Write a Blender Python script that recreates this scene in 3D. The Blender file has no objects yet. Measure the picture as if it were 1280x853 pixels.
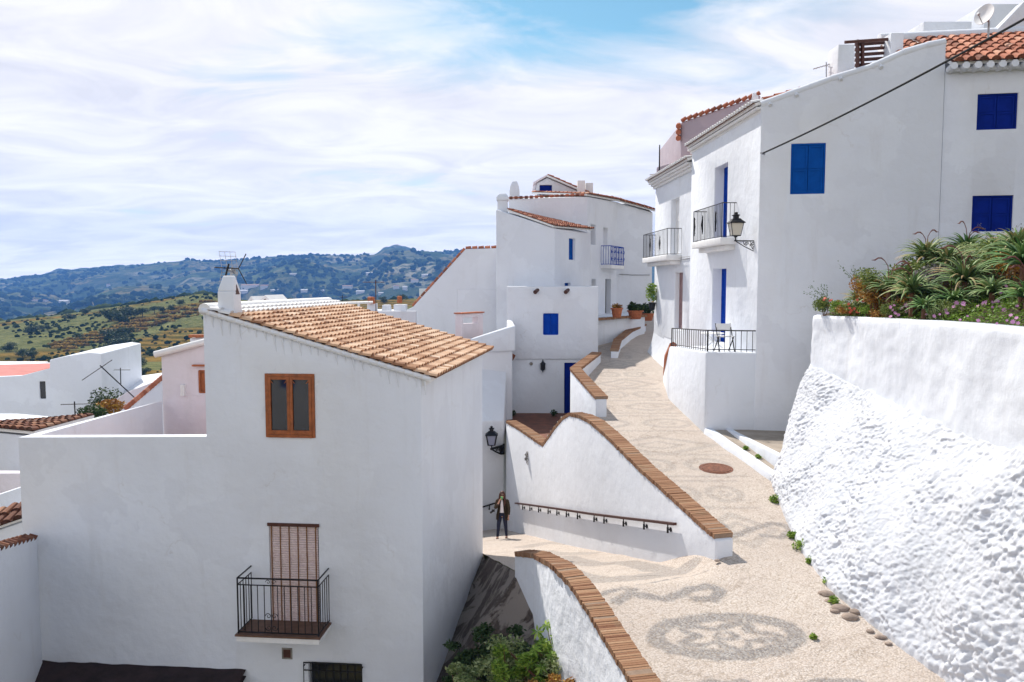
import bpy, bmesh, math, random
import numpy as np
from mathutils import Vector, Matrix, noise
random.seed(7)
R = math.radians
scene = bpy.context.scene
COL = scene.collection
PITCH = math.atan(0.0725)
CP, SP = math.cos(PITCH), math.sin(PITCH)

# ------------------------------------------------------------ survey helpers
def ray(u, v):
    a = (u-640)/1000.0; b = (426.5-v)/1000.0
    return Vector((a, CP+b*SP, -SP+b*CP))
def P(u, v, Y):
    d = ray(u, v); return d*(Y/d.y)
def hit(u, v, zf, y0=4, y1=70):
    d = ray(u, v); prev = None; Y = y0
    while Y < y1:
        p = d*(Y/d.y); g = p.z-zf(p.x, p.y)
        if prev is not None and g <= 0 < prev:
            return Vector((p.x, p.y, zf(p.x, p.y)))
        prev = g; Y += 0.02
    raise Exception('no hit %s %s' % (u, v))
class Frame:                       # a vertical wall plane, x to the viewer's right, y inwards, z up
    def __init__(s, A, B):
        s.A = Vector((A[0], A[1], 0)); B = Vector((B[0], B[1], 0))
        s.d = (B-s.A).normalized(); s.L = (B-s.A).length
        s.n = Vector((-s.d.y, s.d.x, 0))
        s.M = Matrix(((s.d.x, s.n.x, 0, s.A.x), (s.d.y, s.n.y, 0, s.A.y), (0, 0, 1, 0), (0, 0, 0, 1)))
    def at(s, u, v):
        r = ray(u, v); t = s.n.dot(s.A)/s.n.dot(r); p = r*t
        return ((p-s.A).dot(s.d), p.z)
    def w(s, x, y, z): return s.M @ Vector((x, y, z))

# ------------------------------------------------------------ mesh helpers
def new(): return bmesh.new()
def tintlayer(bm):
    return bm.verts.layers.float.get('tint') or bm.verts.layers.float.new('tint')
def box(bm, x0, x1, y0, y1, z0, z1, M=None, tint=None):
    vs = [Vector(c) for c in ((x0,y0,z0),(x1,y0,z0),(x1,y1,z0),(x0,y1,z0),(x0,y0,z1),(x1,y0,z1),(x1,y1,z1),(x0,y1,z1))]
    if M: vs = [M @ v for v in vs]
    b = [bm.verts.new(v) for v in vs]
    if tint is not None:
        L = tintlayer(bm)
        for v in b: v[L] = tint
    for f in ((0,3,2,1),(4,5,6,7),(0,1,5,4),(1,2,6,5),(2,3,7,6),(3,0,4,7)): bm.faces.new([b[i] for i in f])
    return b
def ring(c, ax, ay, rx, ry, n, ph=0):
    return [c+ax*(rx*math.cos(ph+2*math.pi*i/n))+ay*(ry*math.sin(ph+2*math.pi*i/n)) for i in range(n)]
def tube(bm, pts, r, n=6, cap=True, tint=None):
    pts = [Vector(p) for p in pts]; rs = r if isinstance(r, (list, tuple)) else [r]*len(pts)
    rings = []; up = Vector((0, 0, 1)); L = tintlayer(bm) if tint is not None else None
    for i, p in enumerate(pts):
        t = (pts[min(i+1, len(pts)-1)]-pts[max(i-1, 0)])
        if t.length < 1e-9: t = Vector((0, 0, 1))
        t.normalize()
        a = t.cross(up)
        if a.length < .05: a = t.cross(Vector((0, 1, 0)))
        a.normalize(); b = a.cross(t)
        rg = [bm.verts.new(q) for q in ring(p, a, b, rs[i], rs[i], n, .4)]
        if L:
            for v in rg: v[L] = tint
        rings.append(rg)
    for i in range(len(rings)-1):
        for k in range(n):
            bm.faces.new((rings[i][k], rings[i][(k+1) % n], rings[i+1][(k+1) % n], rings[i+1][k]))
    if cap:
        bm.faces.new(rings[0][::-1]); bm.faces.new(rings[-1])
def loft(bm, rings, cap=True):
    rr = [[bm.verts.new(p) for p in r] for r in rings]; n = len(rr[0])
    for i in range(len(rr)-1):
        for k in range(n): bm.faces.new((rr[i][k], rr[i][(k+1) % n], rr[i+1][(k+1) % n], rr[i+1][k]))
    if cap: bm.faces.new(rr[0][::-1]); bm.faces.new(rr[-1])
def lathe(bm, c, prof, n=16):
    loft(bm, [ring(Vector(c)+Vector((0, 0, z)), Vector((1,0,0)), Vector((0,1,0)), r, r, n) for r, z in prof])
def prism(bm, fp, zb, zt):
    n = len(fp); zb = zb if isinstance(zb, (list, tuple)) else [zb]*n; zt = zt if isinstance(zt, (list, tuple)) else [zt]*n
    lo = [bm.verts.new((fp[i][0], fp[i][1], zb[i])) for i in range(n)]
    hi = [bm.verts.new((fp[i][0], fp[i][1], zt[i])) for i in range(n)]
    for i in range(n): bm.faces.new((lo[i], lo[(i+1) % n], hi[(i+1) % n], hi[i]))
    a = bm.faces.new(lo[::-1]); b = bm.faces.new(hi)
    bmesh.ops.recalc_face_normals(bm, faces=bm.faces[:])
def extrude(bm, pts, vec):
    vec = Vector(vec); n = len(pts)
    a = [bm.verts.new(Vector(p)) for p in pts]; b = [bm.verts.new(Vector(p)+vec) for p in pts]
    bm.faces.new(a); bm.faces.new(b[::-1])
    for i in range(n): bm.faces.new((a[(i+1) % n], a[i], b[i], b[(i+1) % n]))
    bmesh.ops.recalc_face_normals(bm, faces=bm.faces[:])

# ------------------------------------------------------------ objects
def wloc(o):
    p = Vector((0, 0, 0))
    while o: p += o.location; o = o.parent
    return p
def obj(name, bm, mat, parent=None, loc=None, smooth=None, label=None):
    me = bpy.data.meshes.new(name)
    if parent: off = wloc(parent)
    elif loc is not None: off = Vector(loc)
    else:
        xs = [v.co for v in bm.verts]
        off = Vector(((min(p.x for p in xs)+max(p.x for p in xs))/2, (min(p.y for p in xs)+max(p.y for p in xs))/2, min(p.z for p in xs)))
    for v in bm.verts: v.co -= off
    bm.to_mesh(me); bm.free()
    if mat:
        for m in (mat if isinstance(mat, (list, tuple)) else [mat]): me.materials.append(m)
    o = bpy.data.objects.new(name, me); COL.objects.link(o)
    if parent: o.parent = parent
    else: o.location = off
    if smooth:
        me.shade_smooth(); me.set_sharp_from_angle(angle=R(smooth))
    if label: o['label'] = label
    return o
def tag(o, label, cat, group=None):
    o['label'] = label; o['category'] = cat
    if group: o['group'] = group
    return o
def thing(name, label, cat, loc, group=None):
    o = bpy.data.objects.new(name, None); COL.objects.link(o); o.location = Vector(loc); o.empty_display_size = .3
    return tag(o, label, cat, group)
def bake(o, cutters=(), bevel=.03, seg=2, smooth=45):
    temps = []
    for bm in cutters:
        me = bpy.data.meshes.new('tmp'); bmesh.ops.recalc_face_normals(bm, faces=bm.faces[:]); bm.to_mesh(me); bm.free()
        t = bpy.data.objects.new('tmp', me); COL.objects.link(t); temps.append(t)
        m = o.modifiers.new('b', 'BOOLEAN'); m.operation = 'DIFFERENCE'; m.object = t; m.solver = 'EXACT'
    if bevel:
        m = o.modifiers.new('v', 'BEVEL'); m.width = bevel; m.segments = seg; m.limit_method = 'ANGLE'; m.angle_limit = R(35)
    dg = bpy.context.evaluated_depsgraph_get(); dg.update()
    me = bpy.data.meshes.new_from_object(o.evaluated_get(dg)); old = o.data
    o.modifiers.clear(); me.name = old.name; o.data = me; bpy.data.meshes.remove(old)
    for t in temps:
        m = t.data; bpy.data.objects.remove(t); bpy.data.meshes.remove(m)
    me.shade_smooth(); me.set_sharp_from_angle(angle=R(smooth))
    return o
def cutbox(fr, s0, s1, z0, z1, depth, out=.3):
    bm = new(); box(bm, s0, s1, -out, depth, z0, z1, fr.M); return bm

# ------------------------------------------------------------ materials
def mat(name): 
    m = bpy.data.materials.new(name); m.use_nodes = True; nt = m.node_tree
    return m, nt, nt.nodes['Principled BSDF']
def node(nt, typ, **k):
    n = nt.nodes.new(typ)
    for a, b in k.items():
        if a == 'i':
            for kk, vv in b.items(): n.inputs[kk].default_value = vv
        else: setattr(n, a, b)
    return n
def noise_tex(nt, scale, detail=5, rough=.55, vec=None, dist=0):
    n = node(nt, 'ShaderNodeTexNoise', i={'Scale': scale, 'Detail': detail, 'Roughness': rough, 'Distortion': dist})
    if vec: nt.links.new(vec, n.inputs['Vector'])
    return n
def ramp(nt, src, stops):
    r = nt.nodes.new('ShaderNodeValToRGB'); e = r.color_ramp.elements
    while len(e) < len(stops): e.new(.5)
    for i, (p, c) in enumerate(stops):
        e[i].position = p; e[i].color = (*c, 1) if len(c) == 3 else c
    nt.links.new(src, r.inputs[0]); return r
def mix(nt, fac, a, b, blend='MIX'):
    m = nt.nodes.new('ShaderNodeMix'); m.data_type = 'RGBA'; m.blend_type = blend
    for s, i in ((fac, 0), (a, 6), (b, 7)):
        if isinstance(s, (int, float)): m.inputs[i].default_value = s
        elif isinstance(s, tuple): m.inputs[i].default_value = (*s, 1)
        else: nt.links.new(s, m.inputs[i])
    return m.outputs[2]
def mth(nt, op, a, b=None, clamp=False):
    m = nt.nodes.new('ShaderNodeMath'); m.operation = op; m.use_clamp = clamp
    for s, i in ((a, 0), (b, 1)):
        if s is None: continue
        if isinstance(s, (int, float)): m.inputs[i].default_value = s
        else: nt.links.new(s, m.inputs[i])
    return m.outputs[0]
def bump(nt, b, h, strength=.3, dist=.02, normal=None):
    n = nt.nodes.new('ShaderNodeBump'); n.inputs['Strength'].default_value = strength; n.inputs['Distance'].default_value = dist
    nt.links.new(h, n.inputs['Height'])
    if normal: nt.links.new(normal, n.inputs['Normal'])
    if b: nt.links.new(n.outputs[0], b.inputs['Normal'])
    return n.outputs[0]
def wpos(nt):
    return nt.nodes.new('ShaderNodeNewGeometry').outputs['Position']
def plaster(name, c1=(.80,.80,.80), c2=(.72,.715,.72), dirt=.35, bs=.25, rough=.85, dirtcol=(.50,.48,.46)):
    m, nt, b = mat(name); p = wpos(nt)
    big = noise_tex(nt, .55, 6, .6, p); 
    col = mix(nt, ramp(nt, big.outputs[0], [(.35, (0,0,0)), (.7, (1,1,1))]).outputs[0], c1, c2)
    mp = node(nt, 'ShaderNodeMapping'); mp.inputs['Scale'].default_value = (2.2, 2.2, .35); nt.links.new(p, mp.inputs[0])
    st = noise_tex(nt, 1.3, 7, .65, mp.outputs[0])
    fac = mth(nt, 'MULTIPLY', ramp(nt, st.outputs[0], [(.56, (0,0,0)), (.80, (1,1,1))]).outputs[0], dirt)
    col = mix(nt, fac, col, dirtcol)
    sp = noise_tex(nt, 9, 4, .7, p)
    col = mix(nt, mth(nt, 'MULTIPLY', ramp(nt, sp.outputs[0], [(.60, (0,0,0)), (.78, (1,1,1))]).outputs[0], dirt*.5), col, dirtcol)
    nt.links.new(col, b.inputs['Base Color']); b.inputs['Roughness'].default_value = rough; b.inputs['Specular IOR Level'].default_value = .2
    # hairline cracks and patch repairs
    dn = noise_tex(nt, 1.7, 5, .6, p); dv = nt.nodes.new('ShaderNodeVectorMath'); dv.operation = 'MULTIPLY_ADD'
    nt.links.new(dn.outputs['Color'], dv.inputs[0]); dv.inputs[1].default_value = (1.1, 1.1, 1.1); nt.links.new(p, dv.inputs[2])
    cv = node(nt, 'ShaderNodeTexVoronoi', i={'Scale': .42, 'Randomness': 1}); cv.feature = 'DISTANCE_TO_EDGE'; nt.links.new(dv.outputs[0], cv.inputs['Vector'])
    ck = ramp(nt, cv.outputs['Distance'], [(0, (1,1,1)), (.006, (0,0,0))]).outputs[0]
    cm = ramp(nt, noise_tex(nt, .8, 3, .5, p).outputs[0], [(.52, (0,0,0)), (.60, (1,1,1))]).outputs[0]
    ckm = mth(nt, 'MULTIPLY', ck, cm)
    col = mix(nt, mth(nt, 'MULTIPLY', ckm, .38), col, dirtcol)
    pv = node(nt, 'ShaderNodeTexVoronoi', i={'Scale': .9, 'Randomness': 1}); nt.links.new(dv.outputs[0], pv.inputs['Vector'])
    ps = nt.nodes.new('ShaderNodeSeparateColor'); nt.links.new(pv.outputs['Color'], ps.inputs[0])
    col = mix(nt, mth(nt, 'MULTIPLY', ramp(nt, ps.outputs[0], [(.74, (0,0,0)), (.77, (1,1,1))]).outputs[0], .7), col, c2)
    nt.links.new(col, b.inputs['Base Color'])
    n0 = bump(nt, None, noise_tex(nt, .9, 3, .5, p).outputs[0], bs*1.2, .14)
    n1 = bump(nt, None, noise_tex(nt, 3.6, 4, .55, p).outputs[0], bs*1.2, .05, n0)
    n2 = bump(nt, None, noise_tex(nt, 14, 5, .6, p).outputs[0], bs, .02, n1)
    bump(nt, b, noise_tex(nt, 70, 3, .6, p).outputs[0], bs*1.2, .006, n2)
    return m
def plain(name, c, rough=.6, metal=0, var=.15, scale=8, bs=.1, spec=.4, c2=None):
    m, nt, b = mat(name); p = wpos(nt)
    n = noise_tex(nt, scale, 6, .65, p)
    c2 = c2 or tuple(x*(1-var*2.2) for x in c)
    nt.links.new(mix(nt, ramp(nt, n.outputs[0], [(.35, (0,0,0)), (.68, (1,1,1))]).outputs[0], c, c2), b.inputs['Base Color'])
    b.inputs['Roughness'].default_value = rough; b.inputs['Metallic'].default_value = metal; b.inputs['Specular IOR Level'].default_value = spec
    if bs: bump(nt, b, noise_tex(nt, scale*4, 4, .6, p).outputs[0], bs, .01)
    return m
def tinted(name, stops, rough=.75, bs=.3, nscale=25, patch=None, trans=0):
    m, nt, b = mat(name); p = wpos(nt)
    a = node(nt, 'ShaderNodeAttribute', attribute_name='tint')
    n = noise_tex(nt, nscale, 4, .6, p)
    f = mth(nt, 'ADD', a.outputs['Fac'], mth(nt, 'MULTIPLY', mth(nt, 'SUBTRACT', n.outputs[0], .5), .35), True)
    col = ramp(nt, f, stops).outputs[0]
    if patch:
        pn = noise_tex(nt, patch[0], 5, .6, p)
        col = mix(nt, mth(nt, 'MULTIPLY', ramp(nt, pn.outputs[0], [(patch[1], (0,0,0)), (patch[1]+.15, (1,1,1))]).outputs[0], patch[2]), col, patch[3])
    nt.links.new(col, b.inputs['Base Color']); b.inputs['Roughness'].default_value = rough; b.inputs['Specular IOR Level'].default_value = .25
    if bs: bump(nt, b, n.outputs[0], bs, .01)
    if trans:
        t = nt.nodes.new('ShaderNodeBsdfTranslucent'); nt.links.new(col, t.inputs[0])
        mx = nt.nodes.new('ShaderNodeMixShader'); mx.inputs[0].default_value = trans
        nt.links.new(b.outputs[0], mx.inputs[1]); nt.links.new(t.outputs[0], mx.inputs[2])
        nt.links.new(mx.outputs[0], nt.nodes['Material Output'].inputs[0])
    return m
M = {}
M['white'] = plaster('white_lime_plaster', (.755,.79,.845), (.69,.72,.775), .28)
M['white_old'] = plaster('weathered_white_plaster', (.755,.775,.82), (.70,.715,.755), .15, .15)
M['white_rough'] = plaster('rough_white_render', (.755,.785,.835), (.71,.73,.77), .25, .5)
M['white_clean'] = plain('white_painted_trim', (.80,.80,.80), .7, var=.05, scale=4, bs=.15)
M['pinkish'] = plaster('pale_rose_plaster', (.74,.69,.73), (.67,.62,.66), .3)
M['mauve'] = plaster('shade_toned_plaster', (.47,.41,.46), (.40,.35,.40), .3)  # purple shade of the upper walls put into the plaster colour
M['tile'] = tinted('sandy_clay_tile', [(0, (.22,.10,.055)), (.3, (.42,.22,.12)), (.6, (.68,.44,.28)), (1, (.80,.62,.46))], patch=(1.1, .60, .35, (.62,.50,.36)))
M['tile_old'] = tinted('old_brown_tile', [(0, (.05,.022,.018)), (.4, (.16,.06,.035)), (.8, (.30,.13,.07)), (1, (.42,.24,.15))], patch=(2.2, .52, .6, (.09,.06,.045)))
m, nt, b = mat('bluish_lantern_glass'); b.inputs['Base Color'].default_value = (.22,.24,.34,1); b.inputs['Roughness'].default_value = .2; M['lampblue'] = m
M['tile_red'] = tinted('red_clay_tile', [(0, (.10,.045,.03)), (.35, (.34,.11,.06)), (.7, (.50,.20,.12)), (1, (.62,.36,.25))], patch=(2.2, .56, .6, (.16,.12,.07)))
M['brick'] = tinted('coping_brick', [(0, (.11,.035,.018)), (.4, (.27,.14,.078)), (.75, (.37,.22,.13)), (1, (.48,.33,.22))], .9, .9, 30, patch=(3.4, .54, .5, (.22,.16,.10)))
M['mortar'] = plain('lime_mortar', (.30,.21,.15), .9, var=.12, scale=20, bs=.3)
M['iron'] = plain('black_wrought_iron', (.018,.017,.020), .5, .3, scale=30)
M['blue'] = plain('cobalt_blue_paint', (.003,.055,.42), .75, var=.12, scale=3, bs=.05)
M['blue_bright'] = plain('bright_blue_paint', (.003,.085,.40), .75, var=.12, scale=3, bs=.05)
M['blue_deep'] = plain('deep_ultramarine_paint', (.003,.020,.24), .75, var=.12, scale=3, bs=.05)
M['blue_pale'] = plain('faded_pale_blue_paint', (.20,.36,.50), .6, var=.15, scale=5)
for _k in ('blue','blue_bright','blue_deep'): M[_k].node_tree.nodes['Principled BSDF'].inputs['Specular IOR Level'].default_value = .08
M['wood'] = plain('varnished_orange_wood', (.40,.115,.032), .4, var=.22, scale=9)
M['wood_dark'] = plain('dark_brown_wood', (.09,.03,.02), .5, var=.2, scale=9)
M['terracotta'] = plain('terracotta', (.50,.16,.07), .8, var=.2, scale=12, bs=.2)
M['floor_tile'] = plain('red_terrace_tile', (.22,.075,.04), .75, var=.25, scale=3, bs=.2, c2=(.12,.05,.03))
M['concrete'] = plain('grey_concrete', (.30,.28,.25), .9, var=.25, scale=4, bs=.3)
M['galv'] = plain('galvanised_metal', (.45,.46,.48), .4, .8, scale=20)
M['cable'] = plain('black_cable', (.012,.012,.014), .6, scale=20)
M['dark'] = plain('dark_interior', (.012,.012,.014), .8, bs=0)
M['rail_brown'] = plain('brown_painted_handrail', (.075,.022,.014), .45, var=.15, scale=10)
m, nt, b = mat('window_glass'); b.inputs['Base Color'].default_value = (.015,.017,.022,1); b.inputs['Roughness'].default_value = .04
b.inputs['IOR'].default_value = 1.5; b.inputs['Specular IOR Level'].default_value = .5; M['glass'] = m
m, nt, b = mat('milky_lantern_glass'); b.inputs['Base Color'].default_value = (.62,.58,.50,1); b.inputs['Roughness'].default_value = .35; M['milk'] = m

# ------------------------------------------------------------ reusable building pieces
def tile_roof(name, parent, eL, eR, rR, rL, cw=.21, rl=.30, m='tile', whiteend=True, whiteverge=0, topwhite=0, label=None, eavewhite=0):
    eL, eR, rR, rL = map(Vector, (eL, eR, rR, rL))
    nc = max(2, round((eR-eL).length/cw)); nr = max(1, round(((rL-eL).length+(rR-eR).length)/2/rl))
    bm = new(); L = tintlayer(bm); bw = new(); wl = tintlayer(bw)
    up = (eR-eL).cross(rL-eL).normalized()
    if up.z < 0: up = -up
    def B(s, t): return (eL*(1-s)+eR*s)*(1-t)+(rL*(1-s)+rR*s)*t
    # bed under the tiles
    for k in (0,):
        q = [B(0, 0), B(1, 0), B(1, 1), B(0, 1)]
        a = [bm.verts.new(p-up*.002) for p in q]
        for v in a: v[L] = .10
        bm.faces.new(a)
        sb = .07/max(.5, (rL-eL).length); q = [B(0, sb), B(1, sb), B(1, 1), B(0, 1)]
        a = [bw.verts.new(p-up*.006) for p in q]; c = [bw.verts.new(p-up*.085) for p in q]
        bw.faces.new(a); bw.faces.new(c[::-1])
        for i in range(4): bw.faces.new((a[i], c[i], c[(i+1) % 4], a[(i+1) % 4]))
    NS = 5
    for i in range(nc):
        s = (i+.5)/nc; cs = (eR-eL).normalized()
        coltint = random.gauss(0, .06)
        for j in range(nr):
            t0 = (j-.03)/nr; t1 = (j+1.10)/nr
            p0 = B(s, t0) + cs*random.gauss(0, .006); p1 = B(s, min(t1, 1.0)) + cs*random.gauss(0, .006)
            w0 = cw*.40; w1 = cw*.33
            white = (whiteend and j == 0) or (topwhite and j >= nr-topwhite) or (whiteverge and (i < whiteverge))
            tb = bw if (topwhite and j >= nr-topwhite) or j < eavewhite else bm
            tl = wl if tb is bw else L
            tv = min(1, max(0, random.gauss(.55, .2)+coltint))
            hl = .030+random.uniform(-.004, .006)
            r0 = []; r1 = []
            for k in range(NS+1):
                an = math.pi*k/NS
                r0.append(tb.verts.new(p0+cs*(-w0*math.cos(an))+up*(w0*.85*math.sin(an)+hl)))
                r1.append(tb.verts.new(p1+cs*(-w1*math.cos(an))+up*(w1*.8*math.sin(an)+.004)))
            for v in r0+r1: v[tl] = tv
            for k in range(NS): tb.faces.new((r0[k], r0[k+1], r1[k+1], r1[k]))
            if whiteend and j == 0:
                dd = (p1-p0).normalized()*.02; cc = bw.verts.new(p0+up*.0+dd); rr_ = [bw.verts.new(v.co*.88+(p0+up*hl)*.12+dd*.6-up*.006) for v in r0]
                for k in range(NS): bw.faces.new((rr_[k+1], rr_[k], cc))
            # butt thickness / mortar plug
            c0 = tb.verts.new(p0+up*(hl-.02)+ (p1-p0).normalized()*.012); c0[tl] = tv*.25
            q0 = [tb.verts.new(v.co+(p1-p0).normalized()*.012-up*.016) for v in r0]
            for v in q0: v[tl] = tv*.25
            for k in range(NS): tb.faces.new((r0[k+1], r0[k], q0[k], q0[k+1])); tb.faces.new((q0[k], c0, q0[k+1]))
        # channel tile between the covers; its darker tint paints shade into the gaps
        if i < nc-1:
            s2 = (i+1)/nc
            for j in range(eavewhite, nr):
                p0 = B(s2, (j-.05)/nr); p1 = B(s2, min((j+1.05)/nr, 1)); tv = min(1, max(0, random.gauss(.16, .10)))
                r0 = []; r1 = []
                for k in range(4):
                    x = (k/3-.5)*2
                    r0.append(bm.verts.new(p0+cs*(x*cw*.34)+up*(.016+.028*x*x+.010))); r1.append(bm.verts.new(p1+cs*(x*cw*.30)+up*(.006+.028*x*x)))
                for v in r0+r1: v[L] = tv
                for k in range(3): bm.faces.new((r0[k], r0[k+1], r1[k+1], r1[k]))
    o = obj(name, bm, M[m], parent, label=label)
    if len(bw.verts): obj('mortar_bed', bw, M['white_clean'], o)
    else: bw.free()
    return o
def coping(name, parent, pts, width=.34, h=.085, bl=.050, over=0.0):
    bm = new(); tintlayer(bm)
    pts = [Vector(p) for p in pts]; segs = []; tot = 0
    for a, b_ in zip(pts, pts[1:]): segs.append((a, b_, tot)); tot += (b_-a).length
    def at(d):
        for a, b_, t0 in segs:
            l = (b_-a).length
            if d <= t0+l or (a, b_, t0) == segs[-1]: return a.lerp(b_, (d-t0)/l), (b_-a).normalized()
    n = int(tot/bl); d = 0
    for i in range(n):
        p, t = at((i+.5)*bl); _, t2 = at(min(tot-.001, (i+.5)*bl+.12)); _, t1 = at(max(.001, (i+.5)*bl-.12))
        tt = (t1+t2).normalized() if (t1+t2).length > .3 else t
        side = tt.cross(Vector((0,0,1))).normalized(); up = side.cross(tt).normalized()
        j = random.gauss(0, .004)
        Mx = Matrix(((tt.x, side.x, up.x, p.x), (tt.y, side.y, up.y, p.y), (tt.z, side.z, up.z, p.z+j), (0,0,0,1)))
        g = random.gauss(0, .006)
        box(bm, -bl*.5+.0042, bl*.5-.0042, -width/2+g, width/2+g, -h, 0, Mx, min(1, max(0, random.gauss(.5, .13))))
    o = obj(name, bm, M['brick'], parent)
    bm = new()
    for a, b_ in zip(pts, pts[1:]):
        t = (b_-a); l = t.length; t.normalize(); side = t.cross(Vector((0,0,1))).normalized(); up = side.cross(t)
        Mx = Matrix(((t.x, side.x, up.x, a.x), (t.y, side.y, up.y, a.y), (t.z, side.z, up.z, a.z), (0,0,0,1)))
        box(bm, 0, l, -width/2+.014, width/2-.014, -h-.004, -.006, Mx)
    obj('mortar_joints', bm, M['mortar'], o)
    return o
def railing_bm(fr, s0, s1, y0, y1, z0, z1, nf, ns, r=.009, second=None, posts=True, ret=True):
    """balcony railing in a wall frame: front at y=y0 (outwards, negative), sides back to y1"""
    bm = new(); W = fr.w
    def bar(a, b_, rr=r): tube(bm, [W(*a), W(*b_)], rr, 5)
    zr = second if second else z1
    for z, rr in ((z1, r*1.5), (z0+.03, r*1.2)) + (((second, r*1.1),) if second else ()):
        bar((s0, y0, z), (s1, y0, z), rr)
        if ret: bar((s0, y0, z), (s0, y1, z), rr); bar((s1, y0, z), (s1, y1, z), rr)
    for i in range(nf+1):
        s = s0+(s1-s0)*i/nf; k = i in (0, nf)
        bar((s, y0, z0-(.03 if k else -.03)), (s, y0, z1 if k else zr), r*(1.5 if k else .85))
    if ret:
        for i in range(1, ns+1):
            y = y0+(y1-y0)*i/ns
            for s in (s0, s1): bar((s, y, z0+.03), (s, y, zr), r*.85)
    return bm
def scroll(c, e1, e2, r0, turns, n=18, a0=0, k=1):
    return [Vector(c)+e1*(r0*(1-.82*i/n)*math.cos(a0+k*turns*2*math.pi*i/n))+e2*(r0*(1-.82*i/n)*math.sin(a0+k*turns*2*math.pi*i/n)) for i in range(n+1)]
def panel_door(name, parent, fr, s0, s1, z0, z1, y, m, rows=2, cols=2, th=.05, label=None):
    bm = new(); box(bm, s0, s1, y, y+th, z0, z1, fr.M)
    cw = (s1-s0)/cols; rh = (z1-z0)/rows
    for i in range(cols):
        for j in range(rows):
            a = s0+i*cw; c = z0+j*rh; g = .035; e = min(cw, rh)*.14
            # raised stiles around sunken panels
            box(bm, a+g*.2, a+e, y-.016, y-.001, c+g*.2, c+rh-g*.2, fr.M); box(bm, a+cw-e, a+cw-g*.2, y-.016, y-.001, c+g*.2, c+rh-g*.2, fr.M)
            box(bm, a+e+.001, a+cw-e-.001, y-.016, y-.001, c+g*.2, c+e, fr.M); box(bm, a+e+.001, a+cw-e-.001, y-.016, y-.001, c+rh-e, c+rh-g*.2, fr.M)
    o = obj(name, bm, M[m], parent, label=label)
    return o
def leafball(bm, c, rad, n, size, lo=0, hi=1, squash=1, flat=.0, shape='leaf'):
    L = tintlayer(bm); c = Vector(c)
    for i in range(n):
        d = Vector((random.gauss(0,1), random.gauss(0,1), random.gauss(0,1))).normalized()
        rr = random.random()**.45
        p = c+Vector((d.x*rad[0], d.y*rad[1], d.z*rad[2]))*rr*(1+.18*noise.noise(d*2.3+c))
        a = Vector((random.gauss(0,1), random.gauss(0,1), random.gauss(0,.6))).normalized()
        b_ = a.cross(Vector((random.gauss(0,1), random.gauss(0,1), random.gauss(0,1)))).normalized()
        s = size*random.uniform(.6, 1.4); t = lo+(hi-lo)*random.random()
        vs = [bm.verts.new(p+q) for q in (a*s, b_*s*.42, -a*s, -b_*s*.42)]
        for v in vs: v[L] = t
        bm.faces.new(vs)
HAZE = 0.00024; HAZEC = (.15, .40, 1.0, 1); HORZ = .7; ZEN = .9; SUN = 3.5; EXPO = 0.64; SKYM = .85; SKYX = 3.1; SKYY = 1.3
CL_DARK = (5.6, 5.55, 5.9); CL_LIGHT = (7.1, 6.95, 7.1)
# ============================================================ ground surfaces
def street_z(x, y):
    z = -5.89+.09*y
    if y > 44: z = -5.89+.09*44+.03*(y-44)
    return z
def path_z(x, y):
    s = -.245*x+.97*y
    if s < 19.6: return -4.8-.265*(s-11.6)
    return -6.92-.245*(s-19.6)
def sm(a, b, x):
    t = min(1, max(0, (x-a)/(b-a))); return t*t*(3-2*t)
def near_z(x, y):
    s, p = street_z(x, y), path_z(x, y)
    k = .06; h = max(k-abs(s-p), 0)/k; mn = min(s, p)-h*h*k*.25
    w = sm(2.9, 3.7, x); return mn*(1-w)+s*w
def wallx(y): return 6.85-.2526*y           # street-side retaining wall, left face
K_PX = [(652,688),(676,691),(703,705),(726,728),(748,760),(778,808),(808,853),(850,925)]
KP = [hit(u, v, lambda x, y: near_z(x, y)+.45) for u, v in K_PX]
def kx(y):
    pts = sorted([(p.y, p.x) for p in KP])
    if y <= pts[0][0]: return pts[0][1]+.15*(pts[0][0]-y)
    for (a, b_), (c, d) in zip(pts, pts[1:]):
        if a <= y <= c: return b_+(d-b_)*(y-a)/(c-a)
    return pts[-1][1]
BASE_PX = [(965,602),(978,640),(1000,690),(1035,735),(1075,770),(1130,815),(1180,850)]
BASE = [hit(u, v, street_z) for u, v in BASE_PX]
print('K', [tuple(round(c,2) for c in p) for p in KP]); print('BASE', [tuple(round(c,2) for c in p) for p in BASE])

# pebble pattern: distance to hand surveyed bands of darker pebbles
BANDS = []
def band(px, w, zf=near_z, closed=False, dark=1):
    pts = [hit(u, v, zf) for u, v in px]
    if closed: pts.append(pts[0])
    BANDS.append(([(p.x, p.y) for p in pts], w, dark))
def ell(cu, cv, ru, rv, n=28, a0=0, a1=360): return [(cu+ru*math.cos(R(a0+(a1-a0)*i/n)), cv+rv*math.sin(R(a0+(a1-a0)*i/n))) for i in range(n+(0 if a1-a0 == 360 else 1))]
band(ell(908,796,88,24), .21, closed=True)
band([(908+(50+17*math.cos(R(5*a)))*math.cos(R(a)), 796+(13.5+4.5*math.cos(R(5*a)))*math.sin(R(a))) for a in range(0, 361, 6)], .10)
band(ell(908,796,14,4,10), .07, closed=True)
band([(770,752),(790,742),(815,747),(838,748),(862,738),(885,733),(900,739),(892,749),(872,748)], .16)
band([(752,744),(770,737),(795,737)], .09)
band(ell(905,872,60,18,16,180,360), .12); band(ell(1045,866,50,14,16,180,360), .12)
band([(905,676),(925,668),(945,660),(965,655),(985,658),(992,664),(975,672),(955,670)], .14, street_z)
band(ell(878,660,28,8,16,200,360), .12, street_z)
band([(690,712),(745,726),(800,722),(850,714)], .55, dark=.7); band([(705,697),(742,706),(785,703),(822,712)], .5, dark=.7)
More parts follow.
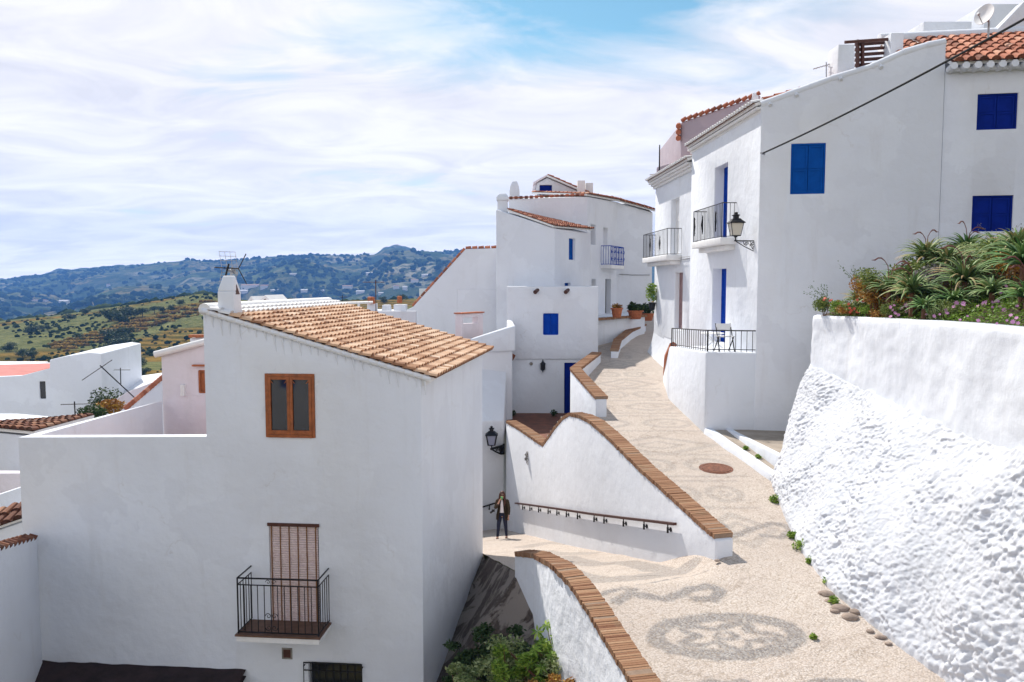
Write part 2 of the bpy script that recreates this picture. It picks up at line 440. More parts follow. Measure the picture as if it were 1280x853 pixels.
band([(770,736),(815,729),(850,722),(884,714)], .03, dark=1.2)
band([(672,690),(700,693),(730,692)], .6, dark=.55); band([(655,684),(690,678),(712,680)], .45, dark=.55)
# lozenges and rings climbing the street
def onst(x, y): return x, y
def sband(pts, w, dark=.45): BANDS.append((pts, w, dark))
yy = 14.6; k = 0
while yy < 40:
    cx = 5.1-.09*(yy-16)-.02*max(0, yy-24) if yy > 16 else 4.35
    lx = wallx(yy)+.45; rx = min(5.2, 5.55-.03*(yy-18)) if yy > 17 else 4.9
    if yy > 24: lx = 2.6+.1*(yy-24); rx = 4.9
    mid = (lx+rx)/2; hw = (rx-lx)/2
    if k % 2 == 0:
        sband([(mid-hw*.95, yy), (mid, yy+.75), (mid+hw*.95, yy), (mid, yy-.75), (mid-hw*.95, yy)], .16)
        sband([(mid-hw*.4, yy), (mid, yy+.3), (mid+hw*.4, yy), (mid, yy-.3), (mid-hw*.4, yy)], .10)
    else:
        for c in (-.5, .5):
            sband([(mid+hw*c+hw*.36*math.cos(R(a)), yy+.42*math.sin(R(a))) for a in range(0, 361, 24)], .15)
            sband([(mid+hw*c+hw*.12*math.cos(R(a)), yy+.14*math.sin(R(a))) for a in range(0, 361, 45)], .07)
        sband([(lx, yy+.8), (rx, yy+.8)], .10); sband([(lx, yy-.8), (rx, yy-.8)], .10)
    yy += random.choice((1.6, 1.9, 2.1)); k += random.choice((1, 1, 2))
def motif(XY):
    out = np.zeros(len(XY))
    wob = np.array([noise.noise(Vector((x*5, y*5, 1)))*.05+noise.noise(Vector((x*16, y*16, 4)))*.035 for x, y in XY])
    for pts, w, dark in BANDS:
        best = np.full(len(XY), 9.0)
        for (ax, ay), (bx, by) in zip(pts, pts[1:]):
            dx, dy = bx-ax, by-ay; l2 = dx*dx+dy*dy+1e-9
            t = np.clip(((XY[:,0]-ax)*dx+(XY[:,1]-ay)*dy)/l2, 0, 1)
            best = np.minimum(best, np.hypot(XY[:,0]-ax-t*dx, XY[:,1]-ay-t*dy))
        a = np.clip((w/2*1.25-best+wob)/.05+.5, 0, 1)*dark
        out = np.maximum(out, a)
    return out
def pebbles():
    m, nt, b = mat('pebble_mosaic_paving'); p = wpos(nt)
    a = node(nt, 'ShaderNodeAttribute', attribute_name='motif')
    vor = node(nt, 'ShaderNodeTexVoronoi', i={'Scale': 36, 'Randomness': .95}); nt.links.new(p, vor.inputs['Vector'])
    vor2 = node(nt, 'ShaderNodeTexVoronoi', i={'Scale': 11, 'Randomness': 1}); nt.links.new(p, vor2.inputs['Vector'])
    big = noise_tex(nt, .8, 6, .65, p)
    sep = nt.nodes.new('ShaderNodeSeparateColor'); nt.links.new(vor.outputs['Color'], sep.inputs[0])
    light = ramp(nt, sep.outputs[0], [(0, (.46,.39,.33)), (.45, (.58,.51,.45)), (1, (.70,.64,.58))]).outputs[0]
    light = mix(nt, ramp(nt, big.outputs[0], [(.38, (0,0,0)), (.7, (1,1,1))]).outputs[0], light, (.55,.47,.42), 'MIX')
    light = mix(nt, .45, light, ramp(nt, sep.outputs[1], [(0, (.44,.36,.30)), (1, (.64,.58,.53))]).outputs[0])
    dark = ramp(nt, sep.outputs[1], [(0, (.13,.125,.13)), (.5, (.25,.24,.24)), (1, (.38,.36,.34))]).outputs[0]
    col = mix(nt, mth(nt, 'MULTIPLY', a.outputs['Fac'], .82, True), light, dark)
    crack = ramp(nt, vor.outputs['Distance'], [(.0, (0,0,0)), (.5, (0,0,0)), (.75, (1,1,1))]).outputs[0]
    col = mix(nt, mth(nt, 'MULTIPLY', crack, .55), col, (.30,.24,.18))
    st = noise_tex(nt, 2.4, 7, .7, p)
    col = mix(nt, mth(nt, 'MULTIPLY', ramp(nt, st.outputs[0], [(.56, (0,0,0)), (.74, (1,1,1))]).outputs[0], .5), col, (.34,.27,.21))
    lf = noise_tex(nt, .35, 5, .6, p); col = mix(nt, mth(nt, 'MULTIPLY', ramp(nt, lf.outputs[0], [(.42, (0,0,0)), (.62, (1,1,1))]).outputs[0], .25), col, (.40,.34,.30))
    cvv = node(nt, 'ShaderNodeTexVoronoi', i={'Scale': .55, 'Randomness': 1}); cvv.feature = 'DISTANCE_TO_EDGE'; dvv = nt.nodes.new('ShaderNodeVectorMath'); dvv.operation = 'MULTIPLY_ADD'; nt.links.new(st.outputs['Color'], dvv.inputs[0]); dvv.inputs[1].default_value = (.7,.7,.7); nt.links.new(p, dvv.inputs[2]); nt.links.new(dvv.outputs[0], cvv.inputs['Vector'])
    col = mix(nt, mth(nt, 'MULTIPLY', ramp(nt, cvv.outputs['Distance'], [(0, (1,1,1)), (.012, (0,0,0))]).outputs[0], .45), col, (.22,.17,.13))
    spk = noise_tex(nt, 13, 3, .8, p)
    col = mix(nt, mth(nt, 'MULTIPLY', ramp(nt, spk.outputs[0], [(.64, (0,0,0)), (.70, (1,1,1))]).outputs[0], .5), col, (.22,.16,.12))
    nt.links.new(col, b.inputs['Base Color']); b.inputs['Roughness'].default_value = .9; b.inputs['Specular IOR Level'].default_value = .2
    inv = mth(nt, 'SUBTRACT', 1, vor.outputs['Distance'])
    n1 = bump(nt, None, inv, .45, .022); bump(nt, b, big.outputs[0], .4, .12, n1)
    return m
M['pebble'] = pebbles()
def strip(name, ys, lf, rf, zf, cols, material, undul=.012):
    nx = cols+1; V = []; 
    for y in ys:
        a, c = lf(y), rf(y)
        for i in range(nx):
            x = a+(c-a)*i/cols; V.append((x, y, zf(x, y)+undul*noise.noise(Vector((x*1.3, y*1.3, 0)))+undul*.4*noise.noise(Vector((x*5, y*5, 3)))))
    F = [(j*nx+i, j*nx+i+1, (j+1)*nx+i+1, (j+1)*nx+i) for j in range(len(ys)-1) for i in range(cols)]
    me = bpy.data.meshes.new(name); me.from_pydata(V, [], F); me.materials.append(material)
    at = me.attributes.new('motif', 'FLOAT', 'POINT'); at.data.foreach_set('value', motif(np.array([(v[0], v[1]) for v in V])).astype(np.float32))
    me.shade_smooth(); o = bpy.data.objects.new(name, me); COL.objects.link(o); o['kind'] = 'structure'
    return o
ys = []; y = 7.5
while y < 52: ys.append(y); y += max(.03, y*.0032)
ysA = [y for y in ys if y < 13.4]+[13.4]; ysB = [13.4]+[y for y in ys if y > 13.4]
def stR(y): return 6.9 if y > 17 else 6.2
STL = [(21.4,1.55),(22.6,2.5),(27.0,2.1),(31.2,3.15),(33,3.5),(36,3.75),(44,3.9)]
def stL(y):
    if y < 21.4: return wallx(y)+.1
    for (a, b_), (c, d) in zip(STL, STL[1:]):
        if a <= y <= c: return b_+(d-b_)*(y-a)/(c-a)
    return 3.9
strip('street', ysA, lambda y: kx(y)-.05 if y < KP[0].y else kx(y), stR, near_z, 170, M['pebble'])
def stR2(y): return 6.9 if y < 31 else 6.9+.9*(y-31)
strip('street_upper', ysB, stL, stR2, street_z, 150, M['pebble'])
ysP = [13.4]+[y for y in ys if 13.4 < y < 34]
def edgex(y): return KP[0].x-.02-(KP[0].x-.02+.75)*(y-15.06)/5.14
def ptL(y):
    if y < 15.06: return kx(y)-.05
    if y < 20.2: return edgex(y)
    return -2.2-.25*(y-20.2)
strip('stair_path', ysP, ptL, lambda y: wallx(y)+.05, near_z, 90, M['pebble'], .02)

# ravine bank between the house and the low wall
def hx(y): return -1.61+.137*(y-14)
def rav_z(x, y):
    zh = -6.97-.135*(20.2-y)
    if y > 15.06: ex = edgex(y); ze = path_z(ex, y)-.02
    else: ex = kx(y)-.15; ze = -5.62-.62*(15.06-y) if y > 13 else -6.9-.15*(13-y)
    t = min(1.15, max(-.6, (x-hx(y))/max(.3, ex-hx(y))))
    z = zh+(ze-zh)*(t**1.25 if t > 0 else 0)
    e = min(1, max(0, 1-t))*min(1, max(0, t+.2))*4*.25
    return z+e*(.35*noise.noise(Vector((x*1.1, y*1.1, 2)))+.12*noise.noise(Vector((x*3.5, y*3.5, 5)))+.05*noise.noise(Vector((x*9, y*9, 7))))
V = []; nx = 70; rows = [8+(20.22-8)*j/170 for j in range(171)]
for y in rows:
    for i in range(nx):
        a = hx(y)-1.0 if y > 13.9 else -3.0
        e = edgex(y) if y > 15.06 else kx(y)+.05
        x = a+(e-a)*i/(nx-1); V.append((x, y, rav_z(x, y)))
F = [(j*nx+i, j*nx+i+1, (j+1)*nx+i+1, (j+1)*nx+i) for j in range(170) for i in range(nx-1)]
m, nt, b = mat('dark_earth_and_rock'); p = wpos(nt)
n = noise_tex(nt, 1.1, 7, .65, p, .8); n2 = noise_tex(nt, 12, 6, .7, p)
col = ramp(nt, n2.outputs[0], [(.3, (.045,.032,.026)), (.55, (.10,.075,.06)), (.75, (.20,.16,.13))]).outputs[0]
col = mix(nt, ramp(nt, n.outputs[0], [(.48, (0,0,0)), (.53, (1,1,1))]).outputs[0], col, (.27,.23,.20))
nt.links.new(col, b.inputs['Base Color']); b.inputs['Roughness'].default_value = .95
bump(nt, b, n2.outputs[0], .8, .06); M['earth'] = m
me = bpy.data.meshes.new('earth_bank'); me.from_pydata(V, [], F); me.materials.append(m); me.shade_smooth()
o = bpy.data.objects.new('earth_bank', me); COL.objects.link(o); o['kind'] = 'structure'

# manhole cover
c = hit(895, 586, street_z); t = thing('manhole_cover', 'rusty round manhole cover set in the pebble street', 'manhole cover', c)
Mt = Matrix.Translation(c) @ Matrix.Rotation(math.atan(.09), 4, 'X')
M['rust'] = plain('rusty_cast_iron', (.27,.105,.06), .75, var=.3, scale=14, bs=.5)
bm = new(); loft(bm, [[Mt @ p for p in ring(Vector((0,0,z)), Vector((1,0,0)), Vector((0,1,0)), r, r, 40)] for z, r in ((-.03,.33),(.018,.33),(.022,.325),(.022,.30),(.016,.295))])
o = obj('cover_disc', bm, M['rust'], t)
bm = new()
for i in range(-6, 7):
    x = i*.042; l = math.sqrt(max(0, .27**2-x*x)); 
    if l > .03: box(bm, x-.011, x+.011, -l, l, .0155, .0225, Mt)
obj('raised_tread_bars', bm, M['rust'], o)
bm = new(); L0 = [ring(Vector((0,0,z)), Vector((1,0,0)), Vector((0,1,0)), r, r, 40) for z, r in ((-.02,.385),(.012,.385),(.012,.34),(-.02,.34))]
loft(bm, [[Mt @ p for p in q] for q in L0], False); obj('rim_frame', bm, M['rust'], t)
# ============================================================ street walls
def wall_strip(name, parent, ctr, th, zb, zt, m, bevel=.03, side='c'):
    """ctr: list of (x,y); zb/zt lists; a mitred wall of thickness th. side: 'c' centred, 'r' right of line"""
    bm = new(); n = len(ctr); L = []; Rr = []
    for i in range(n):
        a = Vector(ctr[max(0, i-1)]); b_ = Vector(ctr[min(n-1, i+1)]); c = Vector(ctr[i])
        t1 = (c-a).normalized() if i > 0 else (b_-c).normalized(); t2 = (b_-c).normalized() if i < n-1 else t1
        t = (t1+t2).normalized(); nn = Vector((t.y, -t.x)); k = 1/max(.5, nn.dot(Vector((t1.y, -t1.x))))
        o0, o1 = (-th/2, th/2) if side == 'c' else (0, th)
        L.append(c+nn*o0*k); Rr.append(c+nn*o1*k)
    vv = [[bm.verts.new((q.x, q.y, z)) for q, z in ((L[i], zb[i]), (L[i], zt[i]), (Rr[i], zt[i]), (Rr[i], zb[i]))] for i in range(n)]
    for i in range(n-1):
        for k in range(4): bm.faces.new((vv[i][k], vv[i+1][k], vv[i+1][(k+1) % 4], vv[i][(k+1) % 4]))
    bm.faces.new(vv[0][::-1]); bm.faces.new(vv[-1]); bmesh.ops.recalc_face_normals(bm, faces=bm.faces[:])
    o = obj(name, bm, M[m], parent); return bake(o, bevel=bevel)
# --- low wall with brick coping, foreground
t = thing('ravine_parapet', 'curved low white wall with brick coping along the plant filled ditch', 'wall', KP[0]+Vector((0,0,-1)))
kp = KP[::-1]; kc = [(p.x, p.y) for p in kp]
top = [p.z-.085 for p in kp]
wall_strip('wall', t, kc, .30, [-9.0]*len(kc), top, 'white_rough', .025)
coping('brick_coping', t, kp, .33)
# --- stair retaining wall
WF = Frame((wallx(30), 30), (wallx(13.4), 13.4))      # seen from the path: left = far
cp_px = [(893,668),(870,648),(850,630),(825,607),(800,585),(775,560),(755,541),(738,526),(724,519),(711,516),(703,521),(693,533),(685,545),(678,555),(666,547),(650,536),(633,526)]
pp = []
for u, v in cp_px: s, z = WF.at(u, v); pp.append((s, z))
print('copz', [(round(WF.w(s,0,0).y,1), round(z,2)) for s, z in pp])
bm = new()
out = [(pp[0][0]+.05, -8.8)]+[(pp[0][0]+.05, pp[0][1]-.09)]+[(s, z-.09) for s, z in pp[1:-1]]+[(pp[-1][0]-.05, pp[-1][1]-.09), (pp[-1][0]-.05, -10)]
t = thing('stair_retaining_wall', 'tall white retaining wall with zigzag brick coping beside the stair path', 'wall', WF.w(WF.L, 0, -4.8))
extrude(bm, [WF.w(s, 0.0, z) for s, z in out], WF.n*.34)
bake(obj('wall', bm, M['white_old'], t), bevel=.035)
# the street continues onto the wall, so its coping starts beyond the bare rendered end
coping('brick_coping', t, [WF.w(s, .17, z) for s, z in pp], .36)
# stones at its foot
# --- handrail
hr_px = [(848,655),(820,651.5),(780,647),(740,642),(700,636),(660,630.5),(647,629)]
hr = [WF.at(u, v) for u, v in hr_px]
th_ = thing('wall_handrail', 'brown handrail on brackets along the white stair wall', 'handrail', WF.w(hr[0][0], -.1, hr[0][1]))
bm = new()
for (s0, z0), (s1, z1) in zip(hr, hr[1:]):
    a = [WF.w(s, y, z+dz) for s, z in ((s0, z0), (s1, z1)) for y, dz in ((-.105, -.025), (-.105, .025), (-.035, .025), (-.035, -.025))]
    b_ = [bm.verts.new(p) for p in a]
    for k in range(4): bm.faces.new((b_[k], b_[(k+1) % 4], b_[4+(k+1) % 4], b_[4+k]))
    bm.faces.new(b_[:4][::-1]); bm.faces.new(b_[4:])
bmesh.ops.recalc_face_normals(bm, faces=bm.faces[:]); obj('rail', bm, M['rail_brown'], th_)
def hz(s):
    q = sorted(hr)
    for (a, za), (c, zc) in zip(q, q[1:]):
        if a <= s <= c: return za+(zc-za)*(s-a)/(c-a)
    return q[0][1] if s < q[0][0] else q[-1][1]
for u in (839,809,783,758.5,746,725,711,699,688,676,665,656):
    # bracket px -> s along the wall
    s, _ = WF.at(u, 650); z = hz(s)
    bm = new(); tube(bm, [WF.w(s, .0, z-.13), WF.w(s, -.07, z-.13), WF.w(s, -.07, z-.03)], .014, 6); tube(bm, [WF.w(s, 0.0, z-.13), WF.w(s, -.018, z-.13)], .045, 8)
    tube(bm, [WF.w(s, -.07, z-.19), WF.w(s, -.07, z-.08)], .022, 6)
    obj('bracket', bm, M['iron'], th_)
# --- parapet 2 between street and terrace stairs
def Pz(u, v, Y): return P(u, v, Y)
q = [Pz(757,496,22.8), Pz(719,460,27.0), Pz(746,440,31.2)]
q[0] = Vector((q[0].x-.12, q[0].y, q[0].z))
t = thing('street_parapet', 'angled white parapet with brick coping above the stairs to the blue door', 'wall', (q[0].x, q[0].y, street_z(0, 22.8)))
ctr = [(p.x, p.y) for p in q]
wall_strip('wall', t, ctr, .32, [-5.6]*3, [p.z-.085 for p in q], 'white', .03)
coping('brick_coping', t, [q[0]+(q[1]-q[0]).normalized()*.03, q[1], q[2]], .38)
# --- terrace floor and steps inside
bm = new()
fz = -5.35
fp = [(wallx(21.6)+.3, 21.6), (2.6, 22.8), (2.1, 27.0), (3.2, 31.2), (3.4, 33), (-.4, 33), (wallx(28.2)+.2, 28.2)]
prism(bm, fp, fz-.3, fz)
t = obj('terrace_floor', bm, M['floor_tile']); t['kind'] = 'structure'
bm = new()
for i in range(7):
    y = 22.9+i*.33; box(bm, wallx(y)+.36, 2.9-.1*i, y, y+.33, fz, -3.9-.2*i)
o = obj('terrace_steps', bm, M['concrete']); o['kind'] = 'structure'

# --- battered rough wall on the right
B0 = [p for p in BASE]; 
base = [(7.1, 18.6, -3.8), (6.3, 18.15, -4.2), (5.85, 17.7, -4.3)]+[tuple(p) for p in BASE]+[(5.6, 8.6, -5.15), (5.6, 7.0, -5.3)]
topc = [(7.9, 19.4, -1.9), (7.3, 19.15, -1.85)]
jt = [P(1012,457,18.5), P(1060,478,16.6), P(1130,511,13.9), P(1200,540,11.8), P(1280,568,10.1)]
print('jt', [tuple(round(c,2) for c in p) for p in jt])
topc += [tuple(p) for p in jt]+[(jt[-1].x-.1, 8.5, -2.0), (jt[-1].x-.15, 7.0, -2.0)]
def resample(pts, n, ks):
    pts = [Vector(p) for p in pts]; ls = [0]
    for a, b_ in zip(pts, pts[1:]): ls.append(ls[-1]+(b_-a).length)
    out = []
    for k in ks:
        d = k*ls[-1]
        for i in range(len(pts)-1):
            if d <= ls[i+1] or i == len(pts)-2:
                out.append(pts[i].lerp(pts[i+1], (d-ls[i])/(ls[i+1]-ls[i]))); break
    return out
NS_, NT_ = 520, 190
ks = [i/NS_ for i in range(NS_+1)]
bb = resample(base, 0, ks); tt = resample(topc, 0, ks)
V = []
for i in range(NS_+1):
    a, c = bb[i], tt[i]
    i0, i1 = max(0, i-6), min(NS_, i+6)
    along = (bb[i1]-bb[i0]+tt[i1]-tt[i0]).normalized(); nrm = along.cross(Vector((0,0,1))); nrm.normalize()
    if nrm.x > 0 and nrm.y > -.3: nrm = -nrm
    for j in range(NT_+1):
        f = j/NT_; p = a.lerp(c, f)
        rag = .10*noise.noise(Vector((p.y*1.6, p.x, 9)))+.05*noise.noise(Vector((p.y*6, p.x, 2)))
        if j > NT_*.9: p.z += rag*(f-.9)*10
        bul = .10*math.sin(math.pi*min(1, f*1.02))
        w = sm(0, .05, f)*1.0
        md = .65+.8*sm(-.25, .45, noise.noise(p*.9+Vector((0,7,0)))); pq = Vector((p.x, p.y*1.0+p.z*.5, p.z*.8-p.y*.35))
        lump = .12*noise.noise(p*1.1)+md*(.035*abs(noise.noise(pq*3.4))+.040*max(0, noise.noise(pq*10+Vector((3,0,0))))-.05*max(0, noise.noise(pq*8)-.2)+.026*noise.noise(pq*17))+.014*noise.noise(p*26)+.008*noise.noise(p*44)
        edge = .04*sm(.9, 1, f)
        V.append(tuple(p+nrm*(bul+w*lump*(1-.35*sm(.9,1,f))+.02)+Vector((0,0,-.25*(1-sm(0,.03,f))))))
    q = c-nrm*.45; V.append((q.x, q.y, c.z+.02))
W_ = NT_+2
F = [(i*W_+j, i*W_+j+1, (i+1)*W_+j+1, (i+1)*W_+j) for i in range(NS_) for j in range(W_-1)]
m, nt, b = mat('rough_whitewashed_rubble'); p = wpos(nt)
n = noise_tex(nt, 7, 6, .65, p); n2 = noise_tex(nt, 30, 5, .7, p); n0 = noise_tex(nt, 1.2, 4, .6, p)
col = mix(nt, ramp(nt, n0.outputs[0], [(.4, (0,0,0)), (.7, (1,1,1))]).outputs[0], (.63,.65,.695), (.57,.595,.64))
col = mix(nt, mth(nt, 'MULTIPLY', ramp(nt, n2.outputs[0], [(.64, (0,0,0)), (.75, (1,1,1))]).outputs[0], .35), col, (.52,.48,.45))
nt.links.new(col, b.inputs['Base Color']); b.inputs['Roughness'].default_value = .9; b.inputs['Specular IOR Level'].default_value = .15
nA = bump(nt, None, n.outputs[0], .3, .05); bump(nt, b, n2.outputs[0], .45, .02, nA); M['rubble'] = m
jw = thing('garden_retaining_wall', 'massive white garden wall, rough battered rubble below and smooth band above', 'wall', (5.3, 13, -4.7))
me = bpy.data.meshes.new('rough_base'); me.from_pydata([(x-5.3, y-13, z+4.7) for x, y, z in V], [], F); me.materials.append(m); me.shade_smooth()
o = bpy.data.objects.new('rough_base', me); COL.objects.link(o); o.parent = jw
# smooth band
topz = [P(1014,395,18.5), P(1060,396,16.6), P(1130,400,13.9), P(1200,405,11.8), P(1280,413,10.1)]
print('topz', [tuple(round(c,2) for c in p) for p in topz])
NB = 140; Vb = []; bot = [Vector((7.9, 19.5, 0)), Vector((7.35, 19.25, 0))]+[Vector((p.x+.05, p.y, 0)) for p in jt]+[Vector((jt[-1].x-.1, 7, 0))]
tz = [topz[0].z, topz[0].z]+[p.z for p in topz]+[topz[-1].z]
bt = resample([Vector((b_.x, b_.y, z)) for b_, z in zip(bot, tz)], 0, [i/NB for i in range(NB+1)])
for i in range(NB+1):
    i0, i1 = max(0, i-3), min(NB, i+3)
    al = bt[i1]-bt[i0]; al.z = 0; nrm = al.normalized().cross(Vector((0,0,1)))
    if nrm.x > 0 and nrm.y > -.3: nrm = -nrm
    c = bt[i]
    for j in range(25):
        z = -2.5+(c.z+2.5)*j/24; 
        q = Vector((c.x, c.y, z))+nrm*(.05*noise.noise(Vector((c.x, c.y, z))*1.3)+.018*noise.noise(Vector((c.x, c.y, z))*5)+.02)
        if j == 24: q -= nrm*.02
        Vb.append(tuple(q))
    Vb.append(tuple(c-nrm*.30+Vector((0,0,.01)))); Vb.append(tuple(c-nrm*.34+Vector((0,0,-.5))))
F = [(i*27+j, i*27+j+1, (i+1)*27+j+1, (i+1)*27+j) for i in range(NB) for j in range(26)]
me = bpy.data.meshes.new('smooth_band'); me.from_pydata([(x-5.3, y-13, z+4.7) for x, y, z in Vb], [], F); me.materials.append(M['white']); me.shade_smooth()
o = bpy.data.objects.new('smooth_band', me); COL.objects.link(o); o.parent = jw
# slanting plaster ledge between the two
# ============================================================ houses
def rect(fr, u0, v0, u1, v1):
    a = fr.at(u0, v0); b_ = fr.at(u1, v0); c = fr.at(u0, v1); d = fr.at(u1, v1)
    return min((a[0]+c[0])/2, (b_[0]+d[0])/2), max((a[0]+c[0])/2, (b_[0]+d[0])/2), (c[1]+d[1])/2, (a[1]+b_[1])/2
def shutter(parent, fr, r, m, y=.06, leaves=2, name='shutter', rows=2, label=None):
    s0, s1, z0, z1 = r; w = parent
    fr_bm = new(); t = .045
    box(fr_bm, s0, s0+t, y-.02, y+.05, z0, z1, fr.M); box(fr_bm, s1-t, s1, y-.02, y+.05, z0, z1, fr.M); box(fr_bm, s0+t, s1-t, y-.02, y+.05, z1-t, z1, fr.M); box(fr_bm, s0+t, s1-t, y-.02, y+.05, z0, z0+t, fr.M)
    f = obj('window_frame' if name == 'shutter' else 'door_frame', fr_bm, M[m], parent, label=label)
    lw = (s1-s0-2*t)/leaves
    for i in range(leaves):
        panel_door(name if name == 'shutter' else 'door_leaf', f, fr, s0+t+i*lw+.003, s0+t+(i+1)*lw-.003, z0+t+.003, z1-t-.003, y+.004, m, rows, 1)
    return f
# ---------------- left house
FR = P(526.5, 474, 14.0)
d5 = Vector((math.cos(R(5)), -math.sin(R(5))))
LF = Frame((FR.x-8*d5.x, 14-8*d5.y), (FR.x, 14.0))
sv = Vector((.138, .99, 0))*6.15
lh = thing('left_house', 'big white house at left with sandy tiled roof, brown window and a small iron balcony', 'house', LF.w(4, 2, -9))
a = LF.at(22.5, 547); b_ = LF.at(258, 546); c = LF.at(253.5, 391); d = LF.at(526.5, 473)
sr = LF.L
out = [(a[0], -9.6), (a[0], a[1]), (b_[0], b_[1]), (b_[0], c[1]), (sr, d[1]), (sr, -9.6)]
bm = new(); extrude(bm, [LF.w(s, 0, z) for s, z in out], sv)
wl = obj('wall', bm, M['white'], lh)
WR = rect(LF, 332, 467.5, 393.5, 547); DR = rect(LF, 337.5, 655, 399, 790); LR = rect(LF, 386, 829, 452, 900); VR = rect(LF, 354.5, 812, 363.5, 822)
cut = [cutbox(LF, *WR, .25), cutbox(LF, *DR, .35), cutbox(LF, *LR, .3), cutbox(LF, *VR, .2)]
tb = new(); box(tb, a[0]+.24, b_[0]-.03, .24, 5.0, a[1]-1.15, a[1]+2, LF.M); cut.append(tb)
bake(wl, cut, .035)
bm = new(); box(bm, a[0]+.26, b_[0], .26, 5.0, a[1]-1.16, a[1]-1.13, LF.M); o = obj('terrace_tiles', bm, M['terracotta'], lh)
# cornice below the eave
bm = new(); box(bm, sr-.02, sr+.07, 0.02, 6.1, d[1]-.14, d[1]-.02, LF.M); box(bm, sr-.02, sr+.13, -.02, 6.1, d[1]-.02, d[1]+.05, LF.M)
obj('cornice', bm, M['white_clean'], lh)
sl = (d[1]-c[1])/(sr-b_[0])
def gz(s): return c[1]+sl*(s-b_[0])
e0 = sr+.27; r0 = b_[0]+.10
up = .085
off = Vector((sv.x, sv.y, 0))
eL = LF.w(e0, -.05, gz(e0)+up); rL = LF.w(r0, -.05, gz(r0)+up)
tile_roof('roof', lh, eL, eL+off*1.012, rL+off*1.012, rL, .205, .20, 'tile', True, topwhite=2)
# whitewashed verge: rounded lumps of mortar over each verge tile
bm = new(); n = 26
for i in range(n):
    s = r0-.12+(e0-r0+.05)*i/n; s2 = r0-.12+(e0-r0+.05)*(i+1)/n
    tube(bm, [LF.w(s, -.01, gz(s)+.03), LF.w(s2-.02, -.01, gz(s2)+.045)], [.058, .045], 8)
    k = random.uniform(.10, .34)
    tube(bm, [LF.w(s+.02, -.012, gz(s)+.04), LF.w(s+.05+random.uniform(-.02,.03), .004, gz(s)-k)], [.024, .010], 6)
obj('mortared_verge', bm, M['white'], lh, smooth=60)
# ridge upstand
bm = new(); p0 = LF.w(b_[0]+.02, 0, gz(b_[0])+.06); tube(bm, [p0, p0+off*.5, p0+off], .11, 10); obj('ridge_mortar', bm, M['white_clean'], lh, smooth=60)
# window
s0, s1, z0, z1 = WR; f = .05
bm = new()
box(bm, s0, s0+f, -.015, .07, z0, z1, LF.M); box(bm, s1-f, s1, -.015, .07, z0, z1, LF.M); box(bm, s0+f, s1-f, -.015, .07, z1-f, z1, LF.M); box(bm, s0+f, s1-f, -.03, .07, z0, z0+f, LF.M)
win = obj('window', bm, M['wood'], lh)
mid = (s0+s1)/2
for q0, q1 in ((s0+f+.004, mid-.002), (mid+.002, s1-f-.004)):
    bm = new(); g = .05; y0, y1 = -.022, .05; za, zb_ = z0+f+.004, z1-f-.004
    box(bm, q0, q0+g, y0, y1, za, zb_, LF.M); box(bm, q1-g, q1, y0, y1, za, zb_, LF.M); box(bm, q0+g, q1-g, y0, y1, zb_-g, zb_, LF.M); box(bm, q0+g, q1-g, y0, y1, za, za+g*1.5, LF.M)
    # arched head fillets
    for sx, e in ((q0+g, 1), (q1-g, -1)):
        vs = [LF.w(sx, y0+.004, zb_-g)]+[LF.w(sx+e*.05*(1-math.sin(R(t))), y0+.004, zb_-g-.07*math.cos(R(t))) for t in range(0, 91, 15)]
        try: bm.faces.new([bm.verts.new(p) for p in vs])
        except Exception: pass
    obj('casement', bm, M['wood'], win)
    bm = new(); box(bm, q0+g, q1-g, .01, .016, za+g*1.5, zb_-g, LF.M); obj('pane', bm, M['glass'], win)
bm = new(); box(bm, s0, s1, .12, .14, z0, z1, LF.M); obj('dark_room', bm, M['dark'], win)
# balcony door blind
s0, s1, z0, z1 = DR
M['reed'] = plain('pinkish_reed_blind', (.76,.64,.62), .7, var=.18, scale=14, c2=(.64,.50,.49))
bm = new(); k = 46; H = z1-z0
for i in range(k):
    z = z1-.05-(H-.07)*i/k; zz = (H-.07)/k; dy = .008*math.sin(i*.5)
    tube(bm, [LF.w(s0+.015, .02+dy, z-zz/2), LF.w(s1-.015, .02+dy+random.uniform(-.003,.003), z-zz/2)], zz*.47, 5)
bl = obj('roller_blind', bm, M['reed'], lh)
bm = new()
for i in range(6):
    s = s0+.05+(s1-s0-.1)*i/5; box(bm, s-.010, s+.010, -.014, -.004, z0+.06, z1-.05, LF.M)
obj('blind_cord', bm, plain('ochre_blind_tape', (.22,.10,.035), .8, scale=30), bl)
bm = new(); box(bm, s0-.02, s1+.02, -.03, .05, z1-.045, z1+.01, LF.M); obj('blind_box', bm, M['wood_dark'], bl)
bm = new(); box(bm, s0, s1, .25, .28, z0, z1, LF.M); obj('door_recess', bm, M['dark'], lh)
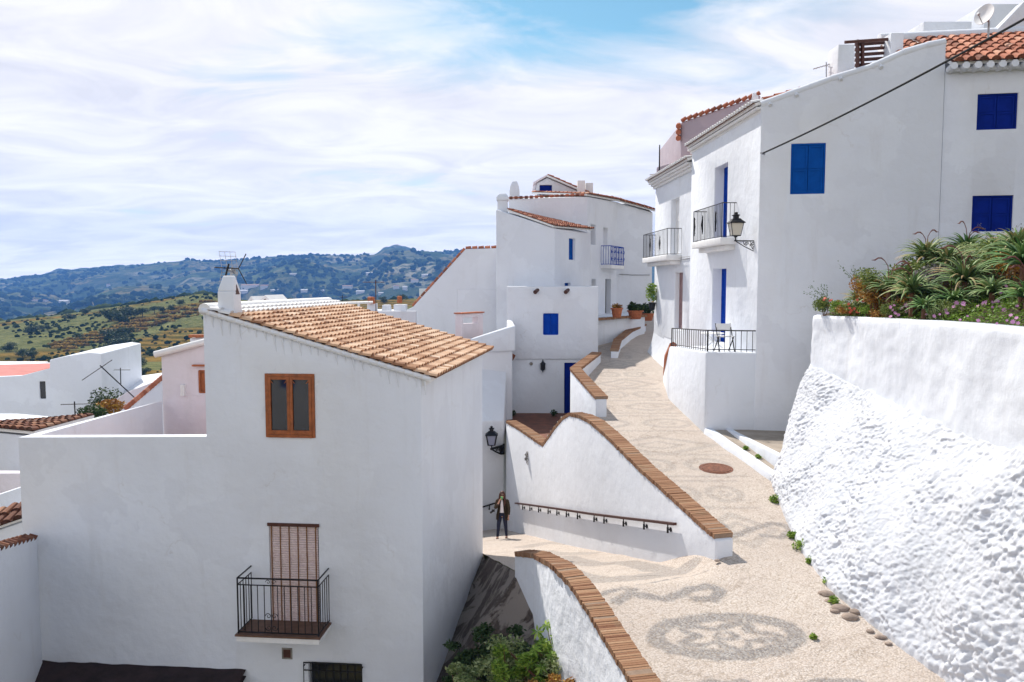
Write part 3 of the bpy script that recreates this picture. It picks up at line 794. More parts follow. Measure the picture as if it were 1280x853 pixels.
# balcony
BR_ = rect(LF, 322, 700, 403, 779)
bs0 = LF.at(322, 779)[0]; bs1 = LF.at(403, 779)[0]; bz = LF.at(360, 776)[1]
bs0 -= .10; bs1 += .13; by = -.62
def bpix(s, y, z):
    w = LF.w(s, y, z); d_ = w.y*CP-w.z*SP; return (640+1000*w.x/d_, 426.5-1000*(w.z*CP+w.y*SP)/d_)
print('balc', bpix(bs0, by, bz), bpix(bs1, by, bz), bpix(bs1, 0, bz))
bm = new(); box(bm, bs0-.04, bs1+.04, by-.04, 0, bz-.03, bz, LF.M); M['balc'] = plain('brown_balcony_tile', (.16,.085,.055), .7, var=.2, scale=6); bo = obj('balcony', bm, M['balc'], lh)
bm = new(); box(bm, bs0-.02, bs1+.02, by-.02, 0, bz-.13, bz-.031, LF.M); obj('balcony_slab', bm, M['white_clean'], bo)
bm = railing_bm(LF, bs0, bs1, by+.03, 0, bz, bz+1.0, 12, 5, .010, second=bz+.88)
e1, e2 = LF.d, Vector((0,0,1)); cx_ = bs0+(bs1-bs0)*.5-.12
for sx in (-1, 1):
    for zc, k in ((.33, 1), (.12, -1)):
        tube(bm, scroll(LF.w(cx_+sx*.055, by+.03, bz+zc), e1*sx, e2*k, .055, 1.2), .007, 4)
    tube(bm, scroll(LF.w(cx_+sx*.05, by+.03, bz+.94), e1*sx, e2, .045, 1.1), .006, 4)
obj('railing', bm, M['iron'], bo)
# vent and grated lower window
s0, s1, z0, z1 = VR; bm = new(); box(bm, s0-.03, s1+.03, -.008, .02, z0-.03, z1+.03, LF.M); v = obj('vent', bm, M['concrete'], lh)
bm = new(); box(bm, s0, s1, -.012, -.0085, z0, z1, LF.M); obj('vent_grate', bm, M['wood_dark'], v)
s0, s1, z0, z1 = LR; bm = new(); box(bm, s0, s1, .18, .21, z0, z1, LF.M); lw_ = obj('lower_window', bm, M['glass'], lh)
g0 = LF.at(381, 826)[0]; bm = new()
for z in (z1+.02, z1-.12, z0+.1): tube(bm, [LF.w(g0, -.07, z), LF.w(s1+.03, -.07, z)], .012, 5)
for i in range(9): s = g0+(s1+.03-g0)*i/8; tube(bm, [LF.w(s, -.07, z0-.1), LF.w(s, -.07, z1+.03)], .009, 5)
for z in (z1-.05,):
    for s in (g0, s1+.03): tube(bm, [LF.w(s, -.07, z), LF.w(s, .03, z)], .012, 5)
obj('window_grille', bm, M['iron'], lw_)
# chimney
c0 = LF.at(268.5, 394)[0]; c1 = LF.at(289, 394)[0]
top_ = P(282, 345, 14.7).z; sh = P(282, 364, 14.6).z; zb0 = gz(c0)-.1
def cr(z, e, y0=.12, y1=.44): return [LF.w(s, y, z) for s, y in ((c0-e, y0-e), (c1+e, y0-e), (c1+e, y1+e), (c0-e, y1+e))]
bm = new(); loft(bm, [cr(zb0, .03), cr(zb0+.35, .0), cr(sh, -.0)])
# gabled cap: ridge along x, triangular opening on the right side
A_ = [LF.w(c0, .12, sh), LF.w(c0+.05, .25, top_), LF.w(c0+.05, .33, top_), LF.w(c0, .44, sh)]
B_ = [LF.w(c1, .12, sh), LF.w(c1-.05, .25, top_), LF.w(c1-.05, .33, top_), LF.w(c1, .44, sh)]
va = [bm.verts.new(p) for p in A_]; vb = [bm.verts.new(p) for p in B_]
bm.faces.new(va); bm.faces.new(vb[::-1])
for i in range(4): bm.faces.new((va[(i+1)%4], va[i], vb[i], vb[(i+1)%4]))
ch = obj('chimney', bm, M['white'], lh); bake(ch, bevel=.02)
bm = new(); x = c1+.004
vs = [LF.w(c1+.006, .20, sh-.06), LF.w(c1+.006, .37, sh-.06), LF.w(c1-.012, .285, sh+.12)]
va = [bm.verts.new(p) for p in vs]; vb = [bm.verts.new(p-LF.d*.1) for p in vs]; bm.faces.new(va); bm.faces.new(vb[::-1])
for i in range(3): bm.faces.new((va[i], va[(i+1)%3], vb[(i+1)%3], vb[i]))
obj('smoke_opening', bm, M['wood_dark'], ch)
# lean-to roof at the foot and low left wall
z_ = LF.at(170, 831)[1]
bm = new(); s_a = LF.at(42, 827)[0]; s_b = LF.at(308, 836)[0]
M['felt'] = plain('dark_brown_roofing_felt', (.035,.018,.018), .85, var=.3, scale=3, bs=.5)
lt = thing('lean_to_roof', 'dark brown lean-to roof at the foot of the big left house', 'roof', LF.w((s_a+s_b)/2, -1, z_-1.2))
n = 40
ra = [LF.w(s_a+(s_b-s_a)*i/n, -.01, z_+.03*noise.noise(Vector((i*.3,0,0)))) for i in range(n+1)]
rb = [LF.w(s_a-.5+(s_b-s_a+.5)*i/n, -2.6, z_-.75) for i in range(n+1)]
va = [bm.verts.new(p) for p in ra]; vb = [bm.verts.new(p) for p in rb]; vc = [bm.verts.new(p-Vector((0,0,.12))) for p in rb]; vd = [bm.verts.new(p-Vector((0,0,.12))) for p in ra]
for i in range(n): bm.faces.new((vb[i], vb[i+1], va[i+1], va[i])); bm.faces.new((vc[i], vc[i+1], vb[i+1], vb[i])); bm.faces.new((vd[i+1], vd[i], vc[i], vc[i+1]))
obj('roofing_sheet', bm, M['felt'], lt)
bm = new(); box(bm, s_a+.1, s_b-.08, -2.3, -.02, -10, z_-.8, LF.M); obj('wall', bm, M['white'], lt)
# left court wall coming towards the camera
A0 = P(37, 672, 14.55); B0_ = P(-60, 700, 11.3)
t = thing('court_wall', 'low white wall capped with clay tiles at the far left edge', 'wall', (A0.x, A0.y, -8))
wall_strip('wall', t, [(A0.x, A0.y), (B0_.x, B0_.y)], .25, [-10, -10], [A0.z, B0_.z], 'white', .02)
bm = new(); tl = tintlayer(bm); dv = (B0_-A0); n = int(Vector((dv.x, dv.y, 0)).length/.2); sd = Vector((dv.y, -dv.x, 0)).normalized()
for i in range(n):
    p = A0.lerp(B0_, (i+.5)/n); 
    for sgn in (-1, 1):
        tube(bm, [p+sd*sgn*.02+Vector((0,0,.045)), p+sd*sgn*.14+Vector((0,0,-.02))], [.045, .06], 7, tint=random.uniform(.2,.7))
obj('cap_tiles', bm, M['tile_old'], t)

# ---------------- generic block
def block(name, label, cat, corners, zb, m='white', extra=(), loc=None, cutters=(), bevel=.05, group=None):
    pts = [P(*c) if len(c) == 3 and not isinstance(c, Vector) else c for c in corners]+[Vector(e) for e in extra]
    t = thing(name, label, cat, (sum(p.x for p in pts)/len(pts), sum(p.y for p in pts)/len(pts), zb), group)
    bm = new(); prism(bm, [(p.x, p.y) for p in pts], zb, [p.z for p in pts])
    w = obj('wall', bm, M[m], t); bake(w, cutters, bevel)
    return t, pts
# ---------------- house C below, with the street lamp
c1 = P(640.5, 408, 31.2); c2 = P(585, 425, 30.2); l1 = P(630, 526, 28.6); l2 = P(556, 526, 28.0)
CF = Frame((l2.x, l2.y), (l1.x, l1.y))
ft = -2.35
hc = thing('lower_house', 'white house with a walled roof terrace behind the sandy tiled roof', 'house', (-1.5, 30, -9))
bm = new(); prism(bm, [(c2.x, c2.y), (c1.x, c1.y), (c1.x-.1, 32.6), (-5.0, 33.6), (-6.6, 29.2)], -9.5, [ft]*5)
bake(obj('wall', bm, M['white_old'], hc), bevel=.04)
bm = new(); prism(bm, [(l2.x, l2.y), (l1.x, l1.y), (l1.x+.1, 31.9), (c2.x-.3, 30.4), (-5.5, 29.5), (-5.5, 27.4)], -9.5, [l2.z, l1.z, l1.z+2.0, l1.z+2.0, l1.z+.8, l2.z])
bake(obj('lower_wall', bm, M['white_old'], hc), bevel=.05)
wall_strip('roof_parapet', hc, [(-6.6, 29.2), (c2.x, c2.y), (c1.x, c1.y), (c1.x-.12, 32.5)], .22, [ft-.3]*4, [c2.z-.25, c2.z, c1.z+.02, P(636,400,32.5).z], 'white', .05)
bm = new(); prism(bm, [(c2.x+.1, c2.y+.25), (c1.x-.2, c1.y+.15), (c1.x-.25, 32.4), (-4.9, 33.4), (-6.4, 29.4)], ft+.002, [ft+.03]*5)
obj('roof_terrace_tiles', bm, M['floor_tile'], hc)
A_ = P(577, 420, 31.0); B_ = P(604, 408, 32.3); bm = new(); f = Frame((A_.x, A_.y), (B_.x, B_.y)); ztop = P(604, 402, 32.3).z
box(bm, 0, f.L, 0, .3, ft, ft+1.15, f.M); o = obj('terrace_screen', bm, M['pinkish'], hc); bake(o, [cutbox(f, .12, f.L-.35, ft+.75, ft+1.0, .4)], .015)
bm = new(); box(bm, -.04, f.L+.04, -.04, .34, ft+1.152, ft+1.20, f.M); obj('screen_cap', bm, M['terracotta'], o)
# rail along house C wall
t = thing('side_handrail', 'dark handrail stub on the shaded lower house wall behind the woman', 'handrail', CF.w(CF.L-1, 0, -8))
bm = new(); s0, z0 = CF.at(601, 633.5); s1, z1 = CF.at(619, 628)
tube(bm, [CF.w(s0-1, -.1, z0-.3), CF.w(s0, -.1, z0), CF.w(s1, -.1, z1)], .03, 6); obj('rail', bm, M['iron'], t)
bm = new(); s2, z2 = CF.at(611, 633); tube(bm, [CF.w(s2, 0, z2-.1), CF.w(s2, -.1, z2-.1), CF.w(s2, -.1, z2+.05)], .02, 6); obj('bracket', bm, M['iron'], t)

# ---------------- house B (cube with blue window and blue door)
b0 = P(634, 358.5, 32.6); b1 = P(748.3, 357.5, 32.6)
BF = Frame((b0.x, b0.y), (b1.x, b1.y))
hb = thing('cube_house', 'small cubic white house with one square blue window above a deep blue door', 'house', (1.6, 34, -5.35))
BW = rect(BF, 679, 392, 698, 419); BD = rect(BF, 705.5, 454, 719, 521)
bm = new(); zt = (b0.z+b1.z)/2; zo = BF.at(670, 449.5)[1]
prism(bm, [(b0.x, 32.68), (b1.x, 32.68), (b1.x+.15, 36.2), (b0.x, 36.2)], -6.2, [zo+.05]*4)
o = obj('wall', bm, M['white'], hb); bake(o, [cutbox(BF, BD[0], BD[1]+.35, BD[2]-.1, BD[3], .28)], .03)
bm = new(); prism(bm, [(b0.x-.02, 32.6), (b1.x, 32.6), (b1.x+.15, 36.2), (b0.x-.02, 36.2)], zo, [zt]*4)
o = obj('upper_wall', bm, M['white'], hb); bake(o, [cutbox(BF, *BW, .22)], .045)
shutter(hb, BF, BW, 'blue', .07, 2)
shutter(hb, BF, (BD[0], BD[1]+.35, BD[2], BD[3]), 'blue_deep', .16, 1, 'door', 3)
for u, v in ((671, 364), (709, 364)):
    s, z = BF.at(u, v); bm = new(); tube(bm, [BF.w(s+.05, .05, z+.05), BF.w(s-.08, -.22, z-.05)], [.075, .085], 8, tint=.2); obj('drain_spout', bm, M['wood_dark'], hb)
s, z = BF.at(664, 455); bm = new(); lathe(bm, (0,0,0), [(.07,0),(.07,.03),(.05,.05)], 12); bmesh.ops.transform(bm, matrix=Matrix.Translation(BF.w(s,.06,z)) @ Matrix.Rotation(R(90), 4, 'X'), verts=bm.verts[:]); obj('meter_plate', bm, M['concrete'], hb)
# small brown tile hood at left corner
s, z = BF.at(632, 441); bm = new(); tl = tintlayer(bm)
for k in range(2):
    o_ = Vector((-.15+.36*k, -.35, .06-.18*k)); p = BF.w(s, 0, z)+o_
    tube(bm, [p+Vector((-.12,0,.07)), p+Vector((.14,0,-.07))], [.15, .13], 8, tint=.15)
obj('clay_hood', bm, M['tile_red'], hb)
tubept = [P(632, 500, 32.3)]
# ---------------- wall E: big stepped gable, F/D houses behind
he = thing('gable_house', 'pale old house with a long diagonal gable edge and bare lower wall', 'house', (-3, 38, -9))
eY = 36.2
pts = [(440, 388.5), (470, 388), (505, 389), (516, 384), (582, 311.5), (622, 310.5)]
E = [P(u, v, eY) for u, v in pts]; bm = new()
extrude(bm, [Vector((E[0].x, eY, -9))]+E+[Vector((E[-1].x+.6, eY, E[-1].z)), Vector((E[-1].x+.6, eY, -9))], (0, 1.6, 0))
bake(obj('wall', bm, M['white_old'], he), bevel=.04)
bm = new(); tl = tintlayer(bm)
for a_, c_ in ((E[3], E[4]), (E[4], E[5])):
    n = int((c_-a_).length/.28)
    for i in range(n):
        p = a_.lerp(c_, i/n); q = a_.lerp(c_, (i+.85)/n)
        tube(bm, [p+Vector((0,.12,.03)), q+Vector((0,.12,.05))], .09, 7, tint=random.uniform(.1,.6))
obj('verge_tiles', bm, M['tile_red'], he)
bm = new(); box(bm, P(572,380,eY).x, P(636,380,eY).x, eY-.06, eY-.001, -6, P(600,362,eY).z); bake(obj('thicker_base', bm, M['white_old'], he), bevel=.02)
bm = new(); p = P(630.5, 335, 35.2); tube(bm, [Vector((p.x, 35.9, -4)), Vector((p.x, 35.9, p.z))], .11, 8); obj('flue_pipe', bm, M['white_clean'], he, smooth=60)
# house D
d1, d2, d3 = P(620, 262, 35.0), P(693.5, 286, 34.2), P(738, 291, 37.4)
hd = thing('narrow_house', 'white house with lean-to tiled roof and a slim pale blue window', 'house', (2, 36, -2))
DF = Frame((d2.x, d2.y), (d3.x, d3.y)); DG = Frame((d1.x, d1.y), (d2.x, d2.y))
bm = new(); bk = Vector((d1.x, 38, 0)); prism(bm, [(d1.x, d1.y), (d2.x, d2.y), (d3.x, d3.y), (d1.x+.6, 39.5)], -5, [d1.z, d2.z, d2.z, d1.z])
dw = rect(DF, 711.5, 298.5, 719.5, 325); dw2 = rect(DF, 706, 354, 713.5, 366)
bake(obj('wall', bm, M['white'], hd), [cutbox(DF, *dw, .25), cutbox(DF, *dw2, .25)], .04)
for r_ in (dw, dw2): shutter(hd, DF, r_, 'blue_bright', .16, 1)
ez = .10; r1 = P(634, 264, 35.3)
tile_roof('roof', hd, d2+Vector((.02,-.12,ez)), d3+Vector((.15,-.1,ez+.05)), Vector((d1.x+1.6, 39.3, d1.z+ez)), Vector((r1.x, r1.y-.35, r1.z+.05)), .22, .3, 'tile_red')
# chimney of D
def chim(parent, u0, u1, v0, v1, Y, kind, dep=.6):
    a_ = P(u0, v1, Y); c_ = P(u1, v0, Y); bm = new(); x0, x1 = a_.x, c_.x; z0, z1 = a_.z-.3, c_.z
    if kind == 'box': loft(bm, [[Vector((x, y, z)) for x, y in ((x0-e, Y-e), (x1+e, Y-e), (x1+e, Y+dep+e), (x0-e, Y+dep+e))] for z, e in ((z0, .03), (z1-.32, 0), (z1-.30, .05), (z1-.18, .05), (z1-.05, -.04), (z1, -.08))])
    else:
        n = 9; h = z1-z0; loft(bm, [[Vector((x, y, z)) for x, y in ((x0+e, Y+e), (x1-e, Y+e), (x1-e, Y+dep-e), (x0+e, Y+dep-e))] for z, e in ((z0, -.02), (z0+h*.6, 0), (z0+h*.8, .04), (z0+h*.92, .09), (z1, .15))])
    o = obj('chimney', bm, M['white'], parent); bake(o, bevel=.02)
    if kind != 'box':
        bm = new(); xm = (x0+x1)/2-.04; h = z1-z0; w = (x1-x0)*.22
        vs = [Vector((xm-w, Y-.001, z0+h*.52)), Vector((xm+w, Y-.001, z0+h*.52)), Vector((xm, Y+.17, z0+h*.9))]
        va = [bm.verts.new(p) for p in vs]; vb = [bm.verts.new(p+Vector((0,.05,0))) for p in vs]; bm.faces.new(va)
        for i in range(3): bm.faces.new((va[i], vb[i], vb[(i+1)%3], va[(i+1)%3]))
        obj('smoke_opening', bm, M['dark'], o)
    return o
chim(hd, 622, 634.5, 241.5, 265, 35.3, 'box')
# house F
f0, f1, f2, f3 = P(636, 249, 38.6), P(734.5, 246, 38.6), P(771, 253, 43.2), P(816, 266, 43.6)
hf = thing('ridge_house', 'tall white house on the skyline with blue dormer, blue balcony and wavy tiled eaves', 'house', (4, 41, -1.7))
FF = Frame((f1.x, f1.y), (f2.x, f2.y)); FG = Frame((f0.x, f0.y), (f1.x, f1.y)); FH = Frame((f2.x, f2.y), (f3.x, f3.y))
fd = rect(FF, 757, 349, 764, 398); fb = rect(FF, 754.5, 285, 760, 311); fw = rect(FF, 738.5, 281, 745, 306); fs = rect(FF, 739.5, 349, 745.5, 360)
bm = new(); prism(bm, [(f0.x, f0.y), (f1.x, f1.y), (f2.x, f2.y), (f3.x, f3.y), (f3.x, 47), (f0.x, 47)], -3, [f0.z, f1.z, f2.z, f3.z, f3.z+.8, f0.z+1])
bake(obj('wall', bm, M['white'], hf), [cutbox(FF, *r_, .35) for r_ in (fd, fb, fw, fs)], .04)
for r_, n_, m_ in ((fd, 'door', 'dark'), (fb, 'balcony_door', 'white_clean'), (fw, 'window', 'glass'), (fs, 'small_window', 'glass')):
    bm = new(); box(bm, r_[0], r_[1], .28, .31, r_[2], r_[3], FF.M); obj(n_, bm, M[m_], hf)
# verge tiles on FG
bm = new(); tl = tintlayer(bm); a_, c_ = f0+Vector((0,0,.05)), f1+Vector((-.1,0,.1)); n = 15; tube(bm, [a_, c_], .035, 6, tint=.6)
for i in range(n): tube(bm, [a_.lerp(c_, (i+.1)/n), a_.lerp(c_, (i+.72)/n)], .07, 7, tint=random.uniform(0,.5))
obj('verge_tiles', bm, M['tile_red'], hf)
upz = Vector((0,0,.12))
tile_roof('roof', hf, f1+Vector((0,-.25,.1)), f2+Vector((.25,-.2,.1)), f2+Vector((-3.2,3.4,.65)), f1+Vector((-2.6,3,.55)), .22, .33, 'tile_red')
tile_roof('roof', hf, f2+Vector((.0,-.28,.1)), f3+Vector((.1,-.28,.1)), f3+Vector((.1,3.4,.65)), f2+Vector((.0,3.4,.65)), .22, .33, 'tile_red')
# blue balcony
q0 = FF.at(753, 333)[0]-.25; q1 = FF.at(773, 333)[0]-.35; zb_ = FF.at(762, 332)[1]
q0, q1 = rect(FF, 751, 309, 763, 333)[:2]; 
bm = new(); box(bm, q0, q1+.7, -.55, 0, zb_-.18, zb_, FF.M); bo = obj('balcony', bm, M['white_clean'], hf)
obj('railing', railing_bm(FF, q0+.03, q1+.67, -.52, 0, zb_, zb_+.95, 9, 4, .013), M['blue'], bo)
bm = new()
for j in (.2, .3, .65, .9): tube(bm, [FF.w(q0+.03, -.53, zb_+j), FF.w(q1+.67, -.53, zb_+j)], .012, 4)
for k in range(5):
    for j in range(2): tube(bm, scroll(FF.w(q0+.15+(q1+.55-q0)*k/4, -.54, zb_+.3+.35*j), FF.d, Vector((0,0,1)), .12, 1.3, 10), .012, 4)
obj('scroll_panel', bm, M['blue'], bo)
# dormer
g0, g1 = P(668, 240, 41.5), P(720, 240, 41.5); zr = P(684, 220.5, 41.5).z; ze = P(668, 229, 41.5).z; xr = P(684, 220, 41.5).x; ze2 = P(728, 241, 41.5).z
xs0, xs1 = P(671.5, 240, 41.5).x, P(733, 240, 41.5).x
bm = new(); extrude(bm, [Vector((xs0, 41.5, g0.z-1.2)), Vector((xs0, 41.5, ze)), Vector((xr, 41.5, zr-.08)), Vector((xs1, 41.5, ze2-.1)), Vector((xs1, 41.5, g0.z-1.2))], (0, 4, 0))
GF = Frame((xs0, 41.5), (xs1, 41.5)); gw = rect(GF, 674.5, 231.5, 690, 245.5)
dm = obj('dormer', bm, M['white'], hf); bake(dm, [cutbox(GF, *gw, .2)], .03)
bm = new(); box(bm, gw[0], gw[1], .1, .14, gw[2], gw[3], GF.M); obj('dormer_shutter', bm, M['blue_deep'], dm)
tile_roof('dormer_roof', dm, Vector((xs1+.1, 45.4, ze2-.02)), Vector((xs1+.1, 41.3, ze2-.02)), Vector((xr, 41.3, zr+.05)), Vector((xr, 45.4, zr+.05)), .22, .33, 'tile_red', False)
bm = new(); extrude(bm, [Vector((xs0-.2, 41.35, ze-.07)), Vector((xr, 41.35, zr-.02)), Vector((xr, 41.35, zr+.07)), Vector((xs0-.2, 41.35, ze+.03))], (0, 4, 0)); obj('dormer_slab', bm, M['pinkish'], dm)
chim(hf, 637, 649.5, 226, 250, 39.0, 'round')
for u0, u1, v0, v1, Y in ((722, 731.5, 225.5, 243, 41.0), (732, 741.5, 228.5, 245, 41.4)):
    a_ = P(u0, v1, Y); c_ = P(u1, v0, Y); bm = new(); box(bm, a_.x, c_.x, Y, Y+.6, a_.z-.6, c_.z); bake(obj('roof_box', bm, M['white_clean'], hf), bevel=.03)
# planter platform and kerb parapet at the top of the street
pa, pb = P(748, 398.5, 34.4), P(806, 398.5, 38.4)
t = thing('raised_doorstep', 'raised white doorstep terrace with brick edge and flowerpots at the street top', 'terrace', ((pa.x+pb.x)/2, 38, -2.6))
bm = new(); prism(bm, [(pa.x-.4, pa.y), (pb.x, pb.y), (pb.x+.25, 43.1), (pa.x-.6, 43.3)], -3.6, [pa.z-.07]*4); bake(obj('wall', bm, M['white'], t), bevel=.03)
coping('brick_edge', t, [Vector((pa.x-.2, pa.y+.14, pa.z)), Vector((pb.x, pb.y+.14, pa.z))], .34)
k_ = [hit(768, 437, lambda x, y: street_z(x, y)+.35), hit(772, 424, lambda x, y: street_z(x, y)+.42), hit(786, 413, lambda x, y: street_z(x, y)+.42), hit(804, 405, lambda x, y: street_z(x, y)+.36)]
print('kerb', [tuple(round(c,1) for c in p) for p in k_])
t = thing('curved_kerb_parapet', 'low curved brick topped parapet below the raised doorstep', 'wall', k_[0]+Vector((0,0,-.4)))
wall_strip('wall', t, [(p.x, p.y) for p in k_], .28, [-4]*4, [p.z-.085 for p in k_], 'white', .03); coping('brick_coping', t, k_, .34)
# ============================================================ big house on the right
def facx(y): return 7.59-.05*y
tan10 = math.tan(R(10))
HC = (6.55, 20.8)
HFr = Frame((5.12, HC[1]-tan10*(5.12-HC[0])), (HC[0]+9, HC[1]-tan10*9))      # front plane
HFa = Frame((facx(33.4), 33.4), HC)                                            # street facade, far -> near
hh = thing('corner_house', 'large white corner house with blue shutters and iron balconies at the right', 'house', (9, 22, -4.2))
sC = HFr.at(952, 300)[0]
tp = [(952,131),(985,119),(1040,99),(1090,84),(1130,66),(1160,57),(1183,52)]
tp3 = [HFr.at(u, v) for u, v in tp]
sI = tp3[-1][0]
back = Vector((-.05, 1, 0))*6.5
bm = new()
out = [(tp3[0][0], -5)]+tp3+[(tp3[-1][0], -5)]
extrude(bm, [HFr.w(s, 0, z) for s, z in out], back)
w1 = rect(HFr, 988.5, 179.5, 1031.5, 242.5)
fd_u = rect(HFa, 899.6, 206, 916, 300); fd_l = rect(HFa, 896.6, 336, 914, 431)
wl = obj('wall', bm, M['white'], hh)
zf_u = HFa.at(908, 299)[1]; zt_l = -1.8
fd_u = (fd_u[0], fd_u[1], 1.30, HFa.at(908, 207)[1]); fd_l = (fd_l[0], fd_l[1], zt_l, HFa.at(906, 336)[1])
bake(wl, [cutbox(HFr, *w1, .12), cutbox(HFa, *fd_u, .34), cutbox(HFa, *fd_l, .34)], .05)
shutter(hh, HFr, w1, 'blue_bright', .03, 2)
shutter(hh, HFa, fd_u, 'blue', .14, 2, 'door', 3); shutter(hh, HFa, fd_l, 'blue', .14, 2, 'door', 3)
# farther, lower half of the facade
sy = lambda y: (HFa.L-(y-20.8)/math.cos(math.atan(.05)))
y1 = 27.3; zE1 = 4.5; zE2 = 4.1
bm = new(); prism(bm, [(facx(y1), y1), (facx(33.4), 33.4), (13, 33.6), (13, y1)], -4.2, [zE2, zE2, zE2+1.6, zE2+1.6])
o = obj('far_wall', bm, M['white'], hh)
fu = rect(HFa, 838.7, 250, 848.5, 312); fu = (fu[0], fu[1], 1.05, HFa.at(843, 249)[1])
fl = rect(HFa, 843, 341, 852.7, 412); fb_ = rect(HFa, 829.5, 423, 838, 470)
bake(o, [cutbox(HFa, *fu, .3), cutbox(HFa, *fl, .3), cutbox(HFa, *fb_, .2)], .05)
M['lilac'] = plain('faded_mauve_door_paint', (.34,.22,.22), .7, var=.15, scale=6)
shutter(hh, HFa, fu, 'white_clean', .2, 1, 'door', 3); shutter(hh, HFa, fl, 'lilac', .2, 1, 'door', 3)
f = shutter(hh, HFa, fb_, 'blue_pale', .12, 1, 'door', 2)
# flared foot of the wall
bm = new(); 
ys_ = [25.3+i*(33.4-25.3)/14 for i in range(15)]
R0 = [[Vector((facx(y)+.05, y, street_z(0, y)+1.1)), Vector((facx(y)-.06, y, street_z(0, y)+.5)), Vector((facx(y)-.30-.15*math.sin((y-25.3)*.4), y, street_z(0, y)-.1)), Vector((facx(y)+.05, y, street_z(0,y)-.4))] for y in ys_]
loft(bm, R0); bmesh.ops.recalc_face_normals(bm, faces=bm.faces[:]); obj('flared_foot', bm, M['white'], hh, smooth=60)
# roofs
def fp(y, z, dx=0): return Vector((facx(y)+dx, y, z))
ov = -.38
sl_ = .27
ttop = HFr.w(sI, 0, 0)
tile_roof('roof', hh, fp(27.45, zE1+.09, ov), fp(20.9, zE1+.09, ov), Vector((10.7, 20.5, zE1+.09+sl_*4.5)), Vector((10.7, 27.4, zE1+.09+sl_*4.5)), .22, .33, 'tile_red', eavewhite=1)
tile_roof('roof', hh, fp(33.5, zE2+.09, ov), fp(27.35, zE2+.09, ov), Vector((13, 27.4, zE2+.09+sl_*6.6)), Vector((13, 33.6, zE2+.09+sl_*6.6)), .22, .33, 'tile_red', eavewhite=1)
bm = new()
for (ya, yb, z) in ((27.45, 20.86, zE1), (33.45, 27.5, zE2)):
    for dx, z0, z1 in ((-.28, -.06, .0), (-.18, -.14, -.065), (-.09, -.24, -.145)):
        a = fp(ya, z+z0, dx); b_ = fp(yb, z+z0, dx)
        vs = [a, b_, Vector((b_.x-dx+.02, b_.y, b_.z)), Vector((a.x-dx+.02, a.y, a.z))]
        lo = [bm.verts.new(p) for p in vs]; hi = [bm.verts.new(p+Vector((0,0,z1-z0))) for p in vs]
        bm.faces.new(lo); bm.faces.new(hi[::-1])
        for i in range(4): bm.faces.new((lo[(i+1)%4], lo[i], hi[i], hi[(i+1)%4]))
bmesh.ops.recalc_face_normals(bm, faces=bm.faces[:]); obj('cornice', bm, M['white_clean'], hh)
# gable parapet lip with small bumps on the front edge
bm = new()
for (s0, z0), (s1, z1) in zip(tp3, tp3[1:]):
    n = max(1, int((s1-s0)/.5))
    for i in range(n):
        a = HFr.w(s0+(s1-s0)*i/n, .09, z0+(z1-z0)*i/n); b_ = HFr.w(s0+(s1-s0)*(i+1)/n, .09, z0+(z1-z0)*(i+1)/n)
        tube(bm, [a, b_], [.115, .105], 8)
    if s0 < sI-1: 
        p = HFr.w(s0+.2, .0, z0+.02); tube(bm, [p+Vector((0,.05,.04)), p+Vector((0,-.05,-.06))], .05, 6)
obj('parapet_lip', bm, M['white'], hh, smooth=60)
# upper storeys behind
bm = new(); q = [P(851, 154, 30.0), P(951, 120, 28.6)]; 
t, pts = block('upper_house', 'upper gable wall with mauve shade in its colour rising behind the corner house eaves', 'house', [(851.5,153,30.2), (951,119,28.4)], 3.5, 'mauve', extra=[(9.0, 38, 7.0), (6.9, 38, 6.2)])
bm = new(); tl = tintlayer(bm); a_, b_ = pts[0], pts[1]; n = 13
for i in range(n): tube(bm, [a_.lerp(b_, (i+.05)/n)+Vector((0,-.03,.04)), a_.lerp(b_, (i+.8)/n)+Vector((0,-.03,.09))], .075, 7, tint=random.uniform(0,.5))
obj('verge_tiles', bm, M['tile_red'], t)
p = P(852, 165, 30.1); bm = new(); tl = tintlayer(bm)
for k in range(3): tube(bm, [p+Vector((-.12,0,-.22*k+.2)), p+Vector((-.05,.3,-.22*k+.3))], .1, 8, tint=.5)
obj('eave_tiles', bm, M['tile_red'], t)
a_ = P(942, 128, 28.3); c_ = P(949.5, 115, 28.3); bm = new(); box(bm, a_.x, c_.x, 28.4, 28.8, a_.z-.5, c_.z); bake(obj('chimney', bm, M['white'], t), bevel=.02)
t, pts = block('back_parapet_house', 'low roof parapet with mauve shade in its colour and an iron mast at the far end of the corner house', 'house', [(820.5,209,34.2), (868,194,33.0)], 3.0, 'mauve', extra=[(9, 33.0, 5.6), (9, 36, 5.6), (6.6, 36, 4.8)])
p = P(823.5, 222, 34.0); t = thing('roof_mast', 'thin dark vertical mast above the far eaves of the corner house', 'mast', (p.x, 33.9, p.z-.3))
bm = new(); tube(bm, [Vector((p.x, 33.9, p.z-.3)), Vector((p.x, 33.9, P(823.5, 182, 34).z))], [.035, .025], 6); obj('pole', bm, M['iron'], t)
bm = new(); tube(bm, [Vector((p.x-.4, 33.9, p.z+.1)), Vector((p.x+.3, 33.9, p.z+.15))], .02, 5); obj('crossbar', bm, M['galv'], t)
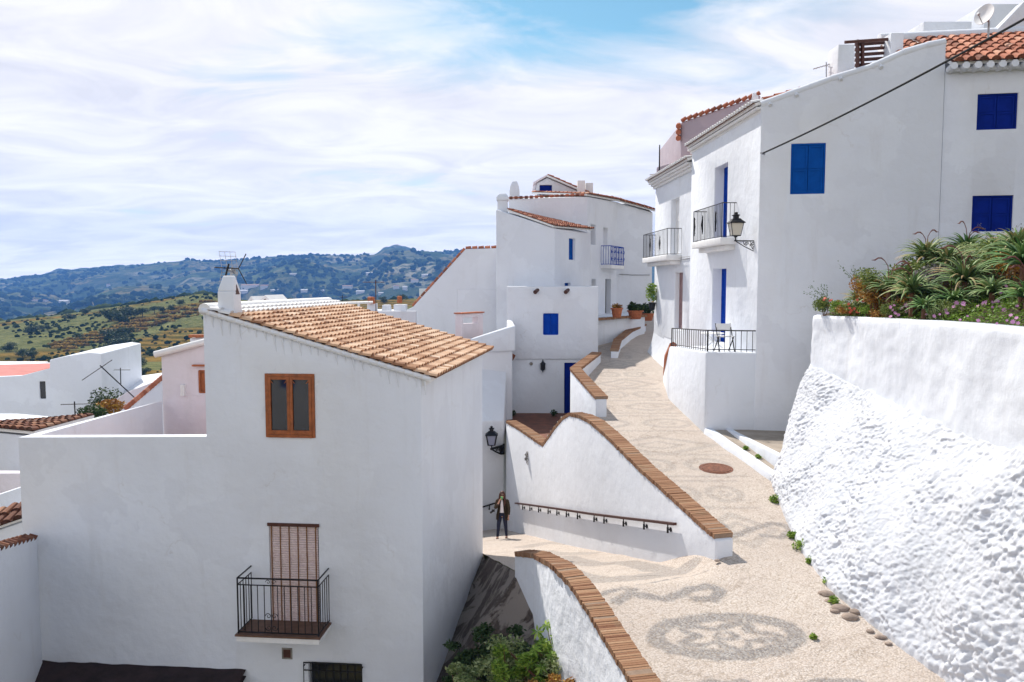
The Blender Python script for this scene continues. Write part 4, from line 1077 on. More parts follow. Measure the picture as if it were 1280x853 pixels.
# balconies
def balcony(s0, s1, z, dep, h, nf, ns, orn):
    bm = new(); box(bm, s0-.03, s1+.03, -dep, 0, z-.20, z, HFa.M); box(bm, s0+.1, s1-.1, -dep+.18, 0, z-.34, z-.203, HFa.M)
    bo = obj('balcony', bm, M['white_clean'], hh); bake(bo, bevel=.02)
    bm = railing_bm(HFa, s0, s1, -dep+.04, 0, z, z+h, nf, ns, .009)
    for k in orn:
        s = s0+(s1-s0)*k
        for zc in (.28, .5, .72): tube(bm, scroll(HFa.w(s, -dep+.04, z+h*zc), HFa.d, Vector((0,0,1)), .055, 1, 8), .014, 4)
        tube(bm, [HFa.w(s, -dep+.04, z+h*.2), HFa.w(s, -dep+.04, z+h*.5), HFa.w(s, -dep+.04, z+h*.8)], [.01, .035, .01], 5)
    obj('railing', bm, M['iron'], bo)
su0 = HFa.at(890, 270)[0]; su1 = HFa.at(928, 270)[0]
balcony(su0, su1, 1.28, .62, .96, 22, 5, (.03, .33, .8))
su0 = sy(33.2); su1 = HFa.at(852, 290)[0]
balcony(su0, su1, 1.02, .55, .95, 20, 4, (.3, .7))
# terrace block
yb = HC[1]-tan10*(5.12-HC[0])
bm = new()
fpn = [(5.12, yb), (4.93, 25.0), (6.3, 25.2), (HC[0]-.01, HC[1]+.02)]
prism(bm, fpn, -4.6, [-1.82, -1.98, -1.98, -1.82]); o = obj('terrace_block', bm, M['white'], hh); bake(o, bevel=.045)
bm = new(); prism(bm, [(4.93, 24.99), (5.25, 27.6), (5.5, 27.6), (5.2, 24.99)], -4.4, [-1.99, -3.2, -3.2, -1.99]); bake(obj('stair_parapet', bm, M['white'], o), bevel=.03)
bm = new(); 
tube(bm, [Vector((5.05, 25.0, -1.96)), Vector((5.12, 26.2, -2.45)), Vector((5.37, 27.65, -3.16))], [.13,.13,.13], 6); obj('clay_capping', bm, M['terracotta'], o)
TS = Frame((4.93+.06, 25.0), (5.12+.06, yb+.03)); TFr = HFr
bm = new()
def tb_(a, b_, r): tube(bm, [a, b_], r, 5)
c0 = Vector((4.99, 24.9, -1.97)); c1_ = Vector((5.18, yb+.06, -1.81)); c2_ = HFr.w(sC-.02, .06, -1.81)
H_ = Vector((0,0,.56))
for a, b_, n in ((c0, c1_, 17), (c1_, c2_, 9)):
    tb_(a+H_, b_+H_, .018); tb_(a+Vector((0,0,.06)), b_+Vector((0,0,.06)), .012)
    for i in range(n+1):
        p = a.lerp(b_, i/n); tb_(p, p+H_, .022 if i in (0, n) else .009)
obj('terrace_railing', bm, M['iron'], o)
tb_ = None
# front right part (I) with the eaves towards us
e0 = HFr.at(1184, 90); sI2 = sI+4.2
bm = new(); prism(bm, [tuple(HFr.w(sI+.005, .02, 0))[:2], tuple(HFr.w(sI2, -.05, 0))[:2], tuple(HFr.w(sI2, 5, 0))[:2], tuple(HFr.w(sI+.005, 5, 0))[:2]], -5, [e0[1], e0[1], e0[1]+2.0, e0[1]+2.0])
o = obj('right_wall', bm, M['white'], hh)
w2 = rect(HFr, 1221.5, 117, 1272, 162); w3 = rect(HFr, 1215, 244.5, 1266, 289.5)
bake(o, [cutbox(HFr, *w2, .14), cutbox(HFr, *w3, .14)], .04)
shutter(hh, HFr, w2, 'blue_deep', .06, 2); shutter(hh, HFr, w3, 'blue_deep', .06, 2)
rz = HFr.at(1184, 88)[1]
E0 = HFr.w(sI+.06, -.30, rz+.12); E1 = HFr.w(sI2, -.30, rz+.12); gyz = P(1200, 49, HFr.w(sI, 2.9, 0).y).z; G0 = HFr.w(sI+.06, 2.9, gyz); G1 = HFr.w(sI2, 2.9, gyz)
tile_roof('front_roof', hh, E0, E1, G1, G0, .27, .42, 'tile_red', True)
bm = new()
for k in range(16):
    s = sI+.1+k*.27; tube(bm, [HFr.w(s, -.31, rz+.03), HFr.w(s, .0, rz+.0)], [.09, .10], 8)
box(bm, sI+.02, sI2, -.14, 0.02, rz-.06, rz+.02, HFr.M); obj('scalloped_eave', bm, M['white'], hh, smooth=50)
bm = new(); tube(bm, [G0+Vector((-.9,.1,.02)), G0+Vector((0,.1,.05)), G1+Vector((0,.1,.05))], [.16,.17,.16], 8); obj('ridge_mortar', bm, M['white'], hh, smooth=60)
# little roof behind the raking parapet
bm = new(); a_ = P(1120, 66, 20.2); 
tile_roof('back_roof', hh, HFr.w(sI-.9, .5, tp3[-2][1]-.1), HFr.w(sI-.05, .5, tp3[-1][1]-.12), HFr.w(sI-.05, 2.7, tp3[-1][1]+.80), HFr.w(sI-.9, 2.7, tp3[-2][1]+.72), .27, .4, 'tile_red', False)
# kerb, slabs and steps between house and garden wall
def stz(x, y, h): return street_z(x, y)+h
k0 = Vector((5.12, yb, 0)); k1 = Vector((5.70, 17.3, 0))
bm = new(); n = 18; A = []; 
ang = Vector((k1.y-k0.y, -(k1.x-k0.x), 0)).normalized()*-1
ring_ = []
for i in range(n+1):
    p = k0.lerp(k1, i/n); z = street_z(0, p.y)
    p = p+Vector((.006*math.sin(i*.7), 0, 0))
    ring_.append([Vector((p.x-.06, p.y, z-.15)), Vector((p.x, p.y, z+.14)), Vector((p.x+.20, p.y, z+.15)), Vector((p.x+.24, p.y, z-.15))])
loft(bm, ring_); bmesh.ops.recalc_face_normals(bm, faces=bm.faces[:]); o = obj('white_kerb', bm, M['white'], smooth=30); bake(o, bevel=.02); o['kind'] = 'structure'
M['slab'] = plain('worn_grey_beige_paving', (.40,.34,.28), .9, var=.2, scale=2.5, bs=.4, c2=(.26,.22,.18))
bm = new(); prism(bm, [(5.30, yb-.1), (5.87, 17.4), (8.2, 17.4), (8.2, 20.6)], -5, [stz(0, yb, .12), stz(0, 17.4, .15), stz(0, 17.4, .28), stz(0, 20.5, .2)]); o = obj('lower_landing', bm, M['slab']); o['kind'] = 'structure'
s1_ = hit(919, 541, lambda x, y: -3.86); s2_ = hit(985, 574, lambda x, y: -3.86)
bm = new(); prism(bm, [(s1_.x, s1_.y+.4), (s1_.x, s1_.y), (s2_.x, s2_.y), (9, s2_.y-.4), (9, 20.9)], -5, -3.86); o = obj('upper_landing', bm, M['slab']); o['kind'] = 'structure'
wall_strip('white_step_edge', None, [(s1_.x-.04, s1_.y+.6), (s1_.x-.02, s1_.y), (s2_.x-.02, s2_.y), (s2_.x+.6, s2_.y-.3)], .16, [-4.6]*4, [-3.84]*4, 'white', .02)
bpy.data.objects['white_step_edge']['kind'] = 'structure'
# garden soil
gz_ = topz[0].z-.06
EX = []
def soil_z(x, y):
    # rises from the wall top towards the house
    q = Vector((x, y)); best = 99
    for a, b_ in zip(bt, bt[8:]):
        d_ = (Vector((a.x, a.y))-q).length
        best = min(best, d_)
    return gz_+.02+min(best, 3.5)*.33-.0*y+.05*noise.noise(Vector((x*2, y*2, 0)))
V = []; nx = 26; ny = 70
for j in range(ny+1):
    y = 7+12.5*j/ny
    bx = 0
    for a, b_ in zip(bt, bt[1:]):
        if min(a.y, b_.y) <= y <= max(a.y, b_.y): bx = a.x+(b_.x-a.x)*(y-a.y)/((b_.y-a.y) or 1)
    if bx == 0: bx = bt[0].x-.5 if y > 19 else bt[-1].x
    for i in range(nx+1):
        x = bx+.12+(16-bx)*(i/nx)**1.6; V.append((x, y, soil_z(x, y)))
F = [(j*(nx+1)+i, j*(nx+1)+i+1, (j+1)*(nx+1)+i+1, (j+1)*(nx+1)+i) for j in range(ny) for i in range(nx)]
M['soil'] = plain('garden_soil', (.10,.07,.045), .95, var=.25, scale=8, bs=.8)
me = bpy.data.meshes.new('garden_soil'); me.from_pydata(V, [], F); me.materials.append(M['soil']); me.shade_smooth(); o = bpy.data.objects.new('garden_soil', me); COL.objects.link(o); o['kind'] = 'structure'
# ---------------- things on the roofs at right
def rp(u, v, Y): return P(u, v, Y)
def roofblock(name, label, cat, u0, u1, v0, v1, Y, dep, m='white', taper=0, parent=None):
    a_ = P(u0, v1, Y); c_ = P(u1, v0, Y); bm = new()
    loft(bm, [[Vector((x, y, z)) for x, y in ((a_.x-e, Y-e), (c_.x+e, Y-e), (c_.x+e, Y+dep), (a_.x-e, Y+dep))] for z, e in ((a_.z-.5, 0), (c_.z, -taper))])
    if parent: o = obj(name, bm, M[m], parent)
    else: o = tag(obj(name, bm, M[m]), label, cat)
    return bake(o, bevel=.02)
roofblock('chimney', '', '', 1046, 1071, 55, 100, 20.9, .7, 'white', .04, hh)
roofblock('chimney', '', '', 1113, 1130, 41, 78, 21.3, .5, 'white', .0, hh)
roofblock('roof_cabin', 'plain white box shaped roof cabin above the tiled roof', 'roof cabin', 1154, 1215, 27, 52, 25.5, 2.0)
roofblock('stair_tower', 'bluish shaded rooftop stair tower behind the satellite dish', 'tower', 1229, 1285, 5, 60, 26.0, 3.0)
a_ = P(1268, 60, 22.5); bm = new()
extrude(bm, [P(1232, 52, 22.5), P(1280, 2, 22.5), P(1300, 2, 22.5), P(1300, 60, 22.5), P(1236, 60, 22.5)], (0, .35, 0)); o = obj('sloping_roof_wall', bm, M['white']); tag(o, 'white sloping stair wall at the top right corner', 'wall'); bake(o, bevel=.03)
# pergola / louvred frame
t = thing('roof_pergola', 'dark wooden pergola frame with reed slats on the roof', 'pergola', P(1085, 80, 21.6))
bm = new()
for u in (1072, 1078, 1112): tube(bm, [P(u, 92, 21.6), P(u, 50, 21.6)], .05, 4)
tube(bm, [P(1056, 53, 21.5), P(1114, 49, 21.5)], .05, 4); obj('posts', bm, M['wood_dark'], t)
for k in range(5):
    bm = new(); v = 56+k*6.5; tube(bm, [P(1069, v, 21.7), P(1111, v-3, 21.7)], [.06, .05], 4); obj('slat', bm, M['wood_dark'], t)
# satellite dish
def dish(name, label, c, r, nrm, poleh):
    t = thing(name, label, 'satellite dish', c-Vector((0,0,poleh)))
    nrm = nrm.normalized(); a = nrm.cross(Vector((0,0,1))).normalized(); b_ = a.cross(nrm)
    bm = new(); n = 24; rings = []
    for k in range(6): rings.append(ring(c+nrm*(.22*r*((k/5)**2)), a, b_, max(.001, r*k/5), max(.001, r*1.08*k/5), n))
    rings2 = [ [p-nrm*.015 for p in q] for q in rings[::-1]]
    loft(bm, rings+rings2, False); obj('reflector', bm, M['white_clean'], t, smooth=60)
    bm = new(); tube(bm, [c-nrm*.05, c-nrm*.18-Vector((0,0,.1)), c-nrm*.18-Vector((0,0,poleh))], .03, 6); obj('mast', bm, M['galv'], t)
    bm = new(); tube(bm, [c-b_*r, c+nrm*r*1.1-b_*.1], .012, 5); tube(bm, [c+nrm*r*1.15-b_*.1, c+nrm*r*.95-b_*.1], .04, 8); obj('feed_arm', bm, M['galv'], t)
dish('satellite_dish', 'white satellite dish tilted beside the stair tower', P(1231.5, 19, 21.4), .26, Vector((-.95, -.5, .35)), .9)
# antennas
def yagi(name, label, base, top, boomdir, bl, n, el, m='galv', grid=False):
    base = Vector(base); top = Vector(top); t = thing(name, label, 'antenna', base)
    bm = new(); tube(bm, [base, top], .018, 5); obj('mast', bm, M[m], t)
    bd = Vector(boomdir).normalized(); sd = bd.cross(Vector((0,0,1))).normalized(); c = top-Vector((0,0,.08))
    bm = new(); tube(bm, [c-bd*bl*.4, c+bd*bl*.6], .012, 5); obj('boom', bm, M[m], t)
    bm = new()
    for i in range(n):
        p = c+bd*(-bl*.35+bl*.92*i/(n-1)); l = el*(1-.5*i/n); tube(bm, [p-sd*l, p+sd*l], .006, 4)
    if grid:
        g = c-bd*bl*.4
        for k in range(-4, 5):
            q = g+Vector((0,0,.07*k))-bd*abs(k)*.035; tube(bm, [q-sd*el*1.6, q+sd*el*1.6], .005, 4)
        for s_ in (-1.5, -.5, .5, 1.5): tube(bm, [g+sd*el*s_+Vector((0,0,.28))-bd*.14, g+sd*el*s_, g+sd*el*s_-Vector((0,0,.28))-bd*.14], .005, 4)
    obj('elements', bm, M[m], t); return t
p = P(1033, 97, 21.5); yagi('tv_antenna', 'small grid tv antenna at the left roof edge of the corner house', p, P(1033, 78, 21.5), (-1, .2, -.25), .55, 8, .16, 'galv', True)
# power cable
a_ = P(953, 192, 20.6); b_ = P(1282, 4, 13.0); c_ = a_+(b_-a_)*1.9
t = thing('power_cable', 'long black sagging cable crossing in front of the corner house', 'cable', a_)
bm = new(); n = 40; L_ = (c_-a_).length
tube(bm, [a_.lerp(c_, i/n)+Vector((0,0,-1.1*4*(i/n)*(1-i/n)*.22)) for i in range(n+1)], .022, 6); obj('conductor', bm, M['cable'], t)
bm = new(); tube(bm, [a_+Vector((.08,.1,0)), a_+Vector((-.05,-.05,0))], .03, 6); obj('wall_hook', bm, M['galv'], t)
# facade wires
bm = new()
for (pts_, r_) in (([(817,330),(840,327),(868,322),(872,331),(893,334),(897,327),(925,320),(950,314)], .014), ([(818,326),(850,322),(905,316),(940,308)], .010)):
    tube(bm, [HFa.w(HFa.at(u, v)[0], -.03, HFa.at(u, v)[1]) for u, v in pts_], r_, 5)
s, z = HFa.at(949, 200); tube(bm, [HFa.w(s, -.03, z), HFa.w(s, -.03, -1.6)], .014, 5)
obj('surface_cable', bm, M['galv'], hh)
bm = new()
tube(bm, [FF.w(*((lambda q: (q[0], -.03, q[1]))(FF.at(u, v)))) for u, v in ((732,318),(733,348))], .015, 4)
tube(bm, [FH.w(*((lambda q: (q[0], -.03, q[1]))(FH.at(u, v)))) for u, v in ((774,343),(790,344),(812,344))], .02, 4)
obj('surface_cable', bm, M['galv'], hf)

# ---------------- street lamps
def lantern(name, label, base, wallpt, size, glass='milk', thick=1.0):
    """base: centre of the lantern bottom; wallpt: where the bracket meets the wall"""
    base = Vector(base); wp = Vector(wallpt); t = thing(name, label, 'street lamp', wp)
    k = size; X, Y_, Z = Vector((1,0,0)), Vector((0,1,0)), Vector((0,0,1))
    def sq(z, r): return [base+Z*z*k+(X*a+Y_*b_)*r*k for a, b_ in ((-1,-1),(1,-1),(1,1),(-1,1))]
    bm = new(); loft(bm, [sq(.06, .108), sq(.42, .178)]); body = obj('glass_housing', bm, M[glass], t)
    bm = new()
    lo, hi = sq(.05, .12), sq(.43, .19)
    for i in range(4):
        tube(bm, [lo[i], hi[i]], .012*k*thick, 4); tube(bm, [lo[i], lo[(i+1)%4]], .012*k, 4); tube(bm, [hi[i], hi[(i+1)%4]], .014*k, 4)
    obj('lantern_frame', bm, M['iron'], t)
    bm = new(); loft(bm, [sq(.425, .235), sq(.45, .22), sq(.51, .15), sq(.56, .11), sq(.575, .05)]); loft(bm, [sq(.57, .07), sq(.64, .07), sq(.65, .10), sq(.67, .10), sq(.69, .04), sq(.74, .045), sq(.76, .01)]); obj('lamp_cap', bm, M['iron'], t)
    bm = new(); loft(bm, [sq(.0, .03), sq(.03, .05), sq(.05, .125)]); tube(bm, [base, base-Z*.10*k], .02*k, 6)
    d_ = (base-Z*.10*k)-wp; d_.z = 0; L_ = d_.length; d_.normalize(); c = wp; zt = base.z-.10*k
    top = Vector((wp.x, wp.y, zt))
    tube(bm, [top, base-Z*.10*k+d_*.04*k], .02*k*thick, 6); tube(bm, [top+Z*.06*k, top-Z*.34*k], .02*k*thick, 5)
    tube(bm, [top-Z*.32*k, top-Z*.30*k+d_*L_*.25, top-Z*.16*k+d_*L_*.65, top-Z*.01*k+d_*L_], .014*k*thick, 5)
    tube(bm, scroll(top-Z*.16*k+d_*.16*k, d_, Z, .13*k, 2.0, 24), .016*k*thick, 5)
    tube(bm, scroll(top-Z*.08*k+d_*(L_*.55), d_, Z, .06*k, 1.5, 14, k=-1), .012*k, 5)
    for q in (.4, .5, .7): tube(bm, [top+d_*L_*q, top-Z*.12*k+d_*L_*(q-.08)], .012*k, 4)
    obj('wall_bracket', bm, M['iron'], t); return t
wp = HFa.w(*((lambda q: (q[0], -.02, q[1]))(HFa.at(950, 302))))
wpy = wp.y
bp = P(919.5, 297, wpy-.1); lantern('street_lamp', 'black iron street lamp with milky glass on the corner house edge', bp, wp, P(919.5, 265.5, wpy).z/.76-bp.z/.76)
s, z = CF.at(629.5, 563); wp = CF.w(s, -.02, z); bp = P(614.5, 558, wp.y-.62)
lantern('street_lamp', 'smaller bluish street lamp on the shaded wall above the woman', bp, wp, (P(614.5, 534, bp.y).z-bp.z)/.72, 'lampblue', 2.3)
s, z = BF.at(678.5, 462); t = thing('wall_light', 'tiny black wall lantern beside the deep blue door of the cubic house', 'wall lamp', BF.w(s, .05, z))
bm = new(); c = BF.w(s, -.08, z); lathe(bm, c-Vector((0,0,.0)), [(.03,-.05),(.10,.0),(.10,.22),(.13,.23),(.03,.34),(.01,.42)], 8); obj('lantern_body', bm, M['iron'], t)
bm = new(); tube(bm, [BF.w(s, .07, z-.1), BF.w(s, -.08, z-.1), BF.w(s, -.08, z)], .02, 5); obj('bracket', bm, M['iron'], t)
# table and chair on the terrace
tx, ty, tz_ = 5.75, 22.9, -1.85
t = thing('terrace_table', 'small white folding table on the railed terrace', 'table', (tx, ty, tz_))
bm = new(); lathe(bm, (tx, ty, tz_+.40), [(.32,0),(.34,.015),(.32,.03)], 20); obj('tabletop', bm, M['white_clean'], t)
for sx in (-1, 1):
    bm = new(); tube(bm, [Vector((tx-.25, ty+sx*.2, tz_)), Vector((tx+.25, ty+sx*.2, tz_+.44))], .015, 5); tube(bm, [Vector((tx+.25, ty+sx*.2, tz_)), Vector((tx-.25, ty+sx*.2, tz_+.44))], .015, 5); obj('leg', bm, M['white_clean'], t)
cx2, cy2 = 5.75, 21.6
t = thing('terrace_chair', 'dark folding chair on the railed terrace near the near blue door', 'chair', (cx2, cy2, tz_))
for sx in (-1, 1):
    bm = new(); tube(bm, [Vector((cx2+sx*.2, cy2-.3, tz_)), Vector((cx2+sx*.2, cy2+.2, tz_+.75))], .016, 5); tube(bm, [Vector((cx2+sx*.2, cy2+.3, tz_)), Vector((cx2+sx*.2, cy2-.2, tz_+.42))], .016, 5); obj('leg', bm, M['iron'], t)
bm = new(); box(bm, cx2-.2, cx2+.2, cy2-.2, cy2+.15, tz_+.40, tz_+.43); obj('seat', bm, M['white_clean'], t)
bm = new(); box(bm, cx2-.2, cx2+.2, cy2+.12, cy2+.15, tz_+.58, tz_+.75); obj('backrest', bm, M['white_clean'], t)
# ============================================================ plants
G = lambda name, stops, **k: tinted(name, stops, rough=.55, bs=0, nscale=6, **k)
M['aloe'] = G('aloe_leaf_green', [(0, (.05,.10,.035)), (.4, (.14,.23,.08)), (.75, (.28,.37,.15)), (1, (.40,.28,.14))], trans=.1)
M['aloe_dark'] = G('deep_aloe_green', [(0, (.05,.11,.035)), (.5, (.11,.23,.07)), (1, (.28,.40,.15))], trans=.1)
M['bush'] = G('bush_leaf_green', [(0, (.05,.09,.02)), (.5, (.14,.20,.04)), (1, (.32,.36,.10))], trans=.2)
M['bush_pale'] = G('pale_leaf_green', [(0, (.09,.14,.04)), (.5, (.24,.30,.11)), (1, (.46,.50,.25))], trans=.2)
M['bush_rust'] = G('rusty_orange_foliage', [(0, (.16,.06,.02)), (.5, (.38,.17,.03)), (1, (.50,.33,.07))], trans=.2)
M['lime'] = G('lime_green_leaf', [(0, (.08,.16,.02)), (.5, (.19,.31,.04)), (1, (.34,.45,.08))], trans=.25)
M['grey_leaf'] = G('grey_dry_leaf', [(0, (.10,.09,.09)), (.5, (.20,.19,.18)), (1, (.33,.30,.27))], trans=.1)
M['dark_leaf'] = G('dark_green_leaf', [(0, (.015,.035,.012)), (.5, (.035,.07,.02)), (1, (.08,.12,.04))], trans=.15)  # one dark green for undergrowth, pot plants and hillside trees
M['pink'] = plain('pink_petal', (.62,.28,.52), .6, var=.1, bs=0)
M['petal_white'] = plain('white_petal', (.75,.68,.75), .6, var=.05, bs=0)
M['petal_red'] = plain('coral_petal', (.65,.12,.07), .6, var=.1, bs=0)
M['petal_yellow'] = plain('yellow_petal', (.65,.50,.10), .6, var=.1, bs=0)
M['stem'] = plain('dry_brown_stem', (.16,.075,.04), .8, var=.2, scale=20)
M['stem_red'] = plain('reddish_flower_stalk', (.20,.07,.06), .7, var=.2, scale=20)
def rosette(bm, c, n, L0, w, droop=1.0, lo=0, hi=1, up=.6):
    tl = tintlayer(bm); c = Vector(c)
    for i in range(n):
        a = i*2.399+random.uniform(-.2,.2); f = i/n; el = 1.35-1.25*f*up*1.6+random.uniform(-.15,.15); L_ = L0*random.uniform(.75,1.15)*(.7+.3*f)
        h = Vector((math.cos(a), math.sin(a), 0)); side = Vector((-math.sin(a), math.cos(a), 0)); p = c.copy(); K = 7; prev = None; t = lo+(hi-lo)*random.random()
        for k in range(K+1):
            g = k/K; e = el-droop*g*g*1.5-(.3*g); d_ = h*math.cos(e)+Vector((0,0,1))*math.sin(e)
            ww = w*(1-g)**.75*(.75+.25*math.sin(g*3))+.002; nrm = d_.cross(side)
            r = [bm.verts.new(p-side*ww+nrm*-.35*ww), bm.verts.new(p+nrm*.25*ww), bm.verts.new(p+side*ww+nrm*-.35*ww)]
            for v in r: v[tl] = min(1, t+.35*g*g)
            if prev:
                bm.faces.new((prev[0], prev[1], r[1], r[0])); bm.faces.new((prev[1], prev[2], r[2], r[1]))
            prev = r; p = p+d_*(L_/K)
def flower(bm, c, r):
    c = Vector(c); nn = Vector((random.gauss(-.5,.4), random.gauss(-.8,.3), random.gauss(.5,.3))).normalized(); a = nn.cross(Vector((0,0,1))).normalized(); b_ = a.cross(nn)
    for i in range(7):
        an = i*.9; d_ = a*math.cos(an)+b_*math.sin(an); s_ = nn.cross(d_)
        bm.faces.new([bm.verts.new(p) for p in (c, c+d_*r*.6+s_*r*.28, c+d_*r+nn*.1*r, c+d_*r*.6-s_*r*.28)])
def soil_at(u, v, y0=8, y1=21): 
    try: return hit(u, v, soil_z, y0, y1)
    except Exception: return None
def plant_root(u, Y, dz=0):
    p = P(u, 380, Y); z = soil_z(p.x, Y); return Vector((p.x, Y, z+dz))
def wallx_at(Y):
    for a, b_ in zip(bt, bt[1:]):
        if min(a.y, b_.y) <= Y <= max(a.y, b_.y): return a.x+(b_.x-a.x)*(Y-a.y)/((b_.y-a.y) or 1)
    return -9
def label_thing(name, label, cat, c, group=None): return thing(name, label, cat, c, group)
# aloes: (u, Y, v centre, n leaves, leaf length, label)
aloes = [
 (1057, 16.9, 376, 44, .42, 'small pale aloe near the far left end of the garden bed', 'aloe'),
 (1140, 14.6, 366, 60, .66, 'large spreading aloe hanging over the middle of the garden wall', 'aloe'),
 (1152, 13.9, 386, 42, .40, 'bright green starry aloe low at the front of the garden bed', 'aloe_dark'),
 (1108, 15.4, 362, 46, .55, 'arching grey green aloe left of the big middle aloe', 'aloe'),
 (1206, 14.4, 352, 70, .72, 'broad aloe with striped curling leaves right of the bed centre', 'aloe'),
 (1192, 14.0, 378, 40, .48, 'dark aloe under the striped aloe', 'aloe_dark'),
 (1209, 17.4, 314, 60, .70, 'tall aloe standing highest in front of the lower blue shutter', 'aloe_dark'),
 (1236, 15.6, 338, 54, .62, 'pale aloe between the tall aloe and the right edge', 'aloe'),
 (1279, 12.4, 330, 66, .70, 'vivid green aloe at the right edge of the picture', 'aloe_dark'),
 (1284, 12.0, 372, 46, .50, 'lower aloe at the right edge above the lime ground cover', 'aloe_dark'),
 (1240, 13.4, 366, 40, .48, 'half hidden dark aloe behind the pink flowers', 'aloe'),
 (1158, 16.6, 322, 60, .70, 'grey green aloe high on the left slope of the bed', 'aloe'),
 (1183, 16.2, 330, 60, .66, 'aloe with reddish stalks left of the tall aloe', 'aloe'),
 (1246, 15.2, 318, 62, .70, 'tangled pale aloe under the right side of the blue shutter', 'aloe'),
 (1272, 14.0, 312, 60, .70, 'high brownish aloe near the right picture edge', 'aloe'),
 (1125, 16.2, 350, 48, .55, 'medium aloe behind the orange rusty bush', 'aloe_dark'),
 (1085, 16.0, 372, 40, .40, 'small bronze tipped aloe among the orange foliage', 'aloe'),
]
for i, (u, Y, v, n, L_, lab, mt) in enumerate(aloes):
    c = P(u, v, Y); c.x = max(c.x, wallx_at(Y)+.24); root = Vector((c.x, c.y, max(min(soil_z(c.x, c.y), c.z-.05), gz_+.02)))
    t = thing('aloe', lab, 'aloe', root, 'aloes in the garden bed')
    bm = new(); rosette(bm, c, int(n*1.3), L_*1.05, .030+.018*L_, .72, 0, .85); 
    obj('leaves', bm, M[mt], t, smooth=70)
    bm = new(); tube(bm, [root, c], [.05, .04], 6); obj('stem', bm, M['stem'], t)
    if i in (3, 4, 6, 9, 1, 11):
        bm = new()
        for k in range(2 if i != 6 else 3):
            a = random.uniform(0, 6.28); h = random.uniform(.4, .65); sx = random.choice((-1, 1))*random.uniform(.12, .3)
            pts_ = [c+Vector((sx*.2*g, .1*math.sin(a)*g, h*math.sin(min(g, 1.25)*1.57)))+Vector((sx*max(0, g-.5)*1.2, 0, 0)) for g in [q/8*1.45 for q in range(9)]]
            tube(bm, pts_, [.008]*5+[.015]*3+[.004], 5)
        obj('flower_stalk', bm, M['stem_red'], t)
# bushes: (u, Y, v, rx, rz, leaf mat, label, kind, leafsize, n)
bushes = [
 (1060, 17.0, 386, .24, .13, 'bush_rust', 'low orange cushion right of the lime tuft', 'rusty_bush', .024, 900),
 (1088, 16.2, 388, .26, .14, 'lime', 'low lime cushion between the coral and orange cushions', 'leafy_bush', .024, 900),
 (1104, 15.7, 391, .24, .14, 'bush_rust', 'small orange cushion touching the wall top near the bed centre', 'rusty_bush', .024, 900),
 (1093, 15.9, 352, .34, .26, 'bush', 'yellow green bush on the slope above the orange bush', 'leafy_bush', .028, 1300),
 (1130, 14.9, 378, .26, .22, 'bush_rust', 'orange red bush tucked beside the big middle aloe', 'rusty_bush', .026, 1100),
 (1200, 13.6, 386, .34, .16, 'bush', 'mossy green mat with violet daisies right of the rosemary clump', 'flowering_bush', .024, 1300),
 (1031, 18.0, 380, .26, .20, 'bush', 'small flowering bush hanging over the far left corner of the garden wall', 'flowering_bush', .028, 1100),
 (1046, 17.5, 384, .24, .16, 'lime', 'lime green tuft beside the corner flowers of the bed', 'leafy_bush', .028, 900),
 (1072, 16.6, 384, .28, .2, 'bush', 'green cushion with coral flowers at the garden edge', 'flowering_bush', .026, 1100),
 (1098, 15.9, 372, .34, .34, 'bush_rust', 'orange rusty bush among the aloes', 'rusty_bush', .03, 1500),
 (1075, 16.6, 362, .34, .30, 'bush_rust', 'mottled bronze bush behind the small aloes', 'rusty_bush', .03, 1300),
 (1118, 15.0, 390, .28, .18, 'bush', 'mossy green cushion with violet flowers', 'flowering_bush', .024, 1200),
 (1140, 15.8, 345, .42, .34, 'bush', 'mixed green shrub behind the big middle aloe', 'leafy_bush', .032, 1500),
 (1176, 13.6, 388, .20, .24, 'bush_pale', 'upright grey green rosemary clump at the wall edge', 'herb_clump', .03, 1500),
 (1168, 15.4, 346, .40, .28, 'grey_leaf', 'dry grey shrub between the aloes', 'dry_shrub', .03, 1300),
 (1190, 16.2, 330, .48, .30, 'bush_pale', 'silvery shrub high in the middle of the bed', 'leafy_bush', .032, 1400),
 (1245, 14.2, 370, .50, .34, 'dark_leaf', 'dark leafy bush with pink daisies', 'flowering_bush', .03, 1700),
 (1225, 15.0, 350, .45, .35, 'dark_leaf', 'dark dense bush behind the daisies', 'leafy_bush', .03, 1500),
 (1262, 14.0, 330, .50, .4, 'bush_rust', 'reddish brown bush near the right edge', 'rusty_bush', .035, 1500),
 (1275, 13.0, 385, .40, .3, 'bush', 'low green bush with mauve daisies at the right', 'flowering_bush', .028, 1500),
 (1165, 16.4, 338, .50, .38, 'bush', 'olive green shrub filling the slope under the high aloes', 'leafy_bush', .034, 1700),
 (1215, 16.4, 322, .50, .34, 'bush_pale', 'pale shrub around the tall aloe', 'leafy_bush', .034, 1600),
 (1268, 14.6, 318, .50, .42, 'bush', 'green shrub high by the right edge', 'leafy_bush', .036, 1700),
 (1160, 14.6, 372, .40, .3, 'dark_leaf', 'dark undergrowth below the middle aloes', 'leafy_bush', .03, 1500),
 (1120, 15.6, 360, .34, .3, 'dark_leaf', 'dark undergrowth left of the middle aloes', 'leafy_bush', .03, 1300),
]
